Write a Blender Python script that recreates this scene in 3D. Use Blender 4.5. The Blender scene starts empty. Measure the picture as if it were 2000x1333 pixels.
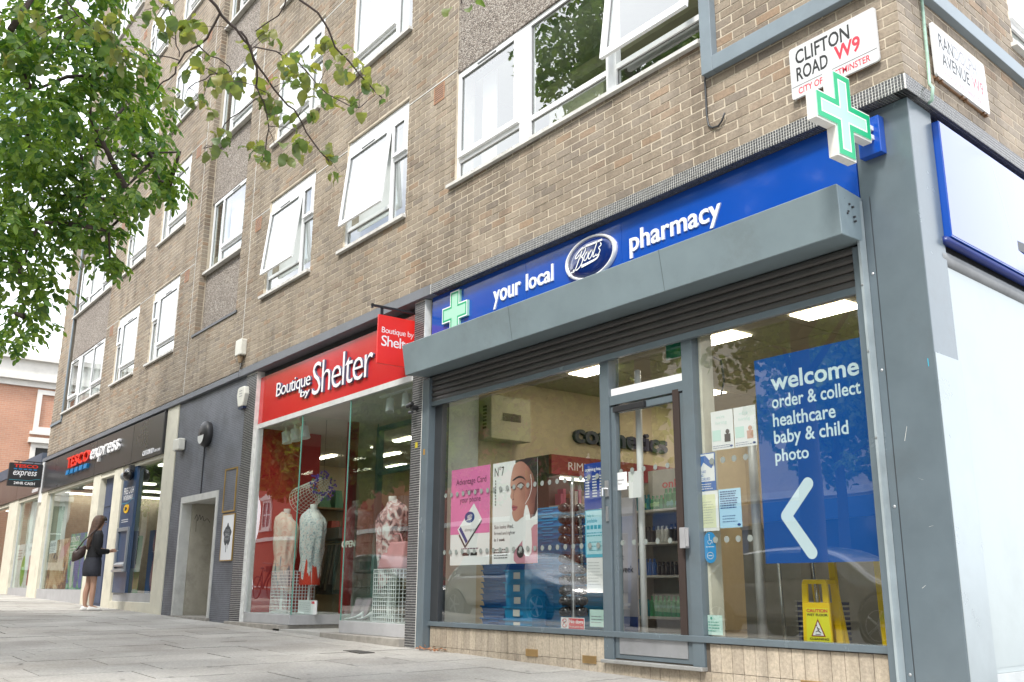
import bpy, math, random
from mathutils import Matrix, Vector
random.seed(7)
SC = bpy.context.scene
COL = SC.collection
# ------------------------------------------------------------------ camera
cam_d = bpy.data.cameras.new('camera'); cam = bpy.data.objects.new('camera', cam_d); COL.objects.link(cam)
fw = Vector((-0.77148387, 0.58465091, 0.25098994)).normalized()
rt0 = fw.cross(Vector((0, 0, 1))).normalized(); up0 = rt0.cross(fw)
ro = math.radians(0.3489)
rt = rt0*math.cos(ro) + up0*math.sin(ro); up = -rt0*math.sin(ro) + up0*math.cos(ro)
cam.matrix_world = Matrix(((rt.x, up.x, -fw.x, 2.875), (rt.y, up.y, -fw.y, -5.32), (rt.z, up.z, -fw.z, 0.53), (0, 0, 0, 1)))
cam_d.sensor_width = 36; cam_d.lens = 36*1869/2000; cam_d.clip_end = 600; cam_d.clip_start = 0.05
SC.camera = cam
# ------------------------------------------------------------------ sky and sun
SUN_EL, SUN_AZ = math.radians(52), math.radians(154)      # azimuth clockwise from +Y : the sun stands over the street, to the right
world = bpy.data.worlds.new('World'); SC.world = world; world.use_nodes = True
nt = world.node_tree; nt.nodes.clear()
wo = nt.nodes.new('ShaderNodeOutputWorld'); bg = nt.nodes.new('ShaderNodeBackground'); bg.inputs['Strength'].default_value = 0.13
sky = nt.nodes.new('ShaderNodeTexSky'); sky.sky_type = 'NISHITA'; sky.sun_disc = False
sky.sun_elevation = SUN_EL; sky.sun_rotation = SUN_AZ; sky.air_density = 1.0; sky.dust_density = 1.5
tcw = nt.nodes.new('ShaderNodeTexCoord'); mpw = nt.nodes.new('ShaderNodeMapping'); mpw.inputs['Scale'].default_value = (1, 1, 2.0)
nz = nt.nodes.new('ShaderNodeTexNoise'); nz.inputs['Scale'].default_value = 2.6; nz.inputs['Detail'].default_value = 7; nz.inputs['Roughness'].default_value = 0.55
rp = nt.nodes.new('ShaderNodeValToRGB'); rp.color_ramp.elements[0].position = 0.30; rp.color_ramp.elements[0].color = (0, 0, 0, 1)
rp.color_ramp.elements[1].position = 0.50; rp.color_ramp.elements[1].color = (1, 1, 1, 1)
mxw = nt.nodes.new('ShaderNodeMix'); mxw.data_type = 'RGBA'
mxw.inputs['B'].default_value = (9.0, 9.3, 9.7, 1)
nt.links.new(tcw.outputs['Generated'], mpw.inputs['Vector']); nt.links.new(mpw.outputs[0], nz.inputs['Vector'])
nt.links.new(nz.outputs['Fac'], rp.inputs[0]); nt.links.new(rp.outputs[0], mxw.inputs['Factor'])
nt.links.new(sky.outputs[0], mxw.inputs['A']); nt.links.new(mxw.outputs['Result'], bg.inputs['Color']); nt.links.new(bg.outputs[0], wo.inputs['Surface'])
sun_d = bpy.data.lights.new('sun', 'SUN'); sun_d.energy = 1.7; sun_d.angle = math.radians(10); sun_d.color = (1, 0.95, 0.87)
sun = bpy.data.objects.new('sun', sun_d); COL.objects.link(sun)
sdir = Vector((math.sin(SUN_AZ)*math.cos(SUN_EL), math.cos(SUN_AZ)*math.cos(SUN_EL), math.sin(SUN_EL)))
sun.rotation_euler = sdir.to_track_quat('Z', 'Y').to_euler(); sun.location = (10, -10, 30)
SC.view_settings.view_transform = 'Standard'; SC.view_settings.look = 'None'; SC.view_settings.gamma = 1
SC.view_settings.use_curve_mapping = False; SC.view_settings.exposure = 1.3
try:
    SC.cycles.use_denoising = True; SC.cycles.max_bounces = 10; SC.cycles.transparent_max_bounces = 16
    SC.cycles.sample_clamp_indirect = 6; SC.cycles.caustics_reflective = False; SC.cycles.caustics_refractive = False
except Exception: pass

# ------------------------------------------------------------------ materials
MATS = {}
def N(nt, t, **kw):
    n = nt.nodes.new(t)
    for k, v in kw.items():
        if hasattr(n, k): setattr(n, k, v)
        else: n.inputs[k.replace('_', ' ')].default_value = v
    return n
def mat(name, col, rough=0.6, metal=0.0, var=0.12, vscale=6.0, bump=0.0, bscale=60.0, emit=0.0, spec=0.5, coat=0.0, dirt=0.0):
    if name in MATS: return MATS[name]
    m = bpy.data.materials.new(name); m.use_nodes = True; t = m.node_tree; b = t.nodes['Principled BSDF']
    c = (*col, 1)
    b.inputs['Roughness'].default_value = rough; b.inputs['Metallic'].default_value = metal
    b.inputs['Specular IOR Level'].default_value = spec; b.inputs['Coat Weight'].default_value = coat
    b.inputs['Coat Roughness'].default_value = 0.05
    b.inputs['Base Color'].default_value = c
    if var > 0:
        tc = N(t, 'ShaderNodeTexCoord'); no = N(t, 'ShaderNodeTexNoise', Scale=vscale, Detail=5.0, Roughness=0.6)
        t.links.new(tc.outputs['Object'], no.inputs['Vector'])
        r = N(t, 'ShaderNodeValToRGB'); r.color_ramp.elements[0].position = 0.3; r.color_ramp.elements[1].position = 0.7
        r.color_ramp.elements[0].color = (*[x*(1-var) for x in col], 1); r.color_ramp.elements[1].color = (*[min(1, x*(1+var)) for x in col], 1)
        t.links.new(no.outputs['Fac'], r.inputs[0]); out = r.outputs[0]
        if dirt > 0:
            n2 = N(t, 'ShaderNodeTexNoise', Scale=1.7, Detail=8.0, Roughness=0.75); t.links.new(tc.outputs['Object'], n2.inputs['Vector'])
            r2 = N(t, 'ShaderNodeValToRGB'); r2.color_ramp.elements[0].position = 0.52; r2.color_ramp.elements[1].position = 0.72
            r2.color_ramp.elements[0].color = (0, 0, 0, 1); r2.color_ramp.elements[1].color = (dirt, dirt, dirt, 1)
            mx = N(t, 'ShaderNodeMix', data_type='RGBA'); mx.inputs['B'].default_value = (0.09, 0.08, 0.065, 1)
            t.links.new(n2.outputs['Fac'], r2.inputs[0]); t.links.new(r2.outputs[0], mx.inputs['Factor']); t.links.new(out, mx.inputs['A']); out = mx.outputs['Result']
        t.links.new(out, b.inputs['Base Color'])
        rr = N(t, 'ShaderNodeMapRange'); rr.inputs['To Min'].default_value = rough*0.8; rr.inputs['To Max'].default_value = min(1, rough*1.25)
        t.links.new(no.outputs['Fac'], rr.inputs['Value']); t.links.new(rr.outputs[0], b.inputs['Roughness'])
    if bump > 0:
        tc2 = N(t, 'ShaderNodeTexCoord'); nb = N(t, 'ShaderNodeTexNoise', Scale=bscale, Detail=4.0)
        bu = N(t, 'ShaderNodeBump', Strength=bump, Distance=0.01)
        t.links.new(tc2.outputs['Object'], nb.inputs['Vector']); t.links.new(nb.outputs['Fac'], bu.inputs['Height']); t.links.new(bu.outputs[0], b.inputs['Normal'])
    if emit > 0:
        b.inputs['Emission Color'].default_value = c; b.inputs['Emission Strength'].default_value = emit
    MATS[name] = m; return m
def flat(name, col, rough=0.45): return mat(name, col, rough, var=0)
def glass(name, tint=(0.93, 0.97, 0.95), f0=0.085, rough=0.0):
    if name in MATS: return MATS[name]
    m = bpy.data.materials.new(name); m.use_nodes = True; t = m.node_tree; t.nodes.clear()
    o = N(t, 'ShaderNodeOutputMaterial'); tr = N(t, 'ShaderNodeBsdfTransparent'); tr.inputs[0].default_value = (*tint, 1)
    gl = N(t, 'ShaderNodeBsdfGlossy'); gl.inputs['Roughness'].default_value = rough; gl.inputs['Color'].default_value = (1, 1, 1, 1)
    lw = N(t, 'ShaderNodeLayerWeight'); lw.inputs['Blend'].default_value = 0.5
    p = N(t, 'ShaderNodeMath', operation='POWER'); p.inputs[1].default_value = 5
    ma = N(t, 'ShaderNodeMath', operation='MULTIPLY_ADD'); ma.inputs[1].default_value = 1-f0; ma.inputs[2].default_value = f0
    mx = N(t, 'ShaderNodeMixShader')
    t.links.new(lw.outputs['Facing'], p.inputs[0]); t.links.new(p.outputs[0], ma.inputs[0]); t.links.new(ma.outputs[0], mx.inputs[0])
    t.links.new(tr.outputs[0], mx.inputs[1]); t.links.new(gl.outputs[0], mx.inputs[2]); t.links.new(mx.outputs[0], o.inputs[0])
    # faint waviness
    tc = N(t, 'ShaderNodeTexCoord'); nb = N(t, 'ShaderNodeTexNoise', Scale=1.3, Detail=1.0); bu = N(t, 'ShaderNodeBump', Strength=0.05, Distance=0.03)
    t.links.new(tc.outputs['Object'], nb.inputs['Vector']); t.links.new(nb.outputs['Fac'], bu.inputs['Height']); t.links.new(bu.outputs[0], gl.inputs['Normal'])
    MATS[name] = m; return m
def brick_mat(name, cols, grime=True):
    m = bpy.data.materials.new(name); m.use_nodes = True; t = m.node_tree; b = t.nodes['Principled BSDF']
    g = N(t, 'ShaderNodeNewGeometry'); oi = N(t, 'ShaderNodeObjectInfo')
    ad = N(t, 'ShaderNodeMath', operation='ADD'); fr = N(t, 'ShaderNodeMath', operation='FRACT')
    t.links.new(g.outputs['Random Per Island'], ad.inputs[0]); t.links.new(oi.outputs['Random'], ad.inputs[1]); t.links.new(ad.outputs[0], fr.inputs[0])
    r = N(t, 'ShaderNodeValToRGB'); cr = r.color_ramp
    for i, (p, c) in enumerate(cols):
        e = cr.elements[i] if i < 2 else cr.elements.new(p)
        e.position = p; e.color = (*c, 1)
    t.links.new(fr.outputs[0], r.inputs[0])
    tc = N(t, 'ShaderNodeTexCoord')
    gp = N(t, 'ShaderNodeTexNoise', Scale=45.0, Detail=6.0, Roughness=0.7); t.links.new(g.outputs['Position'], gp.inputs['Vector'])
    r2 = N(t, 'ShaderNodeValToRGB'); r2.color_ramp.elements[0].color = (0.72, 0.72, 0.72, 1); r2.color_ramp.elements[1].color = (1.22, 1.2, 1.17, 1)
    r2.color_ramp.elements[0].position = 0.3; r2.color_ramp.elements[1].position = 0.7
    t.links.new(gp.outputs['Fac'], r2.inputs[0])
    mu = N(t, 'ShaderNodeMix', data_type='RGBA', blend_type='MULTIPLY'); mu.inputs['Factor'].default_value = 1
    t.links.new(r.outputs[0], mu.inputs['A']); t.links.new(r2.outputs[0], mu.inputs['B']); out = mu.outputs['Result']
    big = N(t, 'ShaderNodeTexNoise', Scale=0.8, Detail=4.0); t.links.new(g.outputs['Position'], big.inputs['Vector'])
    r3 = N(t, 'ShaderNodeValToRGB'); r3.color_ramp.elements[0].color = (0.82, 0.8, 0.78, 1); r3.color_ramp.elements[1].color = (1.12, 1.12, 1.12, 1)
    r3.color_ramp.elements[0].position = 0.35; r3.color_ramp.elements[1].position = 0.65
    t.links.new(big.outputs['Fac'], r3.inputs[0]); m3 = N(t, 'ShaderNodeMix', data_type='RGBA', blend_type='MULTIPLY'); m3.inputs['Factor'].default_value = 1
    t.links.new(out, m3.inputs['A']); t.links.new(r3.outputs[0], m3.inputs['B'])
    mp = N(t, 'ShaderNodeMapping'); mp.inputs['Scale'].default_value = (3.2, 3.2, 0.35) if grime else (1.3, 1.3, 1.3); t.links.new(g.outputs['Position'], mp.inputs['Vector'])
    sn = N(t, 'ShaderNodeTexNoise', Scale=1.0, Detail=6.0, Roughness=0.7); t.links.new(mp.outputs[0], sn.inputs['Vector'])
    r4 = N(t, 'ShaderNodeValToRGB'); r4.color_ramp.elements[0].position = 0.46; r4.color_ramp.elements[1].position = 0.72; r4.color_ramp.elements[0].color = (1, 1, 1, 1); r4.color_ramp.elements[1].color = (0.55, 0.54, 0.53, 1)
    t.links.new(sn.outputs['Fac'], r4.inputs[0]); m4 = N(t, 'ShaderNodeMix', data_type='RGBA', blend_type='MULTIPLY'); m4.inputs['Factor'].default_value = 1.0 if grime else 0.4; t.links.new(m3.outputs['Result'], m4.inputs['A']); t.links.new(r4.outputs[0], m4.inputs['B']); m3 = m4
    t.links.new(m3.outputs['Result'], b.inputs['Base Color']); b.inputs['Roughness'].default_value = 0.92
    bu = N(t, 'ShaderNodeBump', Strength=0.5, Distance=0.006); t.links.new(gp.outputs['Fac'], bu.inputs['Height']); t.links.new(bu.outputs[0], b.inputs['Normal'])
    MATS[name] = m; return m
def pebble_mat():
    m = bpy.data.materials.new('pebbledash'); m.use_nodes = True; t = m.node_tree; b = t.nodes['Principled BSDF']
    g = N(t, 'ShaderNodeNewGeometry'); v = N(t, 'ShaderNodeTexVoronoi', Scale=75.0); t.links.new(g.outputs['Position'], v.inputs['Vector'])
    r = N(t, 'ShaderNodeValToRGB'); cr = r.color_ramp; cr.elements[0].color = (0.10, 0.085, 0.075, 1); cr.elements[1].color = (0.5, 0.46, 0.41, 1)
    e = cr.elements.new(0.45); e.color = (0.27, 0.225, 0.19, 1)
    sx = N(t, 'ShaderNodeSeparateColor'); t.links.new(v.outputs['Color'], sx.inputs[0]); t.links.new(sx.outputs[0], r.inputs[0])
    bn = N(t, 'ShaderNodeTexNoise', Scale=1.1, Detail=4.0); t.links.new(g.outputs['Position'], bn.inputs['Vector'])
    r3 = N(t, 'ShaderNodeValToRGB'); r3.color_ramp.elements[0].color = (0.8, 0.8, 0.8, 1); r3.color_ramp.elements[1].color = (1.1, 1.1, 1.1, 1)
    t.links.new(bn.outputs['Fac'], r3.inputs[0]); m3 = N(t, 'ShaderNodeMix', data_type='RGBA', blend_type='MULTIPLY'); m3.inputs['Factor'].default_value = 1
    t.links.new(r.outputs[0], m3.inputs['A']); t.links.new(r3.outputs[0], m3.inputs['B']); t.links.new(m3.outputs['Result'], b.inputs['Base Color'])
    b.inputs['Roughness'].default_value = 0.9
    bu = N(t, 'ShaderNodeBump', Strength=0.9, Distance=0.012, invert=True); t.links.new(v.outputs['Distance'], bu.inputs['Height']); t.links.new(bu.outputs[0], b.inputs['Normal'])
    MATS['pebbledash'] = m; return m
def leaf_mat(name, c0, c1):
    m = bpy.data.materials.new(name); m.use_nodes = True; t = m.node_tree; t.nodes.clear()
    o = N(t, 'ShaderNodeOutputMaterial'); g = N(t, 'ShaderNodeNewGeometry'); oi = N(t, 'ShaderNodeObjectInfo')
    ad = N(t, 'ShaderNodeMath', operation='ADD'); fr = N(t, 'ShaderNodeMath', operation='FRACT')
    t.links.new(g.outputs['Random Per Island'], ad.inputs[0]); t.links.new(oi.outputs['Random'], ad.inputs[1]); t.links.new(ad.outputs[0], fr.inputs[0])
    r = N(t, 'ShaderNodeValToRGB'); r.color_ramp.elements[0].color = (*c0, 1); r.color_ramp.elements[1].color = (*c1, 1)
    e = r.color_ramp.elements.new(0.96); e.color = (c1[0]*1.9, c1[1]*1.25, c1[2], 1)
    t.links.new(fr.outputs[0], r.inputs[0])
    b = N(t, 'ShaderNodeBsdfPrincipled'); b.inputs['Roughness'].default_value = 0.42; b.inputs['Specular IOR Level'].default_value = 0.5
    tl = N(t, 'ShaderNodeBsdfTranslucent'); ms = N(t, 'ShaderNodeMixShader'); ms.inputs[0].default_value = 0.42
    br = N(t, 'ShaderNodeMix', data_type='RGBA', blend_type='MULTIPLY'); br.inputs['Factor'].default_value = 1; br.inputs['B'].default_value = (1.9, 2.0, 0.8, 1)
    t.links.new(r.outputs[0], b.inputs['Base Color']); t.links.new(r.outputs[0], br.inputs['A']); t.links.new(br.outputs['Result'], tl.inputs[0])
    t.links.new(b.outputs[0], ms.inputs[1]); t.links.new(tl.outputs[0], ms.inputs[2]); t.links.new(ms.outputs[0], o.inputs[0])
    MATS[name] = m; return m

BRICK = brick_mat('stock_brick', [(0.0, (0.27, 0.222, 0.172)), (0.25, (0.325, 0.272, 0.212)), (0.5, (0.28, 0.24, 0.198)), (0.7, (0.335, 0.278, 0.214)), (0.85, (0.225, 0.192, 0.16)), (0.94, (0.335, 0.24, 0.165)), (1.0, (0.31, 0.262, 0.21))])
MORTAR = mat('lime_mortar', (0.56, 0.49, 0.385), 0.95, var=0.14, vscale=9, bump=0.3, bscale=120)
PEB = pebble_mat()
UPVC = mat('white_upvc', (0.80, 0.81, 0.82), 0.35, var=0.03)
SILLM = mat('painted_concrete_sill', (0.62, 0.61, 0.58), 0.7, var=0.12, vscale=12, dirt=0.4)
PANE = glass('window_glass', (0.9, 0.95, 0.93), 0.27)
SHOPG = glass('shop_glass', (0.93, 0.96, 0.94), 0.20)
SHELG = glass('greenish_shop_glass', (0.88, 0.95, 0.92), 0.17)
SLATE = mat('grey_powder_coat', (0.118, 0.15, 0.172), 0.25, var=0.08, vscale=3.0, spec=0.6, dirt=0.22, bump=0.1, bscale=2.0)
SLATED = mat('dark_grey_metal', (0.035, 0.038, 0.042), 0.4, var=0.1)
BOXM = mat('shutter_box_coat', (0.20, 0.255, 0.28), 0.34, var=0.09, vscale=2.6, spec=0.6, dirt=0.28, bump=0.12, bscale=2.5)
BLUE = mat('blue_acrylic', (0.006, 0.070, 0.40), 0.12, var=0.04, vscale=1.5, coat=0.4)
NAVY = mat('navy_enamel', (0.004, 0.02, 0.13), 0.12, var=0, coat=0.5)
WHITE = flat('white_vinyl', (0.82, 0.83, 0.84), 0.35)
BLACKP = flat('black_print', (0.02, 0.02, 0.022), 0.45)
RED = mat('red_acrylic', (0.55, 0.022, 0.026), 0.14, var=0.03, vscale=1.5, coat=0.4)
CREAM = mat('cream_render', (0.66, 0.63, 0.52), 0.6, var=0.07, vscale=4, bump=0.15, bscale=80, dirt=0.3)
GREY_L = mat('grey_painted_lintel', (0.155, 0.165, 0.185), 0.55, var=0.12, vscale=4, bump=0.2, bscale=50, dirt=0.3)
TILEDK = mat('dark_mosaic_tile', (0.085, 0.085, 0.09), 0.25, var=0.35, vscale=40)
GROUT = mat('pale_grout', (0.72, 0.72, 0.69), 0.9, var=0.15, vscale=15)
STONE = brick_mat('paving_stone', [(0.0, (0.375, 0.365, 0.345)), (0.35, (0.42, 0.408, 0.385)), (0.6, (0.345, 0.336, 0.32)), (0.85, (0.445, 0.432, 0.408)), (1.0, (0.39, 0.378, 0.36))], grime=False)
WOOD = mat('brown_timber', (0.20, 0.11, 0.055), 0.5, var=0.2, vscale=14)
GOLD = mat('brass_trim', (0.5, 0.33, 0.10), 0.3, metal=0.7, var=0.1)
ALU = mat('brushed_aluminium', (0.5, 0.51, 0.52), 0.35, metal=0.8, var=0.05)
SKIN = mat('skin', (0.46, 0.27, 0.19), 0.5, var=0.04)
BARK = mat('bark', (0.055, 0.04, 0.035), 0.85, var=0.3, vscale=25, bump=0.6, bscale=60)

# ------------------------------------------------------------------ geometry helpers
class Fr:                                   # a wall frame: u along the wall, o outwards, z up
    def __init__(s, O, U, Nn): s.O = Vector(O); s.U = Vector(U).normalized(); s.N = Vector(Nn).normalized()
    def __call__(s, u, o, z): return s.O + s.U*u + s.N*o + Vector((0, 0, z))
F0 = Fr((0, 0, 0), (1, 0, 0), (0, -1, 0))
YB = math.radians(94.56)
FS = Fr((0, 0, 0), (math.cos(YB), math.sin(YB), 0), (math.sin(YB), -math.cos(YB), 0))
def FX(x): return Fr((x, 0, 0), (0, 1, 0), (1, 0, 0))
def FXn(x): return Fr((x, 0, 0), (0, 1, 0), (-1, 0, 0))
class G:
    def __init__(s): s.v = []; s.f = []
    def poly(s, pts):
        n = len(s.v); s.v += [tuple(p) for p in pts]; s.f.append(tuple(range(n, n+len(pts)))); return s
    def hexa(s, p):                         # 8 points: bottom ring 0-3, top ring 4-7
        n = len(s.v); s.v += [tuple(q) for q in p]
        for a in ((0, 3, 2, 1), (4, 5, 6, 7), (0, 1, 5, 4), (1, 2, 6, 5), (2, 3, 7, 6), (3, 0, 4, 7)): s.f.append(tuple(n+i for i in a))
        return s
    def box(s, x0, x1, y0, y1, z0, z1):
        return s.hexa([(x0, y0, z0), (x1, y0, z0), (x1, y1, z0), (x0, y1, z0), (x0, y0, z1), (x1, y0, z1), (x1, y1, z1), (x0, y1, z1)])
    def fb(s, F, u0, u1, o0, o1, z0, z1):
        return s.hexa([F(u0, o1, z0), F(u1, o1, z0), F(u1, o0, z0), F(u0, o0, z0), F(u0, o1, z1), F(u1, o1, z1), F(u1, o0, z1), F(u0, o0, z1)])
    def frame(s, F, u0, u1, o0, o1, z0, z1, t, tb=None):
        tb = t if tb is None else tb
        s.fb(F, u0, u0+t, o0, o1, z0, z1); s.fb(F, u1-t, u1, o0, o1, z0, z1)
        s.fb(F, u0+t, u1-t, o0, o1-0.001, z1-t, z1); s.fb(F, u0+t, u1-t, o0, o1-0.001, z0, z0+tb); return s
    def ring(s, rings, closed=True, cap=True):
        n0 = len(s.v); k = len(rings[0])
        for r in rings: s.v += [tuple(p) for p in r]
        for i in range(len(rings)-1):
            for j in range(k if closed else k-1):
                a = n0+i*k+j; b = n0+i*k+(j+1) % k; s.f.append((a, b, b+k, a+k))
        if cap:
            s.f.append(tuple(n0+j for j in range(k))[::-1]); s.f.append(tuple(n0+(len(rings)-1)*k+j for j in range(k)))
        return s
    def tube(s, pts, r, n=6, cap=True):
        pts = [Vector(p) for p in pts]; rs = r if isinstance(r, (list, tuple)) else [r]*len(pts); rings = []
        ref = None
        for i, p in enumerate(pts):
            d = (pts[min(i+1, len(pts)-1)] - pts[max(i-1, 0)]).normalized()
            if ref is None: ref = Vector((0, 0, 1)) if abs(d.z) < 0.9 else Vector((1, 0, 0))
            a = d.cross(ref).normalized(); b = a.cross(d).normalized(); ref = b
            rings.append([p + (a*math.cos(2*math.pi*j/n) + b*math.sin(2*math.pi*j/n))*rs[i] for j in range(n)])
        return s.ring(rings, cap=cap)
    def lathe(s, c, prof, n=16, axis='z', sx=1, sy=1):
        c = Vector(c); rings = []
        for r, h in prof:
            R = []
            for j in range(n):
                a = 2*math.pi*j/n; x, y = r*math.cos(a)*sx, r*math.sin(a)*sy
                R.append(c + (Vector((x, y, h)) if axis == 'z' else Vector((x, h, y)) if axis == 'y' else Vector((h, x, y))))
            rings.append(R)
        return s.ring(rings)
    def prism(s, F, pts, o0, o1):            # polygon in (u,z) extruded along o (ccw seen from outside)
        n = len(s.v); k = len(pts)
        s.v += [tuple(F(u, o1, z)) for u, z in pts] + [tuple(F(u, o0, z)) for u, z in pts]
        s.f.append(tuple(range(n, n+k))); s.f.append(tuple(range(n+2*k-1, n+k-1, -1)))
        for i in range(k): j = (i+1) % k; s.f.append((n+i, n+k+i, n+k+j, n+j))
        return s
    def disc(s, F, u, z, r, o0, o1, n=16, ru=None):
        ru = ru or r
        return s.prism(F, [(u+ru*math.cos(2*math.pi*i/n), z+r*math.sin(2*math.pi*i/n)) for i in range(n)], o0, o1)
    def ball(s, c, rx, ry=None, rz=None, n=10, m=6):
        ry = ry or rx; rz = rz or rx
        return s.lathe(c, [(max(0.02, math.sin(math.pi*i/m)), -math.cos(math.pi*i/m)*rz/1.0) for i in range(m+1)], n, sx=rx, sy=ry)
    def mesh(s, name, m=None, smooth=False):
        me = bpy.data.meshes.new(name); me.from_pydata(s.v, [], s.f)
        if m: me.materials.append(m)
        if smooth: me.polygons.foreach_set('use_smooth', [True]*len(me.polygons))
        me.update(); return me
    def obj(s, name, m, parent=None, smooth=False, bevel=0, **kw):
        o = bpy.data.objects.new(name, s.mesh(name, m, smooth)); COL.objects.link(o)
        if parent: attach(o, parent)
        if bevel:
            b = o.modifiers.new('bevel', 'BEVEL'); b.width = bevel; b.segments = 2; b.limit_method = 'ANGLE'
        for k, v in kw.items(): o[k] = v
        return o
def attach(o, p):
    o.parent = p
    o.matrix_parent_inverse = p.matrix_basis.inverted() if (p.type == 'EMPTY' and not p.get('_local')) else Matrix.Identity(4)
def thing(name, label, cat, loc=(0, 0, 0), group=None):
    o = bpy.data.objects.new(name, None); COL.objects.link(o); o.location = loc; o.empty_display_size = 0.1
    o['label'] = label; o['category'] = cat
    if group: o['group'] = group
    return o
def tag(o, label, cat, group=None):
    o['label'] = label; o['category'] = cat
    if group: o['group'] = group
    return o
def struct(o): o['kind'] = 'structure'; return o
def dup(o, parent=None, loc=None):
    c = o.copy(); COL.objects.link(c)
    if loc is not None: c.location = loc
    if parent: c.parent = parent
    for ch in list(o.children): dup(ch, c)
    return c
_tcache = {}
def text_geo(s, bold=0.0, shear=0.0, spacing=1.0):
    key = (s, bold, shear, spacing)
    if key not in _tcache:
        cu = bpy.data.curves.new('t', 'FONT'); cu.body = s; cu.offset = bold; cu.shear = shear; cu.space_character = spacing; cu.resolution_u = 3
        ob = bpy.data.objects.new('t', cu); COL.objects.link(ob)
        dg = bpy.context.evaluated_depsgraph_get(); me = bpy.data.meshes.new_from_object(ob.evaluated_get(dg))
        vs = [tuple(v.co) for v in me.vertices]; fs = [tuple(p.vertices) for p in me.polygons]
        bpy.data.objects.remove(ob); bpy.data.curves.remove(cu); bpy.data.meshes.remove(me)
        _tcache[key] = (vs, fs)
    return _tcache[key]
def text(g, F, s, u0, u1, z0, z1, o, depth=0.0, bold=0.0, shear=0.0, spacing=1.0):
    """letters fitted to the rectangle u0..u1, z0..z1 on frame F, standing depth proud"""
    vs, fs = text_geo(s, bold, shear, spacing)
    xs = [v[0] for v in vs]; ys = [v[1] for v in vs]; ax, bx, ay, by = min(xs), max(xs), min(ys), max(ys)
    n = len(g.v); k = len(vs)
    def P(v, oo): return tuple(F(u0+(v[0]-ax)/(bx-ax)*(u1-u0), oo, z0+(v[1]-ay)/(by-ay)*(z1-z0)))
    g.v += [P(v, o+depth) for v in vs]; g.f += [tuple(n+i for i in f) for f in fs]
    if depth > 0:
        ec = {}
        for f in fs:
            for i in range(len(f)): a, b = f[i], f[(i+1) % len(f)]; ec[(a, b)] = 1
        g.v += [P(v, o) for v in vs]
        for (a, b) in ec:
            if (b, a) not in ec: g.f.append((n+a, n+k+a, n+k+b, n+b))
    return g
def lines(g, F, u0, u1, z0, z1, n, o, seed=1, ragged=0.5, t=0.35):
    """rows of small print, broken into word-long dashes"""
    r = random.Random(seed); dz = (z1-z0)/n
    for i in range(n):
        z = z1-(i+0.5)*dz; u = u0; end = u1-(u1-u0)*ragged*r.random()*0.6; w = (u1-u0)
        while u < end:
            l = w*(0.05+0.12*r.random()); l = min(l, end-u)
            if l > w*0.015: g.poly([F(u, o, z-dz*t/2), F(u+l, o, z-dz*t/2), F(u+l, o, z+dz*t/2), F(u, o, z+dz*t/2)])
            u += l + w*0.025
    return g
def gz(x, y=0): return -0.16-0.0175*x+0.012*min(y, 0)

ORD = ['lowest', 'second', 'third', 'fourth', 'fifth', 'sixth', 'seventh', 'eighth', 'ninth', 'tenth', 'eleventh', 'twelfth', 'thirteenth', 'fourteenth', 'fifteenth', 'sixteenth', 'seventeenth', 'eighteenth', 'nineteenth', 'twentieth', 'twenty-first', 'twenty-second']
def ordl(k, n): return 'lowest' if k == 0 else 'topmost' if k == n-1 else ORD[k]
# ================================================================== the apartment building
B = thing('apartment_building', 'brown brick apartment block with white windows rising over the row of shops', 'building', (0, 0, 0))
P2 = 2.475
NF = 6
ROOF = 3.754 + NF*P2 + 0.3
# holes of the front wall (u0,u1,z0,z1)
holes = []
win_specs = []      # kind, x, z, floor
for k in range(NF):
    z = k*P2
    holes.append((-5.20, -1.62, 4.80+z, 6.135+z)); win_specs.append(('wide', -5.20, 4.80+z, k))
    for x in (-7.80, -10.32): holes.append((x, x+1.57, 4.77+z, 6.28+z)); win_specs.append(('small', x, 4.77+z, k))
    for x in (-15.95, -18.40): holes.append((x, x+1.55, 4.735+z, 6.21+z)); win_specs.append(('smallm', x, 4.735+z, k))
    holes.append((-22.45, -19.33, 4.72+z, 6.01+z)); win_specs.append(('widel', -22.45, 4.72+z, k))
    if k < NF-1: holes.append((-5.20, -1.62, 6.135+z, 4.80+z+P2)); holes.append((-22.75, -19.33, 6.01+z, 4.72+z+P2))
    holes.append((-22.75, -22.45, 4.72+z, 6.01+z))
holes.append((-13.32, -11.42, 4.76, ROOF-0.3))          # recessed stair bay
for vx, vz in ((-5.56, 6.03), (-10.72, 5.98), (-14.05, 5.98)):
    for k in range(NF): pass
def wall_cells(u0, u1, z0, z1, hs):
    us = sorted({u0, u1} | {min(max(h[i], u0), u1) for h in hs for i in (0, 1)}); zs = sorted({z0, z1} | {min(max(h[i], z0), z1) for h in hs for i in (2, 3)})
    for a, b in zip(us, us[1:]):
        run = None
        for c, d in zip(zs, zs[1:]):
            m, q = (a+b)/2, (c+d)/2
            solid = b-a > 1e-4 and d-c > 1e-4 and not any(h[0] < m < h[1] and h[2] < q < h[3] for h in hs)
            if solid: run = (run[0], d) if run else (c, d)
            else:
                if run: yield a, b, *run
                run = None
        if run: yield a, b, *run
g = G()
for a, b, c, d in wall_cells(-23.87, -0.03, 3.756, ROOF, holes): g.fb(F0, a, b, -0.25, -0.0025, c, d)
side_holes = [(2.05, 4.6, 4.80+k*P2, 6.13+k*P2) for k in range(NF)]
for a, b, c, d in wall_cells(0.045, 9.0, 3.756, ROOF, side_holes): g.fb(FS, a, b, -0.25, -0.0025, c, d)
g.box(-23.86, -23.60, 0.251, 9.0, 0.2, ROOF)
q4 = [(-0.05, 0.004), (-0.0042, 0.004), tuple(FS(0.06, -0.0035, 0))[:2], (-0.05, 0.06)]
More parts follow.
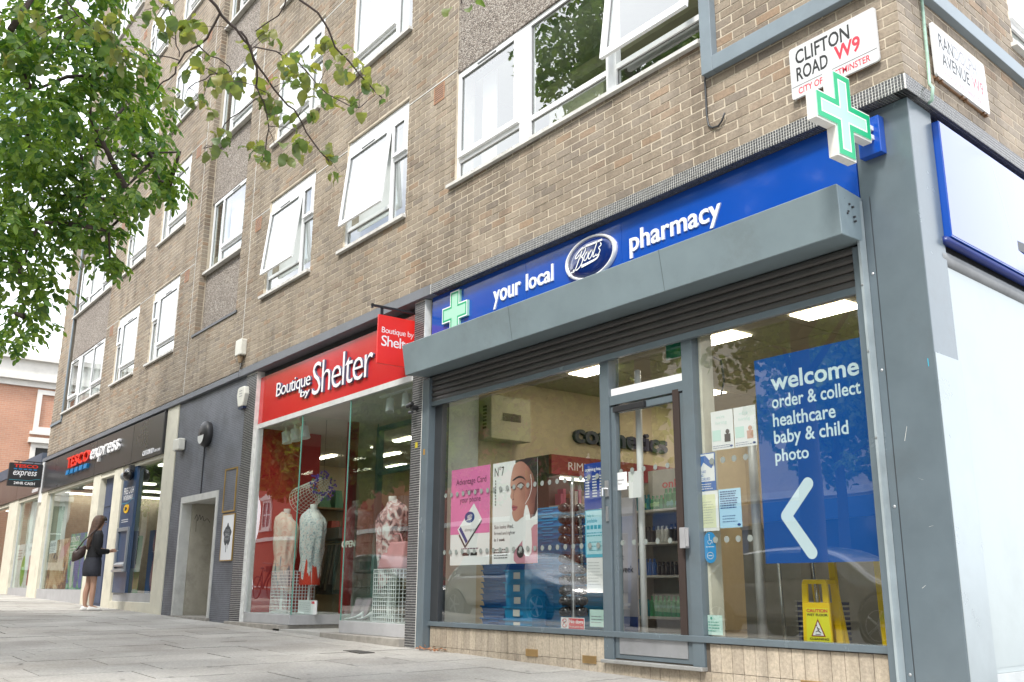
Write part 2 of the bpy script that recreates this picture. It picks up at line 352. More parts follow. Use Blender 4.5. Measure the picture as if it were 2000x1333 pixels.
g.hexa([(a_, b_, 3.757) for a_, b_ in q4]+[(a_, b_, ROOF-0.01) for a_, b_ in q4])
g.obj('wall', MORTAR, B)
# bricks: stretcher bond, every brick its own solid
BH, BP, BL, BLP = 0.0620, 0.075, 0.2115, 0.225
def clip(u0, u1, zc, hs):
    segs = [(u0, u1)]
    for h in hs:
        if h[2]+0.01 < zc+BH/2 and zc-BH/2 < h[3]-0.01:
            ns = []
            for a, b in segs:
                if h[1] <= a or h[0] >= b: ns.append((a, b))
                else:
                    if h[0]-a > 0.03: ns.append((a, h[0]-0.002))
                    if b-h[1] > 0.03: ns.append((h[1]+0.002, b))
            segs = ns
    return segs
stuff = G(); nearb = []
rb = random.Random(3)
camp = Vector((2.875, -5.32, 0.53))
def in_view(p):
    d = p-camp; z = d.dot(fw)
    if z < 0.1: return False
    return abs(d.dot(rt)/z) < 1000/1869+0.01 and abs(d.dot(up)/z) < 667/1869+0.01
z = 3.756+BH/2+0.004; row = 0
while z < ROOF-BH/2:
    # corner brick alternates between the two faces
    t = 0.1025
    if row % 2 == 0: c4 = [F0(-0.2155, 0, 0), F0(0, 0, 0), FS(t, 0, 0), F0(-0.2155, -t, 0)]; fs_, ss_ = -0.2255, t+0.0095
    else: c4 = [F0(-t, 0, 0), F0(0, 0, 0), FS(0.2155, 0, 0), FS(0.2155, -t, 0)]; fs_, ss_ = -t-0.0095, 0.2255
    lo = Vector((0, 0, z-BH/2)); hi = Vector((0, 0, z+BH/2))
    stuff.hexa([p+lo for p in c4]+[p+hi for p in c4])
    u = fs_
    while u > -23.87:
        a = max(u-BL, -23.87)
        if z-3.756 > 0 :
            for s0, s1 in clip(a, u, z, holes):
                if s1-s0 < 0.02: continue
                p = F0((s0+s1)/2, 0, z); j = 0.0035*rb.random()-0.001
                if s1-s0 > BL-0.004 and z < 6 and in_view(p): nearb.append(((p-camp).length/max(0.1, abs((p-camp).normalized().y)), s0, z, 'f', p))
                else: stuff.fb(F0, s0, s1, -0.06, j, z-BH/2+0.0015*rb.random(), z+BH/2-0.0015*rb.random())
        u -= BLP
    u = ss_
    while u < 9.0:
        for s0, s1 in clip(u, min(u+BL, 9.0), z, side_holes):
            if s1-s0 < 0.02: continue
            p = FS((s0+s1)/2, 0, z)
            if s1-s0 > BL-0.004 and in_view(p): nearb.append(((p-camp).length/max(0.1, abs((p-camp).normalized().x)), s0, z, 's', p))
            else: stuff.fb(FS, s0, s1, -0.06, 0.0035*rb.random()-0.001, z-BH/2, z+BH/2)
        u += BLP
    z += BP; row += 1
nearb.sort(key=lambda t: t[0])
bm_ = []
for q in range(6):                          # six slightly different stretchers shared by the nearest bricks
    gg = G(); e = [rb.uniform(-0.0025, 0.002) for _ in range(8)]; L = BL; h = BH/2
    gg.hexa([(0+e[0], -0.0, -h+e[1]), (L+e[2], 0.001*q/6, -h+e[3]), (L, 0.055, -h), (0, 0.055, -h), (0+e[4], -0.001, h+e[5]), (L+e[6], 0.0, h+e[7]), (L, 0.055, h), (0, 0.055, h)])
    bm_.append(gg.mesh('brick', BRICK))
angS = math.atan2(FS.U.y, FS.U.x)
for i, t in enumerate(nearb):
    if i < 300:
        o = bpy.data.objects.new('brick', rb.choice(bm_)); COL.objects.link(o)
        if t[3] == 'f': o.location = (t[1], rb.uniform(-0.0025, 0.001), t[2])
        else: o.location = FS(t[1], rb.uniform(-0.001, 0.0025), t[2]); o.rotation_euler = (0, 0, angS)
        o.parent = B
    elif t[3] == 'f': stuff.fb(F0, t[1], t[1]+BL, -0.06, 0.0035*rb.random()-0.001, t[2]-BH/2, t[2]+BH/2)
    else: stuff.fb(FS, t[1], t[1]+BL, -0.06, 0.0035*rb.random()-0.001, t[2]-BH/2, t[2]+BH/2)
stuff.obj('brickwork', BRICK, B, kind='stuff')
# pebbledash panels between the storeys
for k in range(NF):
    z = k*P2
    if k < NF-1:
        G().fb(F0, -5.20, -1.62, -0.2, -0.012, 6.140+z, 4.755+z+P2).obj('pebbledash_panel', PEB, B)
        G().fb(F0, -22.45, -19.33, -0.2, -0.012, 6.012+z, 4.68+z+P2).obj('pebbledash_panel', PEB, B)
    G().fb(F0, -22.66, -22.452, -0.2, -0.06, 4.72+z, 4.68+z+P2).obj('pebbledash_panel', PEB, B)
# recessed stair bay
bayz = [5.93, 8.38, 10.83, 13.28, 15.73]
g = G(); zz = 4.80
for bz in bayz+[ROOF-0.3]:
    G().fb(F0, -13.32, -11.42, -0.25, -0.125, zz, bz-0.03 if bz < ROOF-0.4 else bz).obj('pebbledash_panel', PEB, B)
    zz = bz+1.31
G().fb(F0, -13.40, -11.35, -0.12, 0.02, 4.745, 4.785).obj('ledge', SLATED, B)
# pale movement joints and string lines
g = G()
for k in range(NF):
    z = 6.165+k*P2
    for a, b in ((-6.23, -5.20), (-8.75, -7.80), (-11.0, -10.32), (-14.40, -13.62), (-16.85, -15.95), (-19.33, -18.40)): g.fb(F0, a, b, -0.005, 0.004, z, z+0.014)
for x in (-11.04, -13.60): g.fb(F0, x, x+0.014, -0.005, 0.003, 3.76, ROOF-0.35)
g.obj('movement_joint', SILLM, B)
g = G()
zr = 4.80
while zr < ROOF-0.4:
    g.hexa([(-13.35, 0.003, zr), (-13.3165, 0.003, zr), (-13.3165, 0.105, zr), (-13.35, 0.105, zr), (-13.35, 0.003, zr+BH), (-13.3165, 0.003, zr+BH), (-13.3165, 0.105, zr+BH), (-13.35, 0.105, zr+BH)]); zr += BP
g.obj('reveal_brickwork', BRICK, B, kind='stuff')
TERRA = mat('terracotta', (0.42, 0.23, 0.14), 0.8, var=0.1)
for k in range(NF):
    for vx, vz in ((-5.66, 5.93), (-10.84, 5.93), (-14.1, 5.93), (-19.0, 5.93)):
        z = vz+k*P2; g = G().frame(F0, vx, vx+0.215, 0, 0.008, z, z+0.215, 0.012)
        for i in range(7): g.fb(F0, vx+0.012, vx+0.203, -0.002, 0.007, z+0.018+i*0.027, z+0.032+i*0.027)
        o = g.obj('air_brick', TERRA, B)
        G().fb(F0, vx+0.006, vx+0.209, -0.001, 0.0045, z+0.004, z+0.211).obj('void', BLACKP, o)
# grey steel trims round the corner pier
g = G().fb(F0, -1.612, -1.50, 0.0, 0.07, 4.44, ROOF-0.5)
g.obj('steel_trim', mat('blue_grey_steel', (0.20, 0.245, 0.28), 0.4, var=0.1, vscale=3, dirt=0.2), B, bevel=0.004)
TR = MATS['blue_grey_steel']
G().fb(F0, -1.499, 0.062, 0.0, 0.07, 4.44, 4.565).obj('steel_trim', TR, B, bevel=0.004)
G().fb(FS, 0.0, 9.0, 0.0, 0.062, 4.445, 4.56).obj('steel_trim', TR, B, bevel=0.004)
G().fb(F0, -23.83, -22.69, 0.0, 0.03, 4.50, 4.56).fb(F0, -22.73, -22.66, 0.0, 0.03, 4.56, ROOF-0.5).obj('steel_trim', TR, B)
# lintel band over the shops: mosaic on the corner shop, painted further left
LZ0, LZ1 = 3.640, 3.752
g = G().fb(F0, -5.62, -0.022, -0.20, 0.004, LZ0+0.002, LZ1-0.002); g.fb(FS, 0.003, 9, -0.035, 0.0035, LZ0+0.002, LZ1-0.002)
g.obj('lintel', GROUT, B)
g = G(); ts = 0.0228
n = int(5.62/ts)
for i in range(n):
    for j in range(5):
        u = -0.0225-i*ts; zz = LZ0+0.002+j*0.0222
        g.fb(F0, u, u+0.0172, 0.0035, 0.006+0.0006*rb.random(), zz, zz+0.0168)
    for j in range(7): g.fb(F0, -0.0225-i*ts, -0.0225-i*ts+0.019, -0.018-j*ts, 0.002-j*ts, LZ0-0.001, LZ0+0.003)
for i in range(int(9/ts)):
    for j in range(5): zz = LZ0+0.002+j*0.0222; g.fb(FS, 0.0055+i*ts, 0.0227+i*ts, 0.003, 0.0055+0.0006*rb.random(), zz, zz+0.0168)
    for j in range(4): g.fb(FS, 0.0055+i*ts, 0.0245+i*ts, -0.018-j*ts, 0.002-j*ts, LZ0-0.001, LZ0+0.003)
g.obj('mosaic_tiling', TILEDK, B, kind='stuff')
G().fb(F0, -11.06, -5.622, -0.30, 0.006, LZ0, LZ1+0.002).obj('lintel', GREY_L, B, bevel=0.004)
G().fb(F0, -24.3, -11.062, -0.20, 0.012, LZ0+0.002, LZ1-0.02).obj('lintel', GREY_L, B, bevel=0.004)
# concrete floors, inner walls and roof that close the rooms behind the windows
INNER = mat('inner_wall_paint', (0.50, 0.53, 0.44), 0.8, var=0.05)
g = G()
for k in range(NF+1): g.box(-23.6, -0.4, 0.26, 7.0, 3.76+k*P2-0.12, 3.76+k*P2+0.03)
g.obj('floor_slab', INNER, B)
g = G().box(-23.6, -0.4, 4.0, 4.15, 3.79, ROOF)
for x in (-5.5, -8.5, -11.2, -14.2, -16.4, -19.0): g.box(x-0.06, x+0.06, 0.26, 4.0, 3.79, ROOF-0.3)
g.obj('inner_wall', INNER, B)
G().box(-24.0, 0.1, -0.12, 9.0, ROOF, ROOF+0.25).obj('roof', GREY_L, B)
G().box(-23.6, -1.2, 5.8, 6.0, -0.3, 3.64).box(-23.6, -0.05, 6.0, 9.0, 3.5, 3.7).obj('rear_wall', INNER, B)
# a light valance and a pale board seen through the big corner window
g = G().box(-4.9, -1.7, 0.75, 0.95, 5.78, 5.92); g.box(-4.3, -3.45, 0.6, 0.64, 4.95, 5.55)
g.obj('blind_pelmet', mat('cream_pelmet', (0.66, 0.64, 0.45), 0.6, var=0.05), B)

# ---- windows: each is a part of the building with its sashes, panes and sill as sub-parts
BLIND = mat('white_blind', (0.74, 0.75, 0.76), 0.85, var=0.04, vscale=3)
CURT = mat('pale_green_curtain', (0.42, 0.47, 0.44), 0.9, var=0.1)
VENT = flat('vent_grey', (0.16, 0.16, 0.165), 0.5)
def FL(): return Fr((0, 0, 0), (1, 0, 0), (0, -1, 0))
L0 = FL()
def sash(parent, u0, u1, z0, z1, ang=0.0, t=0.055, vent=True):
    """top-hung sash in the local frame of a window, opened outwards by ang"""
    def T(u, o, z):
        h = z-z1; return Vector((u, -(o+0.0) + 0, 0)) + Vector((0, 0, 0)) if False else Vector((u, -(o*math.cos(ang) - h*math.sin(ang)) , z1 + h*math.cos(ang) + o*math.sin(ang)))
    class TF:
        def __call__(s, u, o, z): return T(u, o-0.0, z) + Vector((0, 0.03, 0))
    F = TF(); g = G().frame(F, u0, u1, 0.0, 0.035, z0, z1, t)
    o = g.obj('sash', UPVC, parent)
    gp = G().poly([F(u0+t, 0.012, z0+t), F(u1-t, 0.012, z0+t), F(u1-t, 0.012, z1-t), F(u0+t, 0.012, z1-t)])
    p = gp.obj('pane', PANE, parent)
    gg = G(); e = 0.006
    gg.frame(F, u0+t, u1-t, 0.012, 0.018, z0+t, z1-t, e); gg.obj('gasket', VENT, parent)
    if vent and u1-u0 > 0.5: G().fb(F, (u0+u1)/2-0.17, (u0+u1)/2+0.17, 0.03, 0.042, z1-0.035, z1-0.02).obj('trickle_vent', VENT, parent)
def pane(parent, u0, u1, z0, z1, o=-0.055):
    G().poly([L0(u0, o, z0), L0(u1, o, z0), L0(u1, o, z1), L0(u0, o, z1)]).obj('pane', PANE, parent)
    G().frame(L0, u0, u1, o, o+0.007, z0, z1, 0.007).obj('gasket', VENT, parent)
def make_window(kind, openang=0.0, blind=True):
    if kind.startswith('small'):
        W, H = (1.57, 1.51) if kind == 'small' else (1.55, 1.475)
        m = kind == 'smallm'
        X = (lambda a, b: (W-b, W-a)) if m else (lambda a, b: (a, b))
        g = G(); fr = -0.09; fo = -0.03; t = 0.05
        g.fb(L0, 0, t, fr, fo, 0, H); g.fb(L0, W-t, W, fr, fo, 0, H)
        g.fb(L0, t, W-t, fr, fo-0.001, 0, t); g.fb(L0, t, W-t, fr, fo-0.001, H-0.21, H-0.15)
        a, b = X(1.13, 1.20); g.fb(L0, a, b, fr, fo, t, H-0.21)
        a, b = X(t, 1.13); g.fb(L0, a, b, fr, fo-0.001, 0.235, 0.28)
        a, b = X(1.20, W-t); g.fb(L0, a, b, fr, fo-0.001, 0.80, 0.85)
        w = g.obj('window', UPVC, B)
        G().fb(L0, 0.0, W, fr, fo-0.004, H-0.15, H-0.012).obj('head_panel', UPVC, w)
        a, b = X(t, 1.13); sash(w, a, b, 0.28, H-0.21, openang); pane(w, a, b, t, 0.235)
        a, b = X(1.20, W-t); sash(w, a, b, 0.85, H-0.21, 0.0, t=0.04); pane(w, a, b, t, 0.80)
        G().fb(L0, -0.09 if not m else -0.07, W+0.02, -0.05, 0.05, -0.045, -0.004).obj('sill', SILLM, w)
        if blind:
            a, b = X(0.03, 1.13); G().fb(L0, a, b, -0.21, -0.20, 0.28 if openang else 0.05, H-0.15).obj('blind', BLIND, w)
            a, b = X(1.22, W-0.03); G().fb(L0, a+0.06, b, -0.21, -0.20, 0.05, H-0.15).obj('blind', BLIND, w)
    elif kind == 'bay':
        W, H = 1.75, 1.30; g = G().frame(L0, 0, W, -0.09, -0.03, 0, H, 0.05); g.fb(L0, 0.50, 0.55, -0.09, -0.03, 0.05, H-0.05); g.fb(L0, 0.55, W-0.05, -0.09, -0.031, 0.24, 0.285)
        w = g.obj('window', UPVC, B); pane(w, 0.05, 0.50, 0.05, H-0.05); sash(w, 0.55, W-0.05, 0.285, H-0.05); pane(w, 0.55, W-0.05, 0.05, 0.24)
        G().fb(L0, -0.08, W+0.03, -0.05, 0.06, -0.045, -0.004).obj('sill', SILLM, w)
        G().fb(L0, 0.05, 0.5, -0.16, -0.15, 0.05, H-0.05).obj('curtain', CURT, w); G().fb(L0, 0.56, W-0.05, -0.16, -0.15, 0.05, H-0.05).obj('blind', BLIND, w)
    elif kind == 'wide':
        W, H = 3.56, 1.335; g = G().frame(L0, 0, W, -0.09, -0.03, 0, H, 0.05)
        for a, b in ((1.12, 1.30), (2.40, 2.53)): g.fb(L0, a, b, -0.09, -0.028, 0.05, H-0.05)
        for a, b in ((0.05, 1.12), (1.30, 2.40), (2.53, W-0.05)): g.fb(L0, a, b, -0.09, -0.031, 0.225, 0.275)
        w = g.obj('window', UPVC, B)
        sash(w, 0.05, 1.12, 0.275, H-0.05); pane(w, 0.05, 1.12, 0.05, 0.225)
        pane(w, 1.30, 2.40, 0.275, H-0.05); pane(w, 1.30, 2.40, 0.05, 0.225)
        sash(w, 2.53-0.04, W-0.05, 0.275, H-0.05, openang, t=0.07); pane(w, 2.53, W-0.05, 0.05, 0.225)
        G().fb(L0, -0.10, W-0.01, -0.05, 0.05, -0.04, -0.004).obj('sill', SILLM, w)
        if blind: G().fb(L0, 0.05, W-0.05, -0.21, -0.20, 0.05, H-0.05).obj('blind', BLIND, w)
        else: G().fb(L0, 0.16, 0.42, -0.26, -0.25, 0.1, H-0.05).obj('curtain', BLIND, w)
    else:
        W, H = 3.12, 1.29; g = G().frame(L0, 0, W, -0.09, -0.03, 0, H, 0.05)
        for a, b in ((0.88, 0.98), (2.10, 2.16)): g.fb(L0, a, b, -0.09, -0.028, 0.05, H-0.05)
        for a, b in ((0.05, 0.88), (0.98, 2.10), (2.16, W-0.05)): g.fb(L0, a, b, -0.09, -0.031, 0.25, 0.295)
        w = g.obj('window', UPVC, B)
        sash(w, 0.05, 0.88, 0.295, H-0.05); pane(w, 0.98, 2.10, 0.295, H-0.05); sash(w, 2.16, W-0.05, 0.295, H-0.05)
        for a, b in ((0.05, 0.88), (0.98, 2.10), (2.16, W-0.05)): pane(w, a, b, 0.05, 0.25)
        G().fb(L0, -0.32, W+0.02, -0.05, 0.05, -0.045, -0.004).obj('sill', SILLM, w)
        G().fb(L0, 0.05, W-0.05, -0.21, -0.20, 0.05, H-0.05).obj('blind', BLIND, w)
    return w
protos = {}
for kind, x, z, k in win_specs:
    key = (kind, 0.10 if (kind == 'small' and k == 0) else 0.13 if (kind == 'wide' and k == 0) else 0.0, not (kind == 'wide' and k == 0))
    if key not in protos: protos[key] = w = make_window(*key); w.location = (x, 0, z)
    else: dup(protos[key], B, (x, 0, z))
wb = make_window('bay'); wb.location = (-13.23, 0.10, bayz[0])
for bz in bayz[1:]: dup(wb, B, (-13.23, 0.10, bz))
for k in range(2):
    w = dup(protos[('wide', 0.0, True)], B, FS(2.05, 0, 4.80+k*P2)); w.rotation_euler = (0, 0, angS); w.scale = (2.55/3.56, 1, 1)
# ================================================================== ground
# pavement of long slabs laid across the walk, falling gently towards the corner
def gnd(x, y): return gz(x, y)
PV = thing('pavement', 'pale grey stone slabs', 'pavement', (0, 0, gz(0, 0)))
del PV['label']; del PV['category']; PV['kind'] = 'structure'
slabs = []; rs = random.Random(11)
x = 6.0; c = 0
KERB = -6.6
while x > -34:
    w = 0.62
    y = 0.3 - rs.random()*0.8 - (0.0 if x > 0.6 else 0.35)
    y = 0.12
    first = True
    while y > KERB:
        L = rs.choice([0.6, 0.75, 0.9, 1.05]) if not first else rs.choice([0.35, 0.55, 0.8]); first = False
        slabs.append((x-w, x, max(y-L, KERB), y)); y -= L
    x -= w
fw2 = fw
def slab_geo(g, s, dz=0.0, rel=None):
    x0, x1, y0, y1 = s; j = 0.0045; e = 0.004
    q = [(x0+j, y0+j), (x1-j, y0+j), (x1-j, y1-j), (x0+j, y1-j)]
    ox, oy, oz = rel or (0, 0, 0)
    top = [(a-ox, b-oy, gnd(a, b)+dz-oz) for a, b in q]; bot = [(a-ox, b-oy, gnd(a, b)-0.05-oz) for a, b in q]
    return g.hexa(bot+top)
vis = [(((Vector(((s[0]+s[1])/2, (s[2]+s[3])/2, -0.1))-camp).length), s) for s in slabs if in_view(Vector(((s[0]+s[1])/2, (s[2]+s[3])/2, -0.15))) ]
vis.sort(key=lambda t: t[0]); near = set(id(s) for _, s in vis[:240]); st = G()
for s in slabs:
    if (s[0]+s[1])/2 > -5.75 and s[3] > 0.06: s = (s[0], s[1], s[2], min(s[3], 0.12))
    dz = rs.uniform(-0.003, 0.003)
    hit = any(v is not None and v[1] is s for v in ())
    st_ = st
    if id(s) in near:
        g = slab_geo(G(), s, dz); g.obj('paving_slab', STONE, PV)
    else: slab_geo(st, s, dz)
st.obj('paving', STONE, PV, kind='stuff')
JM = mat('dark_joint_sand', (0.13, 0.12, 0.11), 0.95, var=0.2, vscale=10)
def sheet(name, x0, x1, y0, y1, dz, m, n=1):
    g = G(); g.poly([(x0, y0, gnd(x0, y0)+dz), (x1, y0, gnd(x1, y0)+dz), (x1, y1, gnd(x1, y1)+dz), (x0, y1, gnd(x0, y1)+dz)])
    return struct(g.obj(name, m))
sheet('paving_bed', -60, 40, KERB, 0.4, -0.008, JM)
GRD = mat('far_ground', (0.16, 0.155, 0.15), 0.95)
g = G().poly([(-300, -300, -3.2), (300, -300, -3.2), (300, 300, -3.2), (-300, 300, -3.2)])
struct(g.obj('ground', GRD))
ROAD = mat('asphalt', (0.055, 0.055, 0.057), 0.8, var=0.2, vscale=3, bump=0.5, bscale=200)
sheet('road', -80, 60, -17.5, KERB-0.15, -0.12, ROAD)
KM = mat('granite_kerb', (0.33, 0.32, 0.31), 0.8, var=0.15, vscale=20)
g = G()
for i in range(70):
    xa = 24-i*0.92; g.hexa([(xa-0.905, KERB-0.15, gnd(xa-0.9, KERB)-0.2), (xa, KERB-0.15, gnd(xa, KERB)-0.2), (xa, KERB-0.003, gnd(xa, KERB)-0.2), (xa-0.905, KERB-0.003, gnd(xa-0.9, KERB)-0.2),
        (xa-0.905, KERB-0.15, gnd(xa-0.9, KERB)), (xa, KERB-0.15, gnd(xa, KERB)), (xa, KERB-0.003, gnd(xa, KERB)+0.002), (xa-0.905, KERB-0.003, gnd(xa-0.9, KERB)+0.002)])
struct(g.obj('kerb', KM))
sheet('far_pavement', -80, 60, -21.0, -17.5, 0.0, mat('far_paving', (0.36, 0.35, 0.33), 0.9, var=0.1))
sheet('side_pavement', 0.2, 40, 0.125, 30, -0.006, MATS['far_paving'])
sheet('left_pavement', -80, -34, KERB, 2, -0.004, MATS['far_paving'])

# ================================================================== the pharmacy shopfront
PH = thing('pharmacy_shopfront', 'grey framed corner pharmacy front with wide panes and a beige tiled base', 'shopfront', (-3.1, 0.1, -0.1))
GY = 0.10                                              # front plane of the framing lies 0.10 behind the brick face
# tiled stall riser
TIL = brick_mat('beige_tile', [(0.0, (0.46, 0.40, 0.32)), (0.4, (0.52, 0.455, 0.365)), (0.7, (0.42, 0.365, 0.295)), (1.0, (0.50, 0.44, 0.36))])
G().box(-5.62, -0.52, 0.121, 0.24, -0.35, 0.165).obj('riser', mat('dark_tile_joint', (0.12, 0.10, 0.08), 0.9), PH)
proto = G().hexa([(0, 0, 0), (0.0945, 0, 0), (0.0945, 0.012, 0), (0, 0.012, 0), (0, 0, 0.187), (0.0945, 0, 0.185), (0.0945, 0.012, 0.185), (0, 0.012, 0.187)]).mesh('tile', TIL)
i = 0; u = -5.62
while u < -0.53:
    for zz in (-0.025, -0.215):
        if True:
            if -3.05 < u < -1.99 and zz > -0.1: continue
            o = bpy.data.objects.new('tile', proto); COL.objects.link(o); o.location = (u, 0.108+rb.uniform(-0.001, 0.001), zz); attach(o, PH)
            o.matrix_parent_inverse = PH.matrix_basis.inverted()
    u += 0.0995
AB = mat('buff_vent', (0.34, 0.22, 0.09), 0.8, var=0.15)
for vx in (-4.05, -3.30, -1.18, -0.75):
    g = G().frame(F0, vx, vx+0.16, -0.108, -0.098, gz(vx)+0.055, gz(vx)+0.115, 0.006)
    for j in range(12): g.fb(F0, vx+0.01+j*0.012, vx+0.016+j*0.012, -0.108, -0.099, gz(vx)+0.06, gz(vx)+0.11)
    o = g.obj('vent', AB, PH)
G().box(-5.64, -0.50, 0.085, 0.20, 0.168, 0.213).obj('sill', SLATE, PH, bevel=0.004)
# uprights
G().box(-3.035, -2.925, GY-0.005, 0.22, 0.0, 2.50).obj('mullion', SLATE, PH, bevel=0.003)
G().box(-2.095, -1.985, GY-0.005, 0.22, 0.0, 2.50).obj('mullion', SLATE, PH, bevel=0.003)
G().box(-5.636, -5.50, GY+0.01, 0.20, 0.214, 2.50).obj('jamb', SLATED, PH, bevel=0.003)
G().box(-0.522, -0.50, GY+0.0, 0.20, 0.214, 2.50).obj('jamb', SLATE, PH, bevel=0.003)
G().box(-2.924, -2.096, GY, 0.21, 2.02, 2.10).obj('transom', SLATE, PH, bevel=0.003)
G().box(-2.924, -2.096, 0.125, 0.135, 2.101, 2.165).obj('frosted_strip', WHITE, PH)
G().box(-3.04, -1.98, 0.06, 0.30, -0.027, 0.0).obj('threshold', mat('worn_aluminium', (0.42, 0.42, 0.41), 0.5, metal=0.5, dirt=0.5), PH, bevel=0.004)
# glazing
for a, b, c, d in ((-5.50, -3.035, 0.213, 2.60), (-1.985, -0.52, 0.213, 2.60), (-2.924, -2.096, 2.10, 2.60)):
    G().poly([(a, 0.14, c), (b, 0.14, c), (b, 0.14, d), (a, 0.14, d)]).obj('pane', SHOPG, PH)
# rows of frosted safety dots on the panes
FD = flat('frosted_dot', (0.21, 0.235, 0.22), 0.6)
g = G()
for zz in (0.885, 1.455):
    u = -5.44
    while u < -1.48:
        if not (-3.06 < u < -1.96): g.disc(F0, u, zz, 0.024, -0.139, -0.1375, 12)
        u += 0.105
    u = -2.83
    while u < -2.15: g.disc(F0, u, zz+0.01, 0.022, -0.129, -0.1275, 12); u += 0.13
g.obj('safety_dots', FD, PH, kind='stuff')
# door leaf
dr = G(); F = F0
dr.fb(F, -2.918, -2.868, -0.165, -0.112, 0.01, 2.01); dr.fb(F, -2.150, -2.102, -0.165, -0.112, 0.01, 2.01)
dr.fb(F, -2.868, -2.150, -0.164, -0.113, 1.955, 2.01); dr.fb(F, -2.868, -2.150, -0.164, -0.113, 0.01, 0.06)
d = dr.obj('door', SLATE, PH, bevel=0.003)
G().poly([F(-2.868, -0.135, 0.19), F(-2.150, -0.135, 0.19), F(-2.150, -0.135, 1.955), F(-2.868, -0.135, 1.955)]).obj('pane', SHOPG, d)
G().fb(F, -2.866, -2.152, -0.15, -0.106, 0.045, 0.185).obj('kick_plate', mat('kick_plate', (0.40, 0.41, 0.43), 0.35, metal=0.5, dirt=0.2), d, bevel=0.003)
G().fb(F, -2.205, -2.140, -0.145, -0.098, 0.19, 2.04).obj('brush_strip', mat('brown_brush', (0.035, 0.022, 0.018), 0.8), d)
G().fb(F, -2.86, -2.50, -0.111, -0.075, 1.95, 2.0).obj('door_closer', BLACKP, d, bevel=0.005)
g = G().fb(F, -2.975, -2.94, -0.094, -0.08, 1.27, 1.40); g.tube([F(-2.958, -0.08, 1.33), F(-2.958, -0.035, 1.33), F(-2.955, -0.03, 1.27)], 0.011); g.fb(F, -2.97, -2.95, -0.094, -0.083, 1.07, 1.19)
g.obj('lock', ALU, PH)
G().fb(F, -2.135, -2.085, -0.098, -0.045, 0.83, 0.98).fb(F, -2.085, -2.055, -0.06, -0.05, 0.84, 0.97).obj('door_buzzer', mat('buzzer_grey', (0.30, 0.30, 0.31), 0.5), PH, bevel=0.003)
# shutter: guides, box, slats
g = G().box(-5.795, -5.655, 0.045, 0.13, -0.2, 2.715); g.obj('guide_rail', SLATE, PH, bevel=0.003)
G().box(-5.690, -5.638, 0.028, 0.12, -0.15, 2.715).obj('guide_rail', SLATE, PH, bevel=0.003)
G().box(-0.507, -0.440, 0.04, 0.14, -0.2, 2.715).obj('guide_rail', SLATE, PH, bevel=0.003)
G().box(-0.450, -0.432, 0.02, 0.09, -0.2, 3.03).obj('guide_rail', mat('pale_channel', (0.30, 0.35, 0.37), 0.4, dirt=0.2), PH)
bx = G().hexa([(-5.74, -0.215, 2.722), (-0.405, -0.215, 2.722), (-0.436, 0.095, 2.745), (-5.74, 0.095, 2.745), (-5.74, -0.268, 3.045), (-0.380, -0.268, 3.045), (-0.436, 0.095, 3.055), (-5.74, 0.095, 3.055)])
bo = bx.obj('shutter_box', BOXM, PH, bevel=0.006)
for sx_ in (-3.86, -1.95): G().hexa([(sx_, -0.2165, 2.725), (sx_+0.005, -0.2165, 2.725), (sx_+0.005, -0.20, 2.725), (sx_, -0.20, 2.725), (sx_, -0.2692, 3.042), (sx_+0.005, -0.2692, 3.042), (sx_+0.005, -0.25, 3.042), (sx_, -0.25, 3.042)]).obj('seam', flat('seam_grey', (0.10, 0.13, 0.145)), bo)
for (yy, zz) in ((-0.16, 2.98), (-0.10, 2.955), (-0.06, 2.945), (-0.12, 2.90), (-0.13, 2.885), (-0.05, 2.88), (-0.045, 2.85)): G().lathe((-0.418+0.004, yy, zz), [(0.008, -0.002), (0.008, 0.012), (0.003, 0.014)], 8, axis='x').obj('rivet', SLATED, bo)
G().box(-3.985, -3.981, -0.2455, -0.20, 2.73, 3.04).obj('seam', SLATED, bo) if False else None
SLT = mat('shutter_slat_steel', (0.085, 0.082, 0.08), 0.42, metal=0.3, var=0.1, dirt=0.3)
for k in range(5):
    z1 = 2.735-k*0.058; pts = [(math.sin(a)*0.016, z1-0.028+math.cos(a)*0.028) for a in [i*math.pi/5 for i in range(6)]]
    g = G(); rings = [[(x_, 0.075-p[0], p[1]) for p in pts]+[(x_, 0.085, z1-0.056), (x_, 0.085, z1)] for x_ in (-5.64, -0.505)]
    g.ring(rings); g.obj('shutter_slat', SLT, PH, smooth=False)
G().box(-5.64, -0.505, 0.055, 0.10, 2.405, 2.455).obj('bottom_rail', SLATE, PH, bevel=0.004)
# corner column cladding
Cc = [(-0.050, 0.096), (-0.0785, 0.428)]
g = G().hexa([(-0.448, 0.096, -0.2), (-0.050, 0.096, -0.2), (-0.0785, 0.428, -0.2), (-0.448, 0.428, -0.2), (-0.448, 0.096, 3.638), (-0.050, 0.096, 3.638), (-0.0785, 0.428, 3.638), (-0.448, 0.428, 3.638)])
co = g.obj('column', SLATE, PH, bevel=0.006)
g = G()
for zz in (0.06, 1.03, 1.88, 2.52): g.lathe((-0.405, 0.096, zz), [(0.012, 0.0), (0.010, -0.006), (0.004, -0.009)], 8, axis='y')
for zz in (1.45, 2.44, 2.0): g.lathe((-0.441, 0.02, zz), [(0.008, 0.0), (0.006, -0.006)], 8, axis='y')
g.obj('screw', ALU, co)
G().box(-0.380, -0.376, 0.0945, 0.10, -0.2, 3.05).obj('seam', SLATED, co)
G().box(-0.430, -0.381, 0.0915, 0.0965, -0.2, 3.04).obj('cover_strip', SLATE, co)
g = G(); FSc = Fr((-0.050, 0.096, 0), (-0.0855, 0.9963, 0), (0.9963, 0.0855, 0))
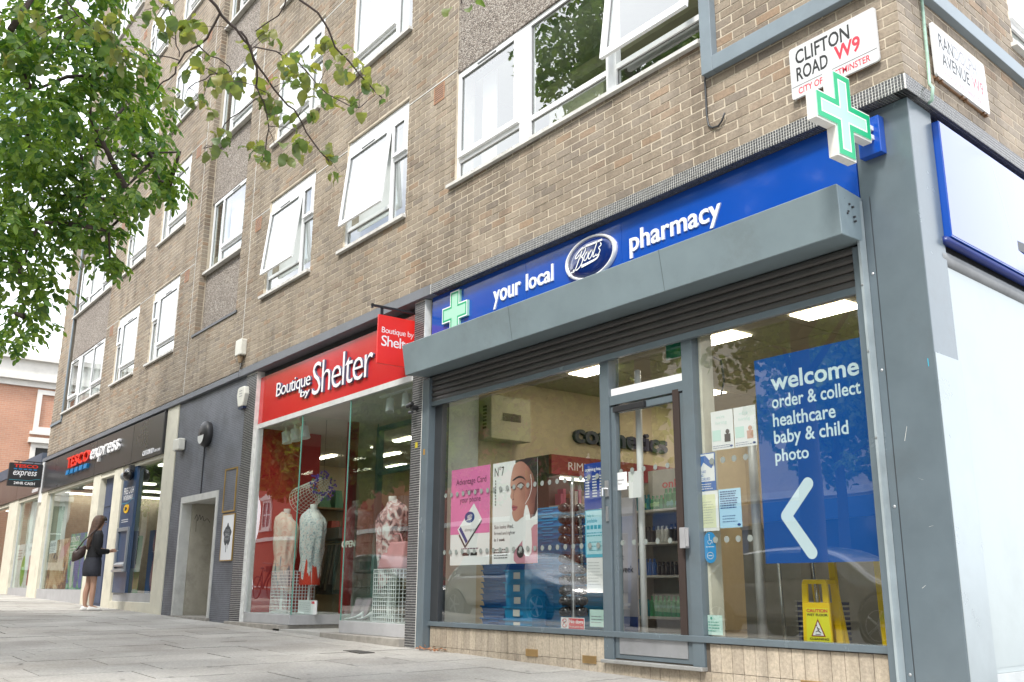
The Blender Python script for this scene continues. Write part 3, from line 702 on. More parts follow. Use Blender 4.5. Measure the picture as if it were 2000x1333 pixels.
g.fb(FSc, 0.004, 0.36, 0.0005, 0.004, -0.2, 1.93); g.obj('side_plate', mat('light_steel_plate', (0.30, 0.345, 0.365), 0.28, metal=0.25, spec=0.7, var=0.08, vscale=3, dirt=0.12), co)
SC_ = flat('scratch_white', (0.62, 0.62, 0.6), 0.8); g = G()
for (u, z, l, a) in ((-0.30, 1.42, 0.09, 1.3), (-0.24, 1.19, 0.04, -0.4), (-0.2, 0.9, 0.03, 0.2), (-0.28, 0.55, 0.03, 0.6)):
    du, dz = math.cos(a)*l, math.sin(a)*l; g.poly([(u, 0.0952, z), (u+0.003, 0.0952, z-0.001), (u+du+0.002, 0.0952, z+dz), (u+du, 0.0952, z+dz)])
g.obj('scratches', SC_, co, kind='stuff')
G().poly([(-0.098, 0.0952, 1.85), (-0.093, 0.0952, 1.85), (-0.094, 0.0952, 1.90), (-0.099, 0.0952, 1.90)]).obj('paint_mark', flat('cyan_mark', (0.02, 0.42, 0.62)), co)
# side elevation on the avenue
SP = mat('white_glazed_panel', (0.36, 0.405, 0.41), 0.35, var=0.04, vscale=1.0, dirt=0.1)
G().fb(FS, 0.372, 7.0, -0.16, -0.062, 0.068, 2.56).obj('side_panel', SP, PH)
for a_, b_ in ((0.372, 2.45), (2.455, 4.6), (4.605, 7.0)): G().fb(FS, a_+0.03, b_-0.03, -0.0615, -0.0605, 0.10, 2.52).obj('panel_face', SP, PH)
G().fb(FS, 0.372, 7.0, -0.15, -0.045, -0.01, 0.066).obj('side_sill', mat('pale_grey_rail', (0.48, 0.50, 0.50), 0.5, dirt=0.2), PH)
G().fb(FS, 0.372, 7.0, -0.15, -0.055, -0.3, -0.012).obj('side_base', SLATE, PH)
g = G(); rr = [[FS(u, -0.075+0.035*math.cos(a)*1.0, 2.615+0.055*math.sin(a)) for a in [2*math.pi*i/10 for i in range(10)]] for u in (0.372, 7.0)]
g.ring(rr); g.obj('shutter_roll', mat('grey_roll', (0.20, 0.21, 0.22), 0.45), PH, smooth=True)
G().fb(FS, 0.372, 7.0, -0.16, -0.085, 2.56, 2.75).obj('side_lintel', SLATED, PH)
# fascia recess behind the signs (soffit and backing)
G().box(-5.80, -0.10, 0.13, 0.24, 2.72, 3.64).obj('fascia_backing', SLATED, PH)
G().box(-0.44, -0.39, 0.10, 0.35, 3.0, 3.638).obj('fascia_return', SLATE, PH) if False else None

# ---- fascia sign
FSG = thing('pharmacy_fascia_sign', 'long blue fascia reading your local pharmacy with an oval badge', 'shop sign', (-3.1, 0.1, 3.1))
for a, b in ((-5.72, -4.05), (-4.047, -2.72), (-2.717, -0.452)):
    G().box(a, b, 0.09, 0.128, 3.02, 3.636).obj('fascia_panel', BLUE, FSG, bevel=0.002)

# gum spots, stains and small covers on the pavement
r = random.Random(21); g = G()
for _ in range(420):
    x, y = r.uniform(-22, 1), r.uniform(-5.2, -0.15); q = r.uniform(0.008, 0.022); z = gnd(x, y)+0.0048
    g.poly([(x+q*(0.8+0.4*r.random())*math.cos(a), y+q*(0.8+0.4*r.random())*math.sin(a), z) for a in [k*math.pi/4 for k in range(8)]])
g.obj('gum_spots', mat('old_gum', (0.20, 0.195, 0.185), 0.9, var=0.2), PV, kind='stuff')
for (x, y, w, d_, lb) in ((-5.75, -0.62, 0.34, 0.16, 'small dark iron cover in the pavement in front of the left pharmacy pier'),):
    t = thing('service_cover', lb, 'drain cover', (x, y, gnd(x, y))); IR = mat('cast_iron', (0.07, 0.065, 0.06), 0.6, metal=0.4, var=0.2)
    g = G(); g.hexa([(x-w/2, y-d_/2, gnd(x-w/2, y)-0.01), (x+w/2, y-d_/2, gnd(x+w/2, y)-0.01), (x+w/2, y+d_/2, gnd(x+w/2, y)-0.01), (x-w/2, y+d_/2, gnd(x-w/2, y)-0.01), (x-w/2, y-d_/2, gnd(x-w/2, y)+0.006), (x+w/2, y-d_/2, gnd(x+w/2, y)+0.006), (x+w/2, y+d_/2, gnd(x+w/2, y)+0.006), (x-w/2, y+d_/2, gnd(x-w/2, y)+0.006)]); g.obj('lid', IR, t)
def stroke(g, F, pts, w, o, sm=6, closed=False, taper=False):
    """flat ribbon along a smoothed path in the frame plane; pts (u,z); w width"""
    P = [Vector((a, b)) for a, b in pts]; Q = []
    if sm and len(P) > 2:
        for i in range(len(P)-1):
            p0, p1, p2, p3 = P[max(i-1, 0)], P[i], P[i+1], P[min(i+2, len(P)-1)]
            for k in range(sm):
                t = k/sm; Q.append(0.5*((2*p1)+(-p0+p2)*t+(2*p0-5*p1+4*p2-p3)*t*t+(-p0+3*p1-3*p2+p3)*t**3))
        Q.append(P[-1])
    else: Q = P
    L = []; R = []
    for i, q in enumerate(Q):
        d = Q[min(i+1, len(Q)-1)]-Q[max(i-1, 0)]; d = d.normalized() if d.length > 0 else Vector((1, 0)); nn = Vector((-d.y, d.x))
        ww = (w[0]+(w[1]-w[0])*i/max(1, len(Q)-1)) if isinstance(w, tuple) else w
        L.append(q+nn*ww/2); R.append(q-nn*ww/2)
    for i in range(len(Q)-1):
        g.poly([F(*a) for a in ((L[i].x, o, L[i].y), (R[i].x, o, R[i].y), (R[i+1].x, o, R[i+1].y), (L[i+1].x, o, L[i+1].y))])
    return g
def script_logo(g, F, u0, z0, W, H, o, wt=1.0):
    """the flowing chemist's signature"""
    def M(pts): return [(u0+(x+0.18*y)*W/1.15, z0+y*H) for x, y in pts]
    w = 0.05*W*wt
    S = lambda p, ww=w: stroke(g, F, M(p), ww, o)
    S([(0.19, 0.95), (0.10, 0.85), (0.02, 0.70), (0.03, 0.60), (0.10, 0.62), (0.16, 0.72)])
    S([(0.19, 0.95), (0.24, 0.98), (0.22, 0.80), (0.17, 0.45), (0.12, 0.15), (0.06, 0.02), (-0.02, 0.02), (-0.06, -0.02), (-0.10, -0.10)], w*1.1)
    S([(0.22, 0.86), (0.30, 0.97), (0.36, 0.86), (0.31, 0.66), (0.20, 0.56), (0.29, 0.55), (0.33, 0.38), (0.28, 0.16), (0.17, 0.05), (0.06, 0.10), (0.02, 0.02)])
    for cx in (0.42, 0.58): S([(cx+0.02, 0.72), (cx-0.05, 0.55), (cx-0.04, 0.38), (cx+0.03, 0.36), (cx+0.08, 0.52), (cx+0.07, 0.68), (cx+0.02, 0.72), (cx+0.10, 0.66)])
    S([(0.76, 1.04), (0.72, 0.70), (0.70, 0.42), (0.75, 0.36), (0.80, 0.44)])
    S([(0.88, 0.90), (0.93, 0.78), (0.86, 0.68), (0.93, 0.55), (0.90, 0.40), (0.82, 0.38), (0.80, 0.46)])
    S([(0.36, 1.0), (0.60, 0.99), (0.93, 1.0)], w*1.6)
    S([(0.93, 0.40), (0.86, 0.24), (0.60, 0.17), (0.33, 0.13)], (w*1.0, w*2.6))
    S([(0.36, 1.03), (0.33, 0.92)], w)
    return g
# ---- letters and badge of the pharmacy fascia
text(G(), F0, 'your', -4.567, -4.118, 3.235, 3.425, -0.0895, 0.012, bold=0.013).obj('lettering', WHITE, FSG)
text(G(), F0, 'local', -4.035, -3.625, 3.300, 3.468, -0.0895, 0.012, bold=0.013).obj('lettering', WHITE, FSG)
text(G(), F0, 'pharmacy', -2.611, -1.612, 3.232, 3.468, -0.0895, 0.012, bold=0.013).obj('lettering', WHITE, FSG)
g = G(); rings = []
for rad, o in ((1.0, -0.089), (1.0, -0.066), (0.97, -0.056), (0.90, -0.058), (0.88, -0.068)):
    rings.append([F0(-3.10+0.335*(rad if rad < 0.95 else rad)*math.cos(2*math.pi*i/48), o, 3.378+(0.200*rad)*math.sin(2*math.pi*i/48)) for i in range(48)])
g.ring(rings, cap=False); bd = g.obj('badge_rim', mat('silver_rim', (0.72, 0.72, 0.74), 0.3, metal=0.3, var=0.03), FSG, smooth=True)
g = G(); rings = []
for rad, o in ((0.89, -0.075), (0.85, -0.062), (0.6, -0.050), (0.3, -0.045), (0.02, -0.044)):
    rings.append([F0(-3.10+0.335*rad*math.cos(2*math.pi*i/48), o, 3.378+0.200*rad*math.sin(2*math.pi*i/48)) for i in range(48)])
g.ring(rings, cap=False); g.obj('badge', NAVY, FSG, smooth=True)
script_logo(G(), F0, -3.315, 3.285, 0.42, 0.20, -0.0425, 0.52).obj('badge_lettering', WHITE, FSG)
CG = flat('cross_green', (0.0, 0.36, 0.15), 0.4); CP = mat('cross_pale_green', (0.36, 0.66, 0.50), 0.35, var=0.02)
def cross_pts(cx, cz, R, a): return [(cx-a, cz+R), (cx-a, cz+a), (cx-R, cz+a), (cx-R, cz-a), (cx-a, cz-a), (cx-a, cz-R), (cx+a, cz-R), (cx+a, cz-a), (cx+R, cz-a), (cx+R, cz+a), (cx+a, cz+a), (cx+a, cz+R)][::-1]
def cross_slab(F, cx, cz, R, a, o0, o1, parent, name='cross_face'):
    """plus-shaped slab built of five convex pieces so that it shades cleanly"""
    g = G(); g.fb(F, cx-a, cx+a, o0, o1, cz-R, cz+R); g.fb(F, cx-R, cx-a, o0, o1, cz-a, cz+a); g.fb(F, cx+a, cx+R, o0, o1, cz-a, cz+a)
    return g
def cross_band(g, F, cx, cz, R, a, w, o):
    o_ = cross_pts(cx, cz, R, a); i_ = cross_pts(cx, cz, R-w, a-w)
    for k in range(12):
        p, q = o_[k], o_[(k+1) % 12]; r_, s_ = i_[(k+1) % 12], i_[k]
        g.poly([F(p[0], o, p[1]), F(q[0], o, q[1]), F(r_[0], o, r_[1]), F(s_[0], o, s_[1])])
    return g
cross_slab(F0, -5.235, 3.36, 0.235, 0.085, -0.0895, -0.060, FSG).obj('cross', CP, FSG)
cross_band(G(), F0, -5.235, 3.36, 0.235, 0.085, 0.012, -0.0592).obj('cross_border', WHITE, FSG)
cross_band(G(), F0, -5.235, 3.36, 0.223, 0.073, 0.02, -0.0590).obj('cross_outline', CG, FSG)
# ---- projecting cross and its bracket box
CX = thing('projecting_cross_sign', 'white framed green and pale green cross jutting out at the corner of the chemist', 'sign', (-0.28, -0.34, 3.15))
Fx = FX(-0.30); cy, cz, R, a = -0.335, 3.44, 0.295, 0.098
cross_slab(Fx, cy, cz, R, a, -0.008, 0.055, CX).obj('cross_body', mat('aged_white_case', (0.72, 0.70, 0.66), 0.5, var=0.06, dirt=0.25), CX)
cross_slab(Fx, cy, cz, R-0.012, a-0.012, 0.0552, 0.061, CX).obj('cross_face', CP, CX)
cross_band(G(), Fx, cy, cz, R-0.014, a-0.014, 0.036, 0.0622).obj('outer_band', CG, CX)
cross_band(G(), Fx, cy, cz, R-0.054, a-0.054, 0.008, 0.0624).obj('inner_line', WHITE, CX)
G().box(-0.335, -0.265, -0.045, 0.055, 3.46, 3.49).box(-0.335, -0.265, -0.045, 0.055, 3.395, 3.425).obj('arm', flat('arm_white', (0.75, 0.75, 0.74)), CX)
G().box(-0.385, -0.225, 0.03, 0.094, 3.30, 3.56).obj('bracket_box', BLUE, CX, bevel=0.003)
# ---- side fascia lightbox
SF = thing('avenue_fascia_sign', 'blank blue lightbox with a glossy face round the corner on the avenue side', 'shop sign', tuple(FS(2.5, -0.05, 2.75)))
m = bpy.data.materials.new('glossy_blue_face'); m.use_nodes = True; b_ = m.node_tree.nodes['Principled BSDF']; b_.inputs['Base Color'].default_value = (0.03, 0.07, 0.36, 1); b_.inputs['Roughness'].default_value = 0.04; b_.inputs['Specular IOR Level'].default_value = 0.3; b_.inputs['Coat Weight'].default_value = 1.0; b_.inputs['Coat IOR'].default_value = 1.4
G().fb(FS, 0.437, 7.0, -0.12, -0.0005, 2.748, 3.568).obj('lightbox_case', BLUE, SF, bevel=0.003)
G().fb(FS, 0.442, 6.99, 0.0, 0.003, 2.76, 3.562).obj('lightbox_face', m, SF)
g = G(); rr = [[FS(u, -0.035+0.033*math.cos(a), 2.722+0.028*math.sin(a)) for a in [2*math.pi*i/10 for i in range(10)]] for u in (0.40, 7.0)]
g.ring(rr).obj('lower_trim', mat('navy_trim', (0.015, 0.03, 0.16), 0.3), SF, smooth=True)

# ---- street nameplates
ENAM = mat('white_enamel', (0.62, 0.63, 0.64), 0.4, var=0.03)
SRED = flat('street_red', (0.62, 0.04, 0.07), 0.4); FADED = flat('faded_black', (0.23, 0.23, 0.24), 0.5); FRED = flat('faded_red', (0.62, 0.16, 0.19), 0.5)
def rrect(u0, u1, z0, z1, r, n=4):
    P = []
    for cx_, cz_, a0 in ((u1-r, z1-r, 0), (u0+r, z1-r, 90), (u0+r, z0+r, 180), (u1-r, z0+r, 270)):
        for i in range(n+1): a = math.radians(a0+90*i/n); P.append((cx_+r*math.cos(a), cz_+r*math.sin(a)))
    return P
SA = thing('street_nameplate', 'white nameplate reading CLIFTON ROAD W9 on the shop-front side of the brick corner', 'street sign', (-0.48, -0.02, 3.9), group='street nameplates on the corner')
G().prism(F0, rrect(-0.822, -0.138, 3.895, 4.292, 0.02), 0.018, 0.036).obj('plate', ENAM, SA)
G().fb(F0, -0.80, -0.16, 0.003, 0.018, 3.897, 3.91).fb(F0, -0.80, -0.16, 0.003, 0.018, 4.27, 4.28).obj('backing_frame', WOOD, SA)
g = G(); text(g, F0, 'CLIFTON', -0.772, -0.335, 4.150, 4.262, 0.0365, bold=0.018); text(g, F0, 'ROAD', -0.772, -0.515, 4.020, 4.128, 0.0365, bold=0.018); g.obj('lettering', BLACKP, SA)
g = G(); text(g, F0, 'W9', -0.462, -0.262, 4.030, 4.145, 0.0365, bold=0.028); text(g, F0, 'CITY OF WESTMINSTER', -0.765, -0.20, 3.918, 3.968, 0.0365, bold=0.014); g.obj('red_lettering', SRED, SA)
G().fb(F0, -0.815, -0.145, 0.0362, 0.037, 3.985, 3.988).obj('rule_line', BLACKP, SA)
SB = thing('street_nameplate', 'faded white nameplate reading RANDOLPH AVENUE on the avenue side of the brick corner', 'street sign', tuple(FS(0.83, 0.02, 3.88)), group='street nameplates on the corner')
G().prism(FS, rrect(0.418, 1.257, 3.885, 4.29, 0.02), 0.018, 0.036).obj('plate', ENAM, SB)
g = G().fb(FS, 0.43, 1.25, 0.003, 0.018, 3.875, 3.895)
for u in (0.44, 0.5, 0.82, 0.88, 1.17, 1.22): g.fb(FS, u, u+0.02, 0.003, 0.03, 3.868, 3.885)
g.obj('backing_frame', WOOD, SB)
g = G(); text(g, FS, 'RAN', 0.505, 0.725, 4.128, 4.240, 0.0365, bold=0.014); text(g, FS, 'AVENUE', 0.525, 0.955, 4.000, 4.105, 0.0365, bold=0.016); g.obj('lettering', BLACKP, SB)
text(G(), FS, 'DOLPH', 0.738, 1.105, 4.128, 4.240, 0.0365, bold=0.012).obj('worn_lettering', flat('worn_grey', (0.24, 0.24, 0.26)), SB)
g = G(); text(g, FS, 'W9', 0.992, 1.19, 4.005, 4.110, 0.0365, bold=0.014); text(g, FS, 'CITY OF WESTMINSTER', 0.54, 1.12, 3.912, 3.955, 0.0365); g.obj('red_lettering', FRED, SB)
G().fb(FS, 0.425, 1.25, 0.0362, 0.037, 3.975, 3.978).obj('rule_line', FADED, SB)
# pale green conduit down the corner and the black cable end
g = G().tube([FS(0.36, 0.02, 6.6), FS(0.352, 0.018, 4.45), FS(0.335, 0.018, 3.95), FS(0.315, 0.02, 3.78), FS(0.300, 0.045, 3.74), FS(0.302, 0.03, 3.655), FS(0.31, 0.0, 3.645)], 0.011, 8)
tag(g.obj('conduit', mat('verdigris_green', (0.30, 0.46, 0.37), 0.6, var=0.25, vscale=20, dirt=0.3), None, smooth=True), 'pale green pipe running down the brick corner beside the faded nameplate', 'pipe')
g = G().tube([F0(0-1.600, 0.02, 4.50), F0(-1.622, 0.02, 4.42), F0(-1.625, 0.014, 4.12), F0(-1.612, 0.014, 4.03), F0(-1.575, 0.014, 3.995), F0(-1.515, 0.016, 3.985), F0(-1.475, 0.02, 4.01), F0(-1.435, 0.03, 4.06)], 0.008, 6)
g.ball(F0(-1.60, 0.03, 4.50), 0.02, 0.02, 0.03)
tag(g.obj('cable', SLATED, None, smooth=True), 'loose black cable hooked upwards at its end on the brick below the steel trim', 'cable')

# ================================================================== notices on the pharmacy glass
PO = -0.148
def poster(name, label, cat, u0, u1, z0, z1, col, o=PO, F=F0, group=None):
    t = thing(name, label, cat, tuple(F((u0+u1)/2, o, z0)), group)
    G().fb(F, u0, u1, o-0.002, o, z0, z1).obj('sheet', col, t); return t
PINK = flat('pink_print', (0.72, 0.19, 0.42)); PAPER = flat('paper_white', (0.78, 0.79, 0.80), 0.6); PTXT = flat('print_grey', (0.22, 0.23, 0.26), 0.6); PNAVY = flat('print_navy', (0.012, 0.05, 0.22), 0.5)
t = poster('poster', 'pink and white window poster with a phone and loyalty card printed on it', 'poster', -5.350, -4.678, 0.755, 1.705, PAPER, group='window posters')
G().fb(F0, -5.350, -4.678, PO, PO+0.001, 1.055, 1.705).obj('pink_field', PINK, t)
g = G(); text(g, F0, 'Advantage Card', -5.26, -4.74, 1.525, 1.605, PO+0.002, bold=0.004); text(g, F0, 'is now on', -5.155, -4.86, 1.445, 1.50, PO+0.002, bold=0.004); text(g, F0, 'your phone', -5.19, -4.83, 1.345, 1.42, PO+0.002, bold=0.004)
lines(g, F0, -5.15, -4.86, 0.90, 0.925, 1, PO+0.002, 4, 0.0)
g.obj('lettering', flat('plum_print', (0.10, 0.02, 0.07)), t)
def quad(F, c, w, h, a, o0, o1):
    ca, sa = math.cos(a), math.sin(a); P = [(-w, -h), (w, -h), (w, h), (-w, h)]
    return G().prism(F, [(c[0]+x*ca-y*sa, c[1]+x*sa+y*ca) for x, y in P], o0, o1)
quad(F0, (-5.00, 1.105), 0.19, 0.085, 0.72, PO+0.001, PO+0.003).obj('printed_phone', flat('phone_black', (0.03, 0.03, 0.035)), t)
quad(F0, (-5.01, 1.145), 0.185, 0.105, 0.72, PO+0.003, PO+0.004).obj('printed_card', PAPER, t)
quad(F0, (-5.115, 1.045), 0.02, 0.095, 0.72, PO+0.004, PO+0.005).obj('printed_stripe', PNAVY, t)
G().disc(F0, -5.01, 1.215, 0.055, PO+0.004, PO+0.005, 20, ru=0.085).obj('printed_badge', PNAVY, t)
g = G(); script_logo(g, F0, -5.06, 1.185, 0.10, 0.05, PO+0.0056, 0.9); g.obj('badge_lettering', PAPER, t)
g = G(); text(g, F0, 'advantage card', -5.09, -4.90, 1.07, 1.11, PO+0.0056)
for a_, b_ in ((-5.13, -5.02), (-4.99, -4.88)): G().fb(F0, a_, b_, PO, PO+0.0016, 0.845, 0.875).obj('store_button', BLACKP, t)
g.obj('card_lettering', PTXT, t)
def grad_mat(nm, x0, x1, cols):
    m = bpy.data.materials.new(nm); m.use_nodes = True; t_ = m.node_tree; bs = t_.nodes['Principled BSDF']; gm_ = N(t_, 'ShaderNodeNewGeometry'); sp_ = N(t_, 'ShaderNodeSeparateXYZ'); mr = N(t_, 'ShaderNodeMapRange'); mr.inputs['From Min'].default_value = x0; mr.inputs['From Max'].default_value = x1
    no_ = N(t_, 'ShaderNodeTexNoise', Scale=5.0, Detail=2.0); ad_ = N(t_, 'ShaderNodeMath', operation='MULTIPLY_ADD'); ad_.inputs[1].default_value = 0.5; r_ = N(t_, 'ShaderNodeValToRGB'); cr = r_.color_ramp
    for i, (p, c) in enumerate(cols): e = cr.elements[i] if i < 2 else cr.elements.new(p); e.position = p; e.color = (*c, 1)
    t_.links.new(gm_.outputs['Position'], sp_.inputs[0]); t_.links.new(sp_.outputs['X'], mr.inputs['Value']); t_.links.new(gm_.outputs['Position'], no_.inputs[0]); sb = N(t_, 'ShaderNodeMath', operation='SUBTRACT'); sb.inputs[1].default_value = 0.25; t_.links.new(mr.outputs[0], sb.inputs[0]); t_.links.new(no_.outputs['Fac'], ad_.inputs[0]); t_.links.new(sb.outputs[0], ad_.inputs[2]); t_.links.new(ad_.outputs[0], r_.inputs[0]); t_.links.new(r_.outputs[0], bs.inputs['Base Color']); bs.inputs['Roughness'].default_value = 0.45
    MATS[nm] = m; return m
# cosmetics poster with a woman's face in profile (flat print)
t = poster('poster', "tall white skincare poster with a woman's face and an upright serum tube", 'poster', -4.632, -3.945, 0.757, 1.703, PAPER, group='window posters')
def zz(pts, u0=-4.632, z0=0.757, W=0.687, H=0.946): return [(u0+x*W, z0+y*H) for x, y in pts]
def flatpoly(pts, o, name, m, par, sm=True):
    Q = []
    P = [Vector(p) for p in zz(pts)]
    if sm:
        n = len(P)
        for i in range(n):
            p0, p1, p2, p3 = P[i-1], P[i], P[(i+1) % n], P[(i+2) % n]
            for k in range(3):
                q = k/3; Q.append(0.5*((2*p1)+(-p0+p2)*q+(2*p0-5*p1+4*p2-p3)*q*q+(-p0+3*p1-3*p2+p3)*q**3))
    else: Q = P
    G().poly([F0(max(-4.632, min(-3.945, p.x)), o, max(0.757, min(1.703, p.y))) for p in Q]).obj(name, m, par)
S1 = grad_mat('print_skin', -4.36, -3.98, [(0.0, (0.55, 0.31, 0.24)), (0.35, (0.47, 0.235, 0.175)), (0.7, (0.33, 0.15, 0.115)), (1.0, (0.16, 0.07, 0.06))]); S2 = flat('print_skin_light', (0.56, 0.33, 0.26)); S3 = flat('print_hair', (0.03, 0.022, 0.024)); S4 = flat('print_rose', (0.52, 0.24, 0.30)); S5 = flat('print_lips', (0.40, 0.10, 0.12))
flatpoly([(0.62, 0.18), (0.75, 0.25), (1.0, 0.36), (1.0, 0.0), (0.55, 0.0), (0.5, 0.1)], PO+0.001, 'printed_shoulder', S4, t)
flatpoly([(0.52, 0.98), (0.62, 1.0), (1.0, 1.0), (1.0, 0.50), (0.80, 0.45), (0.70, 0.7)], PO+0.0012, 'printed_hair', S3, t)
flatpoly([(0.50, 0.96), (0.43, 0.85), (0.41, 0.76), (0.43, 0.70), (0.41, 0.645), (0.445, 0.615), (0.45, 0.58), (0.445, 0.545), (0.46, 0.51), (0.45, 0.48), (0.49, 0.42), (0.56, 0.40), (0.70, 0.44), (0.80, 0.40), (0.92, 0.46), (0.95, 0.6), (0.93, 0.8), (0.80, 0.92), (0.66, 0.98)], PO+0.0015, 'printed_face', S1, t)
flatpoly([(0.93, 0.60), (0.985, 0.66), (0.98, 0.74), (0.93, 0.72)], PO+0.0014, 'printed_ear', S1, t)
flatpoly([(0.455, 0.800), (0.50, 0.822), (0.60, 0.842), (0.70, 0.825), (0.76, 0.785), (0.68, 0.812), (0.58, 0.820), (0.50, 0.802)], PO+0.0022, 'printed_brow', S3, t)
flatpoly([(0.545, 0.742), (0.60, 0.772), (0.67, 0.772), (0.725, 0.742), (0.66, 0.722), (0.59, 0.722)], PO+0.0019, 'printed_eye_shadow', flat('print_shade', (0.20, 0.09, 0.075)), t)
flatpoly([(0.565, 0.742), (0.62, 0.762), (0.67, 0.758), (0.705, 0.742), (0.66, 0.728), (0.60, 0.728)], PO+0.0022, 'printed_eye', flat('print_eye_white', (0.55, 0.50, 0.48)), t)
G().disc(F0, -4.632+0.628*0.687, 0.757+0.743*0.946, 0.0155, PO+0.002, PO+0.0026, 14).obj('printed_iris', S3, t)
stroke(G(), F0, zz([(0.55, 0.742), (0.61, 0.770), (0.68, 0.766), (0.73, 0.740)]), 0.006, PO+0.0027).obj('printed_lash', S3, t)
flatpoly([(0.425, 0.735), (0.45, 0.752), (0.475, 0.738), (0.45, 0.728)], PO+0.0022, 'printed_eye', S3, t)
stroke(G(), F0, zz([(0.50, 0.74), (0.495, 0.69), (0.475, 0.645), (0.49, 0.618), (0.47, 0.612)]), 0.006, PO+0.0021).obj('printed_nose', flat('print_shade2', (0.27, 0.125, 0.10)), t)
G().disc(F0, -4.632+0.475*0.687, 0.757+0.618*0.946, 0.005, PO+0.002, PO+0.0026, 8, ru=0.010).obj('printed_nostril', MATS['print_shade'], t)
flatpoly([(0.445, 0.545), (0.475, 0.562), (0.50, 0.557), (0.58, 0.540), (0.52, 0.508), (0.47, 0.510)], PO+0.0022, 'printed_lips', S5, t)
stroke(G(), F0, zz([(0.45, 0.540), (0.50, 0.538), (0.575, 0.540)]), 0.0035, PO+0.0026).obj('printed_lip_line', S3, t)
stroke(G(), F0, zz([(0.86, 0.84), (0.88, 0.72), (0.83, 0.63), (0.74, 0.56)]), 0.006, PO+0.0024).obj('printed_swoosh', PAPER, t)
flatpoly([(0.70, 0.10), (0.70, 0.40), (0.74, 0.53), (0.77, 0.55), (0.80, 0.53), (0.86, 0.40), (0.88, 0.10)], PO+0.0026, 'printed_tube', WHITE, t)
G().disc(F0, -4.632+0.64*0.687, 0.757+0.11*0.946, 0.055, PO+0.002, PO+0.003, 18).obj('printed_roundel', S3, t)
text(G(), F0, 'NEW', -4.225, -4.16, 0.848, 0.874, PO+0.0034).obj('roundel_lettering', PAPER, t)
g = G(); text(g, F0, 'N°7', -4.60, -4.45, 1.575, 1.668, PO+0.002); text(g, F0, 'Skin looks lifted,', -4.60, -4.30, 1.075, 1.115, PO+0.002); text(g, F0, 'firmed and tighter', -4.60, -4.27, 1.015, 1.055, PO+0.002); text(g, F0, 'in 1 week', -4.60, -4.43, 0.965, 0.995, PO+0.002, bold=0.015); lines(g, F0, -4.60, -4.36, 0.80, 0.90, 4, PO+0.002, 8)
for k in range(9): g.fb(F0, -4.59, -4.578, PO+0.0018, PO+0.002, 1.30+k*0.028, 1.318+k*0.028)
g.obj('lettering', BLACKP, t)
OPB = flat('print_blue', (0.010, 0.045, 0.30)); CYN = flat('print_cyan', (0.10, 0.44, 0.60)); PCY = flat('print_pale_cyan', (0.44, 0.70, 0.78)); MINT = flat('print_mint', (0.55, 0.75, 0.70)); YEL = flat('print_pale_yellow', (0.74, 0.76, 0.50)); SKYB = flat('print_sky', (0.42, 0.66, 0.84))
t = poster('notice', 'dark blue opening hours notice stuck beside the left side of the door', 'notice', -3.305, -3.04, 1.185, 1.572, OPB)
g = G(); text(g, F0, 'opening hours', -3.29, -3.05, 1.495, 1.535, PO+0.002, bold=0.01)
for c_, (a_, b_) in enumerate(((-3.29, -3.235), (-3.20, -3.14), (-3.11, -3.05))): lines(g, F0, a_, b_, 1.28, 1.47, 8, PO+0.002, 20+c_, 0.2, 0.5)
g.obj('lettering', PAPER, t)
t = poster('notice', 'turquoise help is available notice under the opening hours', 'notice', -3.300, -3.042, 0.79, 1.178, CYN)
G().fb(F0, -3.285, -3.044, PO, PO+0.001, 0.815, 1.17).obj('pale_field', PCY, t)
g = G(); text(g, F0, 'help is', -3.275, -3.19, 1.115, 1.145, PO+0.002, bold=0.01); text(g, F0, 'available', -3.275, -3.15, 1.075, 1.105, PO+0.002, bold=0.01)
for k in range(5): g.fb(F0, -3.278+k*0.046, -3.243+k*0.046, PO+0.0015, PO+0.002, 1.02, 1.052)
lines(g, F0, -3.28, -3.06, 0.955, 1.0, 2, PO+0.002, 3); lines(g, F0, -3.25, -3.07, 0.83, 0.93, 3, PO+0.002, 5, t=0.15); g.obj('lettering', flat('print_teal', (0.03, 0.32, 0.42)), t)
t = poster('notice', 'plain white printed notice under the turquoise one', 'notice', -3.288, -3.062, 0.505, 0.787, PAPER); lines(G(), F0, -3.27, -3.09, 0.56, 0.76, 8, PO+0.002, 6, t=0.12).obj('lettering', PTXT, t)
t = poster('notice', 'red and white No dogs sticker at the foot of the left pane', 'sticker', -3.626, -3.325, 0.207, 0.302, PAPER)
G().fb(F0, -3.525, -3.332, PO, PO+0.001, 0.213, 0.296).obj('red_field', flat('print_red', (0.60, 0.04, 0.05)), t)
g = G(); text(g, F0, 'No dogs', -3.515, -3.34, 0.246, 0.287, PO+0.002, bold=0.02); text(g, F0, 'Except guide dogs', -3.515, -3.34, 0.220, 0.238, PO+0.002); g.obj('lettering', PAPER, t)
g = G(); cR = [(-3.577+0.034*math.cos(a), 0.255+0.034*math.sin(a)) for a in [2*math.pi*i/20 for i in range(21)]]; stroke(g, F0, cR, 0.006, PO+0.002, 0); stroke(g, F0, [(-3.60, 0.28), (-3.555, 0.23)], 0.006, PO+0.002, 0); g.obj('ban_symbol', MATS['print_red'], t)
stroke(G(), F0, [(-3.592, 0.240), (-3.590, 0.258), (-3.570, 0.262), (-3.560, 0.270)], 0.010, PO+0.0017, 0).obj('dog_symbol', BLACKP, t)
t = poster('notice', 'pale mint notice at the bottom right of the left pane', 'notice', -3.258, -3.085, 0.236, 0.372, MINT); lines(G(), F0, -3.24, -3.10, 0.26, 0.33, 3, PO+0.002, 7, t=0.25).obj('lettering', PTXT, t)
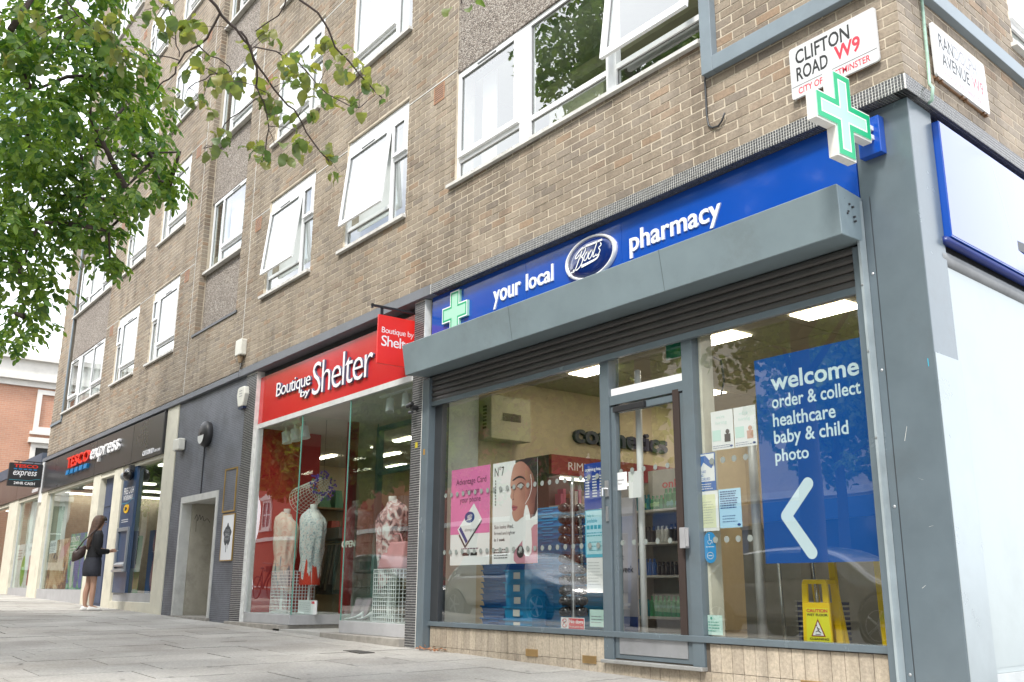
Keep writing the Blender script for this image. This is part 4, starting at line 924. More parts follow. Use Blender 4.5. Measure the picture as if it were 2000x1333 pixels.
t = poster('notice', 'small white notice reading Automatic Door on the glass of the door', 'notice', -2.912, -2.76, 1.316, 1.458, PAPER, o=-0.125); g = G(); text(g, F0, 'Automatic', -2.885, -2.79, 1.39, 1.405, -0.123); text(g, F0, 'Door', -2.86, -2.815, 1.36, 1.375, -0.123); g.obj('lettering', BLACKP, t)
poster('notice', 'blank white sheet taped beside the automatic door notice', 'notice', -2.752, -2.612, 1.244, 1.456, PAPER, o=-0.137)
for a_, b_, lb, sd in ((-1.868, -1.66, 'left one of the two mint and white leaflets beside the big blue panel', 1), (-1.652, -1.452, 'right one of the two mint and white leaflets beside the big blue panel', 2)):
    t = poster('leaflet', lb, 'leaflet', a_, b_, 1.532, 1.822, PAPER, group='mint leaflets')
    g = G(); text(g, F0, "we're", a_+0.05, a_+0.13, 1.765, 1.79, PO+0.002); text(g, F0, 'hiring', a_+0.045, a_+0.15, 1.715, 1.745, PO+0.002); g.fb(F0, a_+0.01, a_+0.09, PO+0.001, PO+0.0018, 1.60, 1.68); g.obj('lettering', MINT, t)
    g = G(); g.disc(F0, b_-0.055, 1.66, 0.018, PO+0.0014, PO+0.0022, 10); g.fb(F0, b_-0.085, b_-0.03, PO+0.001, PO+0.002, 1.585, 1.643); g.obj('printed_figure', S3 if sd == 1 else S2, t)
    g = G(); lines(g, F0, a_+0.01, b_-0.03, 1.54, 1.57, 2, PO+0.002, sd, t=0.2); g.disc(F0, b_-0.025, 1.552, 0.008, PO+0.001, PO+0.0022, 10, ru=0.014); g.obj('small_print', PNAVY, t)
t = poster('notice', 'blue and white camera sign reading you are being recorded right of the door', 'notice', -2.038, -1.848, 1.243, 1.522, flat('print_mid_blue', (0.015, 0.12, 0.42)))
G().fb(F0, -2.03, -1.856, PO, PO+0.001, 1.312, 1.515).obj('white_field', PAPER, t)
g = G(); text(g, F0, 'YOU ARE', -2.022, -1.94, 1.375, 1.395, PO+0.002, bold=0.01); text(g, F0, 'BEING', -2.022, -1.965, 1.348, 1.368, PO+0.002, bold=0.01); text(g, F0, 'RECORDED', -2.022, -1.90, 1.32, 1.34, PO+0.002, bold=0.01)
g.prism(F0, [(-2.02, 1.43), (-1.985, 1.42), (-1.96, 1.455), (-1.885, 1.405), (-1.865, 1.43), (-1.94, 1.505), (-2.0, 1.50)], PO+0.001, PO+0.002); g.obj('camera_symbol', MATS['print_mid_blue'], t)
lines(G(), F0, -2.02, -1.87, 1.25, 1.30, 3, PO+0.002, 9).obj('small_print', PAPER, t)
t = poster('notice', 'pale yellow framed notice below the camera sign', 'notice', -2.046, -1.836, 0.95, 1.24, PAPER); G().fb(F0, -2.022, -1.862, PO, PO+0.001, 0.975, 1.215).obj('yellow_field', YEL, t); lines(G(), F0, -2.0, -1.88, 1.0, 1.17, 9, PO+0.002, 10, t=0.12).obj('lettering', PTXT, t)
t = poster('notice', 'sky blue typed notice between the yellow one and the big blue panel', 'notice', -1.828, -1.625, 0.965, 1.243, SKYB); g = G(); lines(g, F0, -1.815, -1.65, 1.10, 1.232, 8, PO+0.002, 11, 0.3, 0.45); lines(g, F0, -1.80, -1.66, 1.0, 1.06, 3, PO+0.002, 12, t=0.2); g.disc(F0, -1.652, 0.985, 0.009, PO+0.001, PO+0.002, 10, ru=0.016); g.obj('lettering', PNAVY, t)
t = thing('sticker', 'long rounded blue sticker with a wheelchair symbol below the yellow notice', 'sticker', (-1.93, 0.13, 0.72)); G().prism(F0, rrect(-1.985, -1.878, 0.722, 0.943, 0.05, 6), PO-0.002, PO).obj('sheet', flat('print_azure', (0.03, 0.28, 0.62)), t)
g = G(); stroke(g, F0, [(-1.937, 0.915), (-1.935, 0.885), (-1.915, 0.882), (-1.908, 0.862)], 0.005, PO+0.001, 0); cR = [(-1.935+0.016*math.cos(a), 0.872+0.016*math.sin(a)) for a in [2.2+i*0.4 for i in range(11)]]; stroke(g, F0, cR, 0.004, PO+0.001, 0); g.disc(F0, -1.938, 0.924, 0.005, PO, PO+0.001, 8)
lines(g, F0, -1.97, -1.893, 0.83, 0.845, 1, PO+0.001, 2, 0); cR = [(-1.932+0.028*math.cos(a), 0.775+0.024*math.sin(a)) for a in [2*math.pi*i/16 for i in range(17)]]; stroke(g, F0, cR, 0.004, PO+0.001, 0); lines(g, F0, -1.95, -1.912, 0.765, 0.785, 1, PO+0.001, 3, 0); g.obj('symbol', PAPER, t)
t = poster('notice', 'mint green notice low in the right pane beside the door', 'notice', -2.052, -1.850, 0.222, 0.358, MINT); g = G(); lines(g, F0, -2.035, -1.87, 0.24, 0.32, 4, PO+0.002, 13, t=0.3); g.disc(F0, -1.95, 0.337, 0.010, PO+0.0, PO+0.002, 10); g.obj('lettering', flat('print_green', (0.10, 0.38, 0.30)), t)
# the big welcome panel
WB = mat('blue_vinyl', (0.004, 0.075, 0.32), 0.35, var=0.04, vscale=2)
t = thing('welcome_panel', 'big blue window panel reading welcome with a white left-pointing chevron', 'sign', (-0.98, 0.15, 0.71)); G().fb(F0, -1.440, -0.540, -0.158, -0.150, 0.710, 2.140).obj('sheet', WB, t)
LB = flat('pale_blue_print', (0.62, 0.76, 0.84)); g = G(); o = -0.1493
text(g, F0, 'welcome', -1.306, -0.600, 1.893, 2.020, o, bold=0.022)
for s_, u1_, z0_, z1_ in (('order & collect', -0.600, 1.768, 1.862), ('healthcare', -0.800, 1.638, 1.734), ('baby & child', -0.714, 1.490, 1.612), ('photo', -1.030, 1.368, 1.480)):
    text(g, F0, s_, -1.306, u1_, z0_, z1_, o, bold=0.016)
g.obj('lettering', LB, t)
g = G()
for p, q in (((-1.245, 1.022), (-1.055, 1.225)), ((-1.245, 1.022), (-1.062, 0.775))):
    dv = Vector(q)-Vector(p); L_ = dv.length; dv.normalize(); nn = Vector((-dv.y, dv.x)); r_ = 0.043; P = []
    a0 = math.atan2(nn.y, nn.x)
    for i in range(9): a = a0+math.pi*i/8; P.append((p[0]+r_*math.cos(a), p[1]+r_*math.sin(a)))
    for i in range(9): a = a0+math.pi+math.pi*i/8; P.append((q[0]+r_*math.cos(a), q[1]+r_*math.sin(a)))
    g.poly([F0(x, o+(0.0004 if q[1] > 1 else 0), z) for x, z in P])
g.obj('chevron', LB, t)
# ================================================================== pharmacy interior
PI = thing('pharmacy_interior', 'beige shop room behind the pharmacy glass with a tiled ceiling and lit panels', 'shop interior', (-3, 3, 0))
CEIL = mat('ceiling_board', (0.36, 0.33, 0.24), 0.9, var=0.05); WBG = mat('beige_wall', (0.58, 0.49, 0.34), 0.85, var=0.05); WWH = mat('off_white_wall', (0.66, 0.68, 0.63), 0.8, var=0.04)
FLR = mat('vinyl_floor', (0.24, 0.21, 0.17), 0.4, var=0.1); LITM = mat('lit_panel', (1.0, 0.90, 0.72), 0.5, var=0, emit=9.0)
for i in range(9):
    for j in range(9):
        x0, y0 = -6.0+i*0.62, 0.56+j*0.6
        lit = (i in (3,) and j in (2,)) or (i, j) in ((5, 2), (7, 2), (2, 4), (4, 4), (6, 4), (3, 6), (7, 6), (1, 2))
        G().box(x0+0.006, x0+0.614, y0+0.006, y0+0.594, 2.905, 2.92).obj('ceiling_tile', CEIL, PI)
for a_, b_, c_, d_ in ((-2.14, -1.58, 1.57, 1.85), (-3.37, -2.80, 1.58, 1.86), (-5.18, -4.65, 1.60, 1.85), (-5.33, -4.77, 3.50, 3.80), (-3.3, -2.75, 3.50, 3.80), (-1.9, -1.3, 3.5, 3.8), (-5.2, -4.6, 5.0, 5.3), (-2.2, -1.6, 5.0, 5.3)): G().box(a_, b_, c_, d_, 2.893, 2.903).obj('light_panel', LITM, PI)
G().box(-6.0, -0.12, 0.3, 6.0, 2.925, 3.0).obj('ceiling_void', SLATED, PI)
G().box(-6.0, -0.45, 0.26, 0.52, 2.56, 2.90).obj('bulkhead', mat('bulkhead_paint', (0.50, 0.47, 0.37), 0.8), PI)
G().box(-6.1, -6.0, 0.15, 5.8, -0.1, 2.92).obj('cosmetics_wall', WBG, PI)
G().box(-5.999, -5.90, 0.16, 0.86, 0.02, 2.90).obj('white_pier', WWH, PI)
G().box(-6.1, -0.2, 0.15, 6.0, -0.12, 0.02).obj('floor', FLR, PI)
G().box(-6.0, -0.2, 5.6, 5.79, 0.0, 2.92).obj('back_wall', WBG, PI)
G().box(-0.42, -0.30, 0.35, 5.8, 0.0, 2.92).obj('side_wall', WWH, PI)
FXw = FX(-6.0)
text(G(), FXw, 'cosmetics', 2.34, 3.97, 2.275, 2.505, 0.005, 0.05, bold=0.03).obj('wall_lettering', flat('navy_letter', (0.006, 0.010, 0.05)), PI)
# air conditioner on the pier
t = thing('air_conditioner', 'cream wall cabinet with brown louvred grilles high behind the left pane', 'air conditioner', (-5.9, 1.2, 2.17))
G().box(-5.998, -5.75, 0.93, 1.50, 2.17, 2.67).obj('cabinet', mat('cream_cabinet', (0.50, 0.46, 0.32), 0.6, var=0.05), t, bevel=0.01)
for (nm, F, u0, u1) in (('grille', FX(-5.75), 1.09, 1.35), ('grille', F0, -5.90, -5.84)):
    g = G()
    for k in range(7):
        if F is F0: g.fb(F, u0, u1, -0.929, -0.92, 2.29+k*0.04, 2.312+k*0.04)
        else: g.fb(F, u0, u1, 0.001, 0.008, 2.385+k*0.013, 2.393+k*0.013)
    g.obj(nm, flat('grille_brown', (0.10, 0.075, 0.04)), t)
# stacks of blue delivery totes, each tote its own thing
TB = mat('tote_blue', (0.01, 0.29, 0.58), 0.45, var=0.08); TD = mat('tote_dark_blue', (0.01, 0.15, 0.44), 0.45, var=0.08); LAB = flat('paper_label', (0.72, 0.72, 0.68))
def tote_mesh(w, d, h, lip=0.012):
    g = G(); g.hexa([(0.01, 0.01, 0), (w-0.01, 0.01, 0), (w-0.01, d-0.01, 0), (0.01, d-0.01, 0), (0, 0, h-0.014), (w, 0, h-0.014), (w, d, h-0.014), (0, d, h-0.014)])
    g.box(-lip, w+lip, -lip, d+lip, h-0.013, h-0.001); g.box(w*0.3, w*0.7, -0.006, 0, h*0.35, h*0.6)
    return g
def tote_stack(x, y, n, h, m, lab, w=0.40, d=0.55, first=None, labels=()):
    me = tote_mesh(w, d, h).mesh('tote', m)
    for k in range(n):
        o = bpy.data.objects.new('tote', me); COL.objects.link(o); o.location = (x+rb.uniform(-0.006, 0.006), y+rb.uniform(-0.01, 0.01), 0.021+k*h)
        tag(o, ordl(k, n)+('' if k in (0, n-1) else ' from the floor')+' '+lab, 'tote', 'blue totes stacked behind the left pane')
        if k in labels: c = G().box(w*0.36, w*0.60, -0.0085, -0.007, h*0.25, h*0.78).obj('paper_label', LAB, o)
tote_stack(-5.28, 0.50, 13, 0.058, TD, 'dark blue tote of the stack under the pink poster', w=0.42)
tote_stack(-4.83, 0.45, 6, 0.115, TB, 'bright blue tote of the labelled stack', w=0.42, labels=(0, 1, 2, 3, 4, 5))
tote_stack(-4.58, 0.62, 22, 0.058, mat('tote_mid_blue', (0.01, 0.25, 0.52), 0.45, var=0.08), 'blue tote of the tallest stack', w=0.40)
# neck-pillow stand : shiny dark rings on a pole
t = thing('accessory_stand', 'tall white stand hung with shiny black cushions left of the opening hours notice', 'display stand', (-3.87, 0.5, 0.02))
G().lathe((-3.87, 0.5, 0.02), [(0.16, 0), (0.16, 0.02), (0.02, 0.03), (0.02, 1.45), (0.01, 1.47)], 12).obj('pole', ALU, t, smooth=False)
SB_ = mat('shiny_black', (0.010, 0.010, 0.012), 0.25, coat=0.5, var=0.2)
for k, zc in enumerate((0.34, 0.43, 0.52, 0.61, 0.71, 0.80, 0.97, 1.06, 1.15, 1.25)):
    g = G(); R_, r_ = 0.095, 0.042; rings = []
    for i in range(15):
        a = -0.4+i/14*5.6; c_ = Vector((-3.87+R_*math.cos(a), 0.5+R_*math.sin(a), zc+rb.uniform(-0.006, 0.006))); d_ = Vector((math.cos(a), math.sin(a), 0))
        rr_ = r_*(0.6 if i in (0, 14) else 1)
        rings.append([c_+d_*rr_*math.cos(2*math.pi*j/8)+Vector((0, 0, rr_*math.sin(2*math.pi*j/8))) for j in range(8)])
    g.ring(rings).obj('cushion', SB_, t, smooth=True)
# make-up gondola under a maroon header
t = thing('makeup_gondola', 'lit make-up shelf unit under a maroon RIMMEL header deep in the shop', 'shelf unit', (-5.7, 2.6, 0.02))
G().box(-5.99, -5.55, 1.6, 3.9, 0.02, 2.02).obj('carcass', mat('dark_unit', (0.10, 0.09, 0.085), 0.5), t)
G().box(-5.548, -5.50, 1.6, 3.9, 1.80, 2.02).obj('header', flat('maroon', (0.24, 0.02, 0.03)), t); text(G(), FX(-5.50), 'RIMMEL', 1.85, 2.35, 1.86, 1.95, 0.001).obj('header_lettering', PAPER, t)
for z in (1.75, 1.42, 1.10, 0.78): G().box(-5.548, -5.35, 1.6, 3.9, z, z+0.02).obj('shelf', mat('white_shelf', (0.6, 0.6, 0.58), 0.4), t); G().box(-5.36, -5.345, 1.6, 3.9, z-0.03, z-0.002).obj('shelf_light', mat('shelf_glow', (1, 0.92, 0.8), 0.5, var=0, emit=2.2), t)
gs = {m_: G() for m_ in ('pack_pink', 'pack_black', 'pack_tan', 'pack_white')}
cols_ = {'pack_pink': (0.42, 0.10, 0.18), 'pack_black': (0.02, 0.02, 0.02), 'pack_tan': (0.36, 0.20, 0.12), 'pack_white': (0.6, 0.6, 0.6)}
for z in (1.44, 1.12, 0.80, 0.3):
    y = 1.65
    while y < 3.85:
        w = rb.uniform(0.025, 0.06); k_ = rb.choice(list(gs)); gs[k_].box(-5.50, -5.40, y, y+w*0.8, z, z+rb.uniform(0.07, 0.2)); y += w
for k_, g in gs.items(): g.obj('product', flat(k_, cols_[k_]), t, kind='stuff')
# shelf of toiletries seen through the door
t = thing('toiletries_shelf', 'pale gondola of bottles with an only £1 header seen through the door', 'shelf unit', (-4.6, 2.4, 0.02))
SHW = mat('gondola_cream', (0.40, 0.38, 0.32), 0.6); sx0, sx1, sy = -5.02, -4.16, 2.35
G().box(sx0, sx1, sy+0.35, sy+0.40, 0.02, 1.72).obj('back_panel', SHW, t); G().box(sx0-0.02, sx0, sy, sy+0.4, 0.02, 1.72).obj('end_panel', SHW, t)
G().box(sx0, sx1, sy+0.30, sy+0.345, 1.42, 1.86).obj('header', mat('grey_header', (0.42, 0.41, 0.38), 0.6), t)
g = G(); text(g, F0, 'only', -4.80, -4.50, 1.62, 1.74, -(sy+0.298), bold=0.02); text(g, F0, '£1', -4.48, -4.32, 1.66, 1.77, -(sy+0.298), bold=0.02); lines(g, F0, -4.80, -4.40, 1.50, 1.56, 1, -(sy+0.298), 4, 0); g.obj('header_lettering', MATS['print_red'], t)
pk = [('bottle_black', (0.02, 0.02, 0.025)), ('bottle_teal', (0.01, 0.22, 0.28)), ('bottle_green', (0.04, 0.30, 0.12)), ('bottle_white', (0.62, 0.63, 0.62)), ('bottle_blue', (0.015, 0.10, 0.35))]
for z in (1.36, 1.01, 0.66, 0.23):
    G().box(sx0, sx1, sy-0.02, sy+0.349, z, z+0.025).obj('shelf', mat('shelf_edge_white', (0.55, 0.55, 0.52), 0.4), t)
    x = sx0+0.03
    while x < sx1-0.05:
        nm, c_ = rb.choice(pk); n_ = rb.randint(3, 7); g = G(); h_ = rb.uniform(0.14, 0.22)
        for _ in range(n_):
            if x > sx1-0.08: break
            g.lathe((x+0.03, sy+0.05, z+0.026), [(0.026, 0), (0.028, 0.02), (0.028, h_*0.72), (0.014, h_*0.8), (0.014, h_)], 8); x += 0.062
        g.obj('bottle_row', flat(nm, c_, 0.25), t, kind='stuff') if g.v else None
        x += 0.012
for i, (x, c_) in enumerate(((-4.86, (0.25, 0.55, 0.20)), (-4.66, (0.28, 0.58, 0.25)), (-4.42, (0.10, 0.42, 0.40)))):
    G().ball((x, sy+0.1, 1.44), 0.13, 0.09, 0.055, 9, 5).obj('sponge_pack', flat('sponge%s' % 'abc'[i], c_, 0.5), t)
G().box(-4.9, -4.25, sy+0.05, sy+0.2, 0.256, 0.42).obj('green_carton', mat('green_carton', (0.05, 0.24, 0.16), 0.6, var=0.4, vscale=60), t)
t = thing('service_counter', 'grey panelled counter with a maroon strip deep behind the right pane', 'counter', (-2.2, 2.9, 0.02))
for k_ in range(4): G().box(-3.9+k_*0.85, -3.07+k_*0.85, 2.9, 3.0, 0.02, 1.15).obj('panel', mat('counter_grey', (0.30, 0.30, 0.28), 0.5, var=0.1), t)
G().box(-3.9, -0.5, 2.88, 3.3, 1.152, 1.19).obj('worktop', SHW, t); G().box(-3.9, -0.5, 3.4, 3.5, 1.3, 1.6).obj('maroon_strip', flat('maroon', (0.24, 0.02, 0.03)), t)
# banner beside the door, basket stack, rails, pole
t = thing('promo_banner', 'tall grey promotional banner with a navy foot just inside the door', 'banner', (-3.3, 0.75, 0.02))
G().box(-3.80, -3.42, 0.86, 0.88, 0.05, 1.35).obj('sheet', mat('banner_grey', (0.42, 0.40, 0.45), 0.6, var=0.15, vscale=2), t); G().box(-3.80, -3.42, 0.852, 0.859, 0.05, 0.30).obj('foot_band', PNAVY, t)
g = G(); text(g, F0, 'in just', -3.77, -3.58, 0.78, 0.84, -0.857); text(g, F0, 'one week', -3.77, -3.46, 0.68, 0.74, -0.857, bold=0.01); g.obj('lettering', BLACKP, t)
t = thing('white_pole', 'white post standing inside the door behind its glass', 'post', (-2.73, 0.4, 0.02)); G().lathe((-2.78, 0.30, 0.02), [(0.028, 0), (0.028, 2.3), (0.02, 2.31)], 10).obj('shaft', WHITE, t, smooth=True)
t = thing('steel_pole', 'thick silver post behind the right pane left of the big blue panel', 'post', (-1.75, 0.45, 0.02)); G().lathe((-1.78, 0.5, 0.02), [(0.035, 0), (0.035, 1.62), (0.03, 1.63)], 12).obj('shaft', mat('silver_post', (0.55, 0.56, 0.56), 0.35, metal=0.4), t, smooth=True)
t = thing('door_frame_post', 'cream upright strip just behind the glass right of the door', 'post', (-1.97, 0.2, 0)); G().box(-1.984, -1.958, 0.17, 0.30, 0.02, 2.56).obj('strip', CREAM, t)
g = G().tube([(-1.52, 0.42, 0.03), (-1.55, 0.42, 1.02), (-1.50, 0.42, 1.07), (-1.1, 0.42, 1.07)], 0.012, 8); g.tube([(-1.22, 0.42, 0.03), (-1.26, 0.42, 0.9)], 0.012, 8)
tag(g.obj('barrier_rail', mat('chromed_rail', (0.6, 0.62, 0.6), 0.25, metal=0.8), None, smooth=True), 'thin bent steel rail behind the right pane', 'rail')
BKM = mat('basket_navy', (0.01, 0.025, 0.12), 0.4, var=0.1)
for sidx, (bx_, n_) in enumerate(((-1.47, 11), (-1.36+0.01, 11))):
    pass
for k in range(12):
    g = G(); z0_ = 0.06+k*0.034; g.box(-1.50, -1.285, 0.55, 0.85, z0_, z0_+0.02)
    for q in range(6): g.box(-1.50+q*0.038, -1.494+q*0.038, 0.545, 0.549, z0_-0.02, z0_+0.024)
    o = g.obj('basket', BKM); G().tube([(-1.51, 0.535, z0_+0.026), (-1.28, 0.535, z0_+0.026)], 0.003, 5).obj('wire_rim', ALU, o)
    tag(o, ordl(k, 12)+('' if k in (0, 11) else ' from the floor') + ' navy wire basket left of the wet floor signs', 'basket', 'nested shopping baskets')
# wet floor signs
YW = mat('caution_yellow', (0.72, 0.50, 0.01), 0.4, var=0.03); YL2 = flat('lemon_label', (0.68, 0.66, 0.03))
def wet_sign(x0, x1, ztop, label, y, printed, taper=0.05):
    t = thing('wet_floor_sign', label, 'sign', ((x0+x1)/2, y, 0.02), 'yellow cleaning signs in the right pane')
    for nm, yy0, yy1, lean in (('front_panel', y, y+0.018, 0.0), ('rear_panel', y+0.12, y+0.138, 0.0)):
        def Pq(u, z, yv): return (u, yv+(0.0 if nm == 'front_panel' else (ztop-z)*0.15)+(z*0.03 if nm == 'front_panel' else 0), z)
        W = x1-x0; zb = 0.03; zh = ztop-0.27
        def slab(us, zs, g):
            (a0, a1), (b0, b1) = us; g.hexa([Pq(a0, zs[0], yy0), Pq(a1, zs[0], yy0), Pq(a1, zs[0], yy1), Pq(a0, zs[0], yy1), Pq(b0, zs[1], yy0), Pq(b1, zs[1], yy0), Pq(b1, zs[1], yy1), Pq(b0, zs[1], yy1)])
        g = G(); tp = taper
        L = lambda z: x0-tp*(ztop-z)*0.25; R = lambda z: x1+tp*(ztop-z)
        slab(((L(zb), R(zb)), (L(ztop-0.15), R(ztop-0.15))), (zb, ztop-0.15), g)
        slab(((L(ztop-0.15), L(ztop-0.15)+0.045), (L(ztop-0.03), L(ztop-0.03)+0.045)), (ztop-0.15, ztop-0.03), g)
        slab(((R(ztop-0.15)-0.045, R(ztop-0.15)), (R(ztop-0.03)-0.045, R(ztop-0.03))), (ztop-0.15, ztop-0.03), g)
        slab(((L(ztop-0.03), R(ztop-0.03)), (x0+0.012, x1-0.012)), (ztop-0.03, ztop), g)
        g.obj(nm, YW, t, bevel=0.004)
    if printed:
        o_ = -(y-0.001); a, b = x0+0.028, x1+0.002
        Fp = lambda u, o, z: Vector((u, -o+z*0.03, z))
        G().poly([Fp(a-0.004, o_, 0.205), Fp(b+0.012, o_, 0.205), Fp(b, o_, 0.42), Fp(a, o_, 0.42)]).obj('label_sheet', YL2, t)
        g = G(); text(g, Fp, 'CAUTION', a+0.005, b-0.005, 0.392, 0.414, o_+0.002, bold=0.03); g.obj('red_lettering', MATS['print_red'], t)
        g = G(); text(g, Fp, 'WET FLOOR', a+0.005, b-0.005, 0.368, 0.384, o_+0.002, bold=0.02); text(g, Fp, 'CLEANING', a+0.02, b-0.005, 0.216, 0.230, o_+0.002, bold=0.02)
        c_ = (a+b)/2+0.002
        stroke(g, Fp, [(c_-0.006, 0.30), (c_+0.004, 0.275), (c_+0.022, 0.262)], 0.006, o_+0.004, 0); stroke(g, Fp, [(c_+0.004, 0.275), (c_-0.018, 0.268)], 0.004, o_+0.004, 0); stroke(g, Fp, [(c_-0.002, 0.29), (c_+0.018, 0.285)], 0.004, o_+0.004, 0); g.disc(Fp, c_-0.01, 0.31, 0.005, o_+0.003, o_+0.0042, 8); stroke(g, Fp, [(c_-0.02, 0.252), (c_+0.02, 0.252)], 0.003, o_+0.004, 0)
        g.obj('lettering', BLACKP, t)
        G().poly([Fp(c_-0.056, o_+0.001, 0.238), Fp(c_+0.056, o_+0.001, 0.238), Fp(c_, o_+0.001, 0.352)]).obj('triangle_border', flat('print_maroon', (0.25, 0.02, 0.02)), t)
        G().poly([Fp(c_-0.044, o_+0.002, 0.245), Fp(c_+0.044, o_+0.002, 0.245), Fp(c_, o_+0.002, 0.335)]).obj('triangle', PAPER, t)
wet_sign(-1.285, -1.085, 0.605, 'yellow folding CAUTION WET FLOOR sign at the foot of the right pane', 0.30, True)
t = thing('folding_barrier', 'tall yellow folding barrier frame partly hidden by the blue panel and the caution sign', 'barrier', (-0.85, 0.5, 0.02))
for a_, b_, la in ((-1.165, -1.115, 0.045), (-0.815, -0.765, 0.03)): G().hexa([(a_+la, 0.44, 0.02), (b_+la, 0.44, 0.02), (b_+la, 0.47, 0.02), (a_+la, 0.47, 0.02), (a_, 0.44, 1.0), (b_, 0.44, 1.0), (b_, 0.47, 1.0), (a_, 0.47, 1.0)]).obj('upright', YW, t, bevel=0.004)
G().box(-1.114, -0.816, 0.44, 0.47, 0.80, 1.0).obj('top_panel', YW, t, bevel=0.004)
# hanging green exit sign and coving detail
t = thing('exit_sign', 'small green hanging sign with a white edge above the pharmacy door', 'sign', (-2.2, 0.6, 2.4)); G().box(-2.400, -2.175, 0.25, 0.257, 2.335, 2.50).obj('rim', WHITE, t); G().box(-2.393, -2.182, 0.246, 0.2495, 2.342, 2.493).obj('face', flat('exit_green', (0.0, 0.20, 0.11)), t)
tag(G().tube([(-1.98, 0.35, 2.30), (-1.92, 0.36, 2.26), (-1.90, 0.36, 2.1), (-1.94, 0.36, 1.99)], 0.008, 6).obj('hanging_cable', BLACKP), 'short looped black cable hanging right of the door frame inside the pane', 'cable')

# ================================================================== charity boutique shopfront
SH = thing('boutique_shopfront', 'red charity boutique front with a glazed recessed entrance between mosaic piers', 'shopfront', (-8.2, 0.1, 0.0))
def mosaic(F, u0, u1, o, z0, z1, parent, nm='mosaic', s=0.0255):
    G().fb(F, u0, u1, -0.30, o, z0, z1).obj('pier', GROUT, parent)
    g = G(); nu = int((u1-u0)/s)
    for i in range(nu):
        for j in range(int((z1-z0)/s)):
            a, b = u0+i*s+0.002, z0+j*s+0.002; g.fb(F, a, a+s-0.0055, o-0.001, o+0.004, b, b+s-0.0055)
    g.obj('mosaic_tiling', TILEDK, parent, kind='stuff')
mosaic(F0, -6.005, -5.797, -0.045, -0.10, 3.636, SH)
mosaic(F0, -10.83, -10.445, -0.045, 0.02, 3.636, SH)
REDX = RED
SS = thing('boutique_fascia_sign', 'glossy red fascia with white raised letters Boutique by Shelter', 'shop sign', (-8.2, 0.1, 2.84))
G().box(-10.44, -6.01, 0.105, 0.16, 2.845, 3.54).obj('fascia_panel', RED, SS, bevel=0.003)
LW = flat('letter_white', (0.80, 0.80, 0.82), 0.3); LS = flat('letter_side_grey', (0.10, 0.12, 0.20))
for s_, a, b, c_, d_, bo_ in (('Boutique', -9.78, -8.68, 3.085, 3.345, 0.0), ('by', -8.97, -8.68, 2.985, 3.12, 0.01), ('Shelter', -8.62, -6.99, 2.985, 3.425, -0.008)):
    gg = G(); text(gg, F0, s_, a, b, c_, d_, -0.104, 0.03, bold=bo_, spacing=0.88); gg.obj('lettering', LS, SS)
    gg = G(); text(gg, F0, s_, a, b, c_, d_, -0.0735, 0.0, bold=bo_, spacing=0.88); gg.obj('letter_face', LW, SS)
G().box(-10.44, -6.01, 0.16, 0.28, 3.54, 3.638).obj('fascia_return', SLATED, SH)
FRM = mat('white_shop_trim', (0.62, 0.63, 0.62), 0.4, metal=0.2)
G().box(-10.44, -6.01, 0.10, 0.16, 2.775, 2.843).obj('head_trim', FRM, SH); G().box(-10.444, -10.405, 0.09, 0.14, 0.2, 2.775).obj('jamb', FRM, SH, bevel=0.002)
PLG = mat('grey_plinth', (0.40, 0.40, 0.41), 0.6, var=0.08, dirt=0.2); STN = mat('worn_stone_step', (0.30, 0.28, 0.25), 0.9, var=0.2, vscale=10, bump=0.4, bscale=40, dirt=0.4)
G().hexa([(-10.44, 0.10, 0.07), (-8.94, 0.10, 0.07), (-8.90, 1.25, 0.07), (-10.44, 1.25, 0.07), (-10.44, 0.10, 0.195), (-8.94, 0.10, 0.195), (-8.90, 1.25, 0.195), (-10.44, 1.25, 0.195)]).obj('plinth', PLG, SH, bevel=0.004)
G().hexa([(-7.58, 0.10, 0.03), (-6.01, 0.10, 0.03), (-6.01, 1.25, 0.03), (-7.62, 1.25, 0.03), (-7.58, 0.10, 0.165), (-6.01, 0.10, 0.165), (-6.01, 1.25, 0.165), (-7.62, 1.25, 0.165)]).obj('plinth', PLG, SH, bevel=0.004)
G().hexa([(-10.9, 0.0, -0.1), (-9.0, 0.0, -0.1), (-8.9, 1.25, -0.1), (-10.9, 1.25, -0.1), (-10.9, 0.0, 0.068), (-9.0, 0.0, 0.068), (-8.9, 1.25, 0.068), (-10.9, 1.25, 0.068)]).obj('step', STN, SH, bevel=0.006)
G().box(-7.80, -6.0, -0.03, 1.25, -0.2, 0.028).obj('step', STN, SH, bevel=0.006)
G().box(-9.2, -7.5, 0.0, 1.6, -0.1, 0.022).obj('entrance_floor', mat('pale_terrazzo', (0.42, 0.41, 0.39), 0.6, var=0.1, vscale=30), SH)
def vpane(p, q, z0, z1, m, par, th=0.0): G().poly([(*p, z0), (*q, z0), (*q, z1), (*p, z1)]).obj('pane', m, par)
vpane((-10.405, 0.12), (-8.94, 0.12), 0.195, 2.775, SHELG, SH); vpane((-8.94, 0.12), (-8.90, 1.25), 0.195, 2.775, SHELG, SH)
vpane((-7.58, 0.12), (-6.01, 0.12), 0.165, 2.775, SHELG, SH); vpane((-7.62, 1.25), (-7.58, 0.12), 0.165, 2.775, SHELG, SH)
EDG = flat('glass_edge_green', (0.12, 0.32, 0.26), 0.2)
for p in ((-8.94, 0.12), (-7.58, 0.12), (-8.90, 1.25), (-7.62, 1.25)): G().box(p[0]-0.006, p[0]+0.006, p[1]-0.006, p[1]+0.006, 0.166 if p[0] > -8 else 0.196, 2.77).obj('glass_edge', EDG, SH)
TEAL = mat('teal_frame', (0.10, 0.20, 0.19), 0.35)
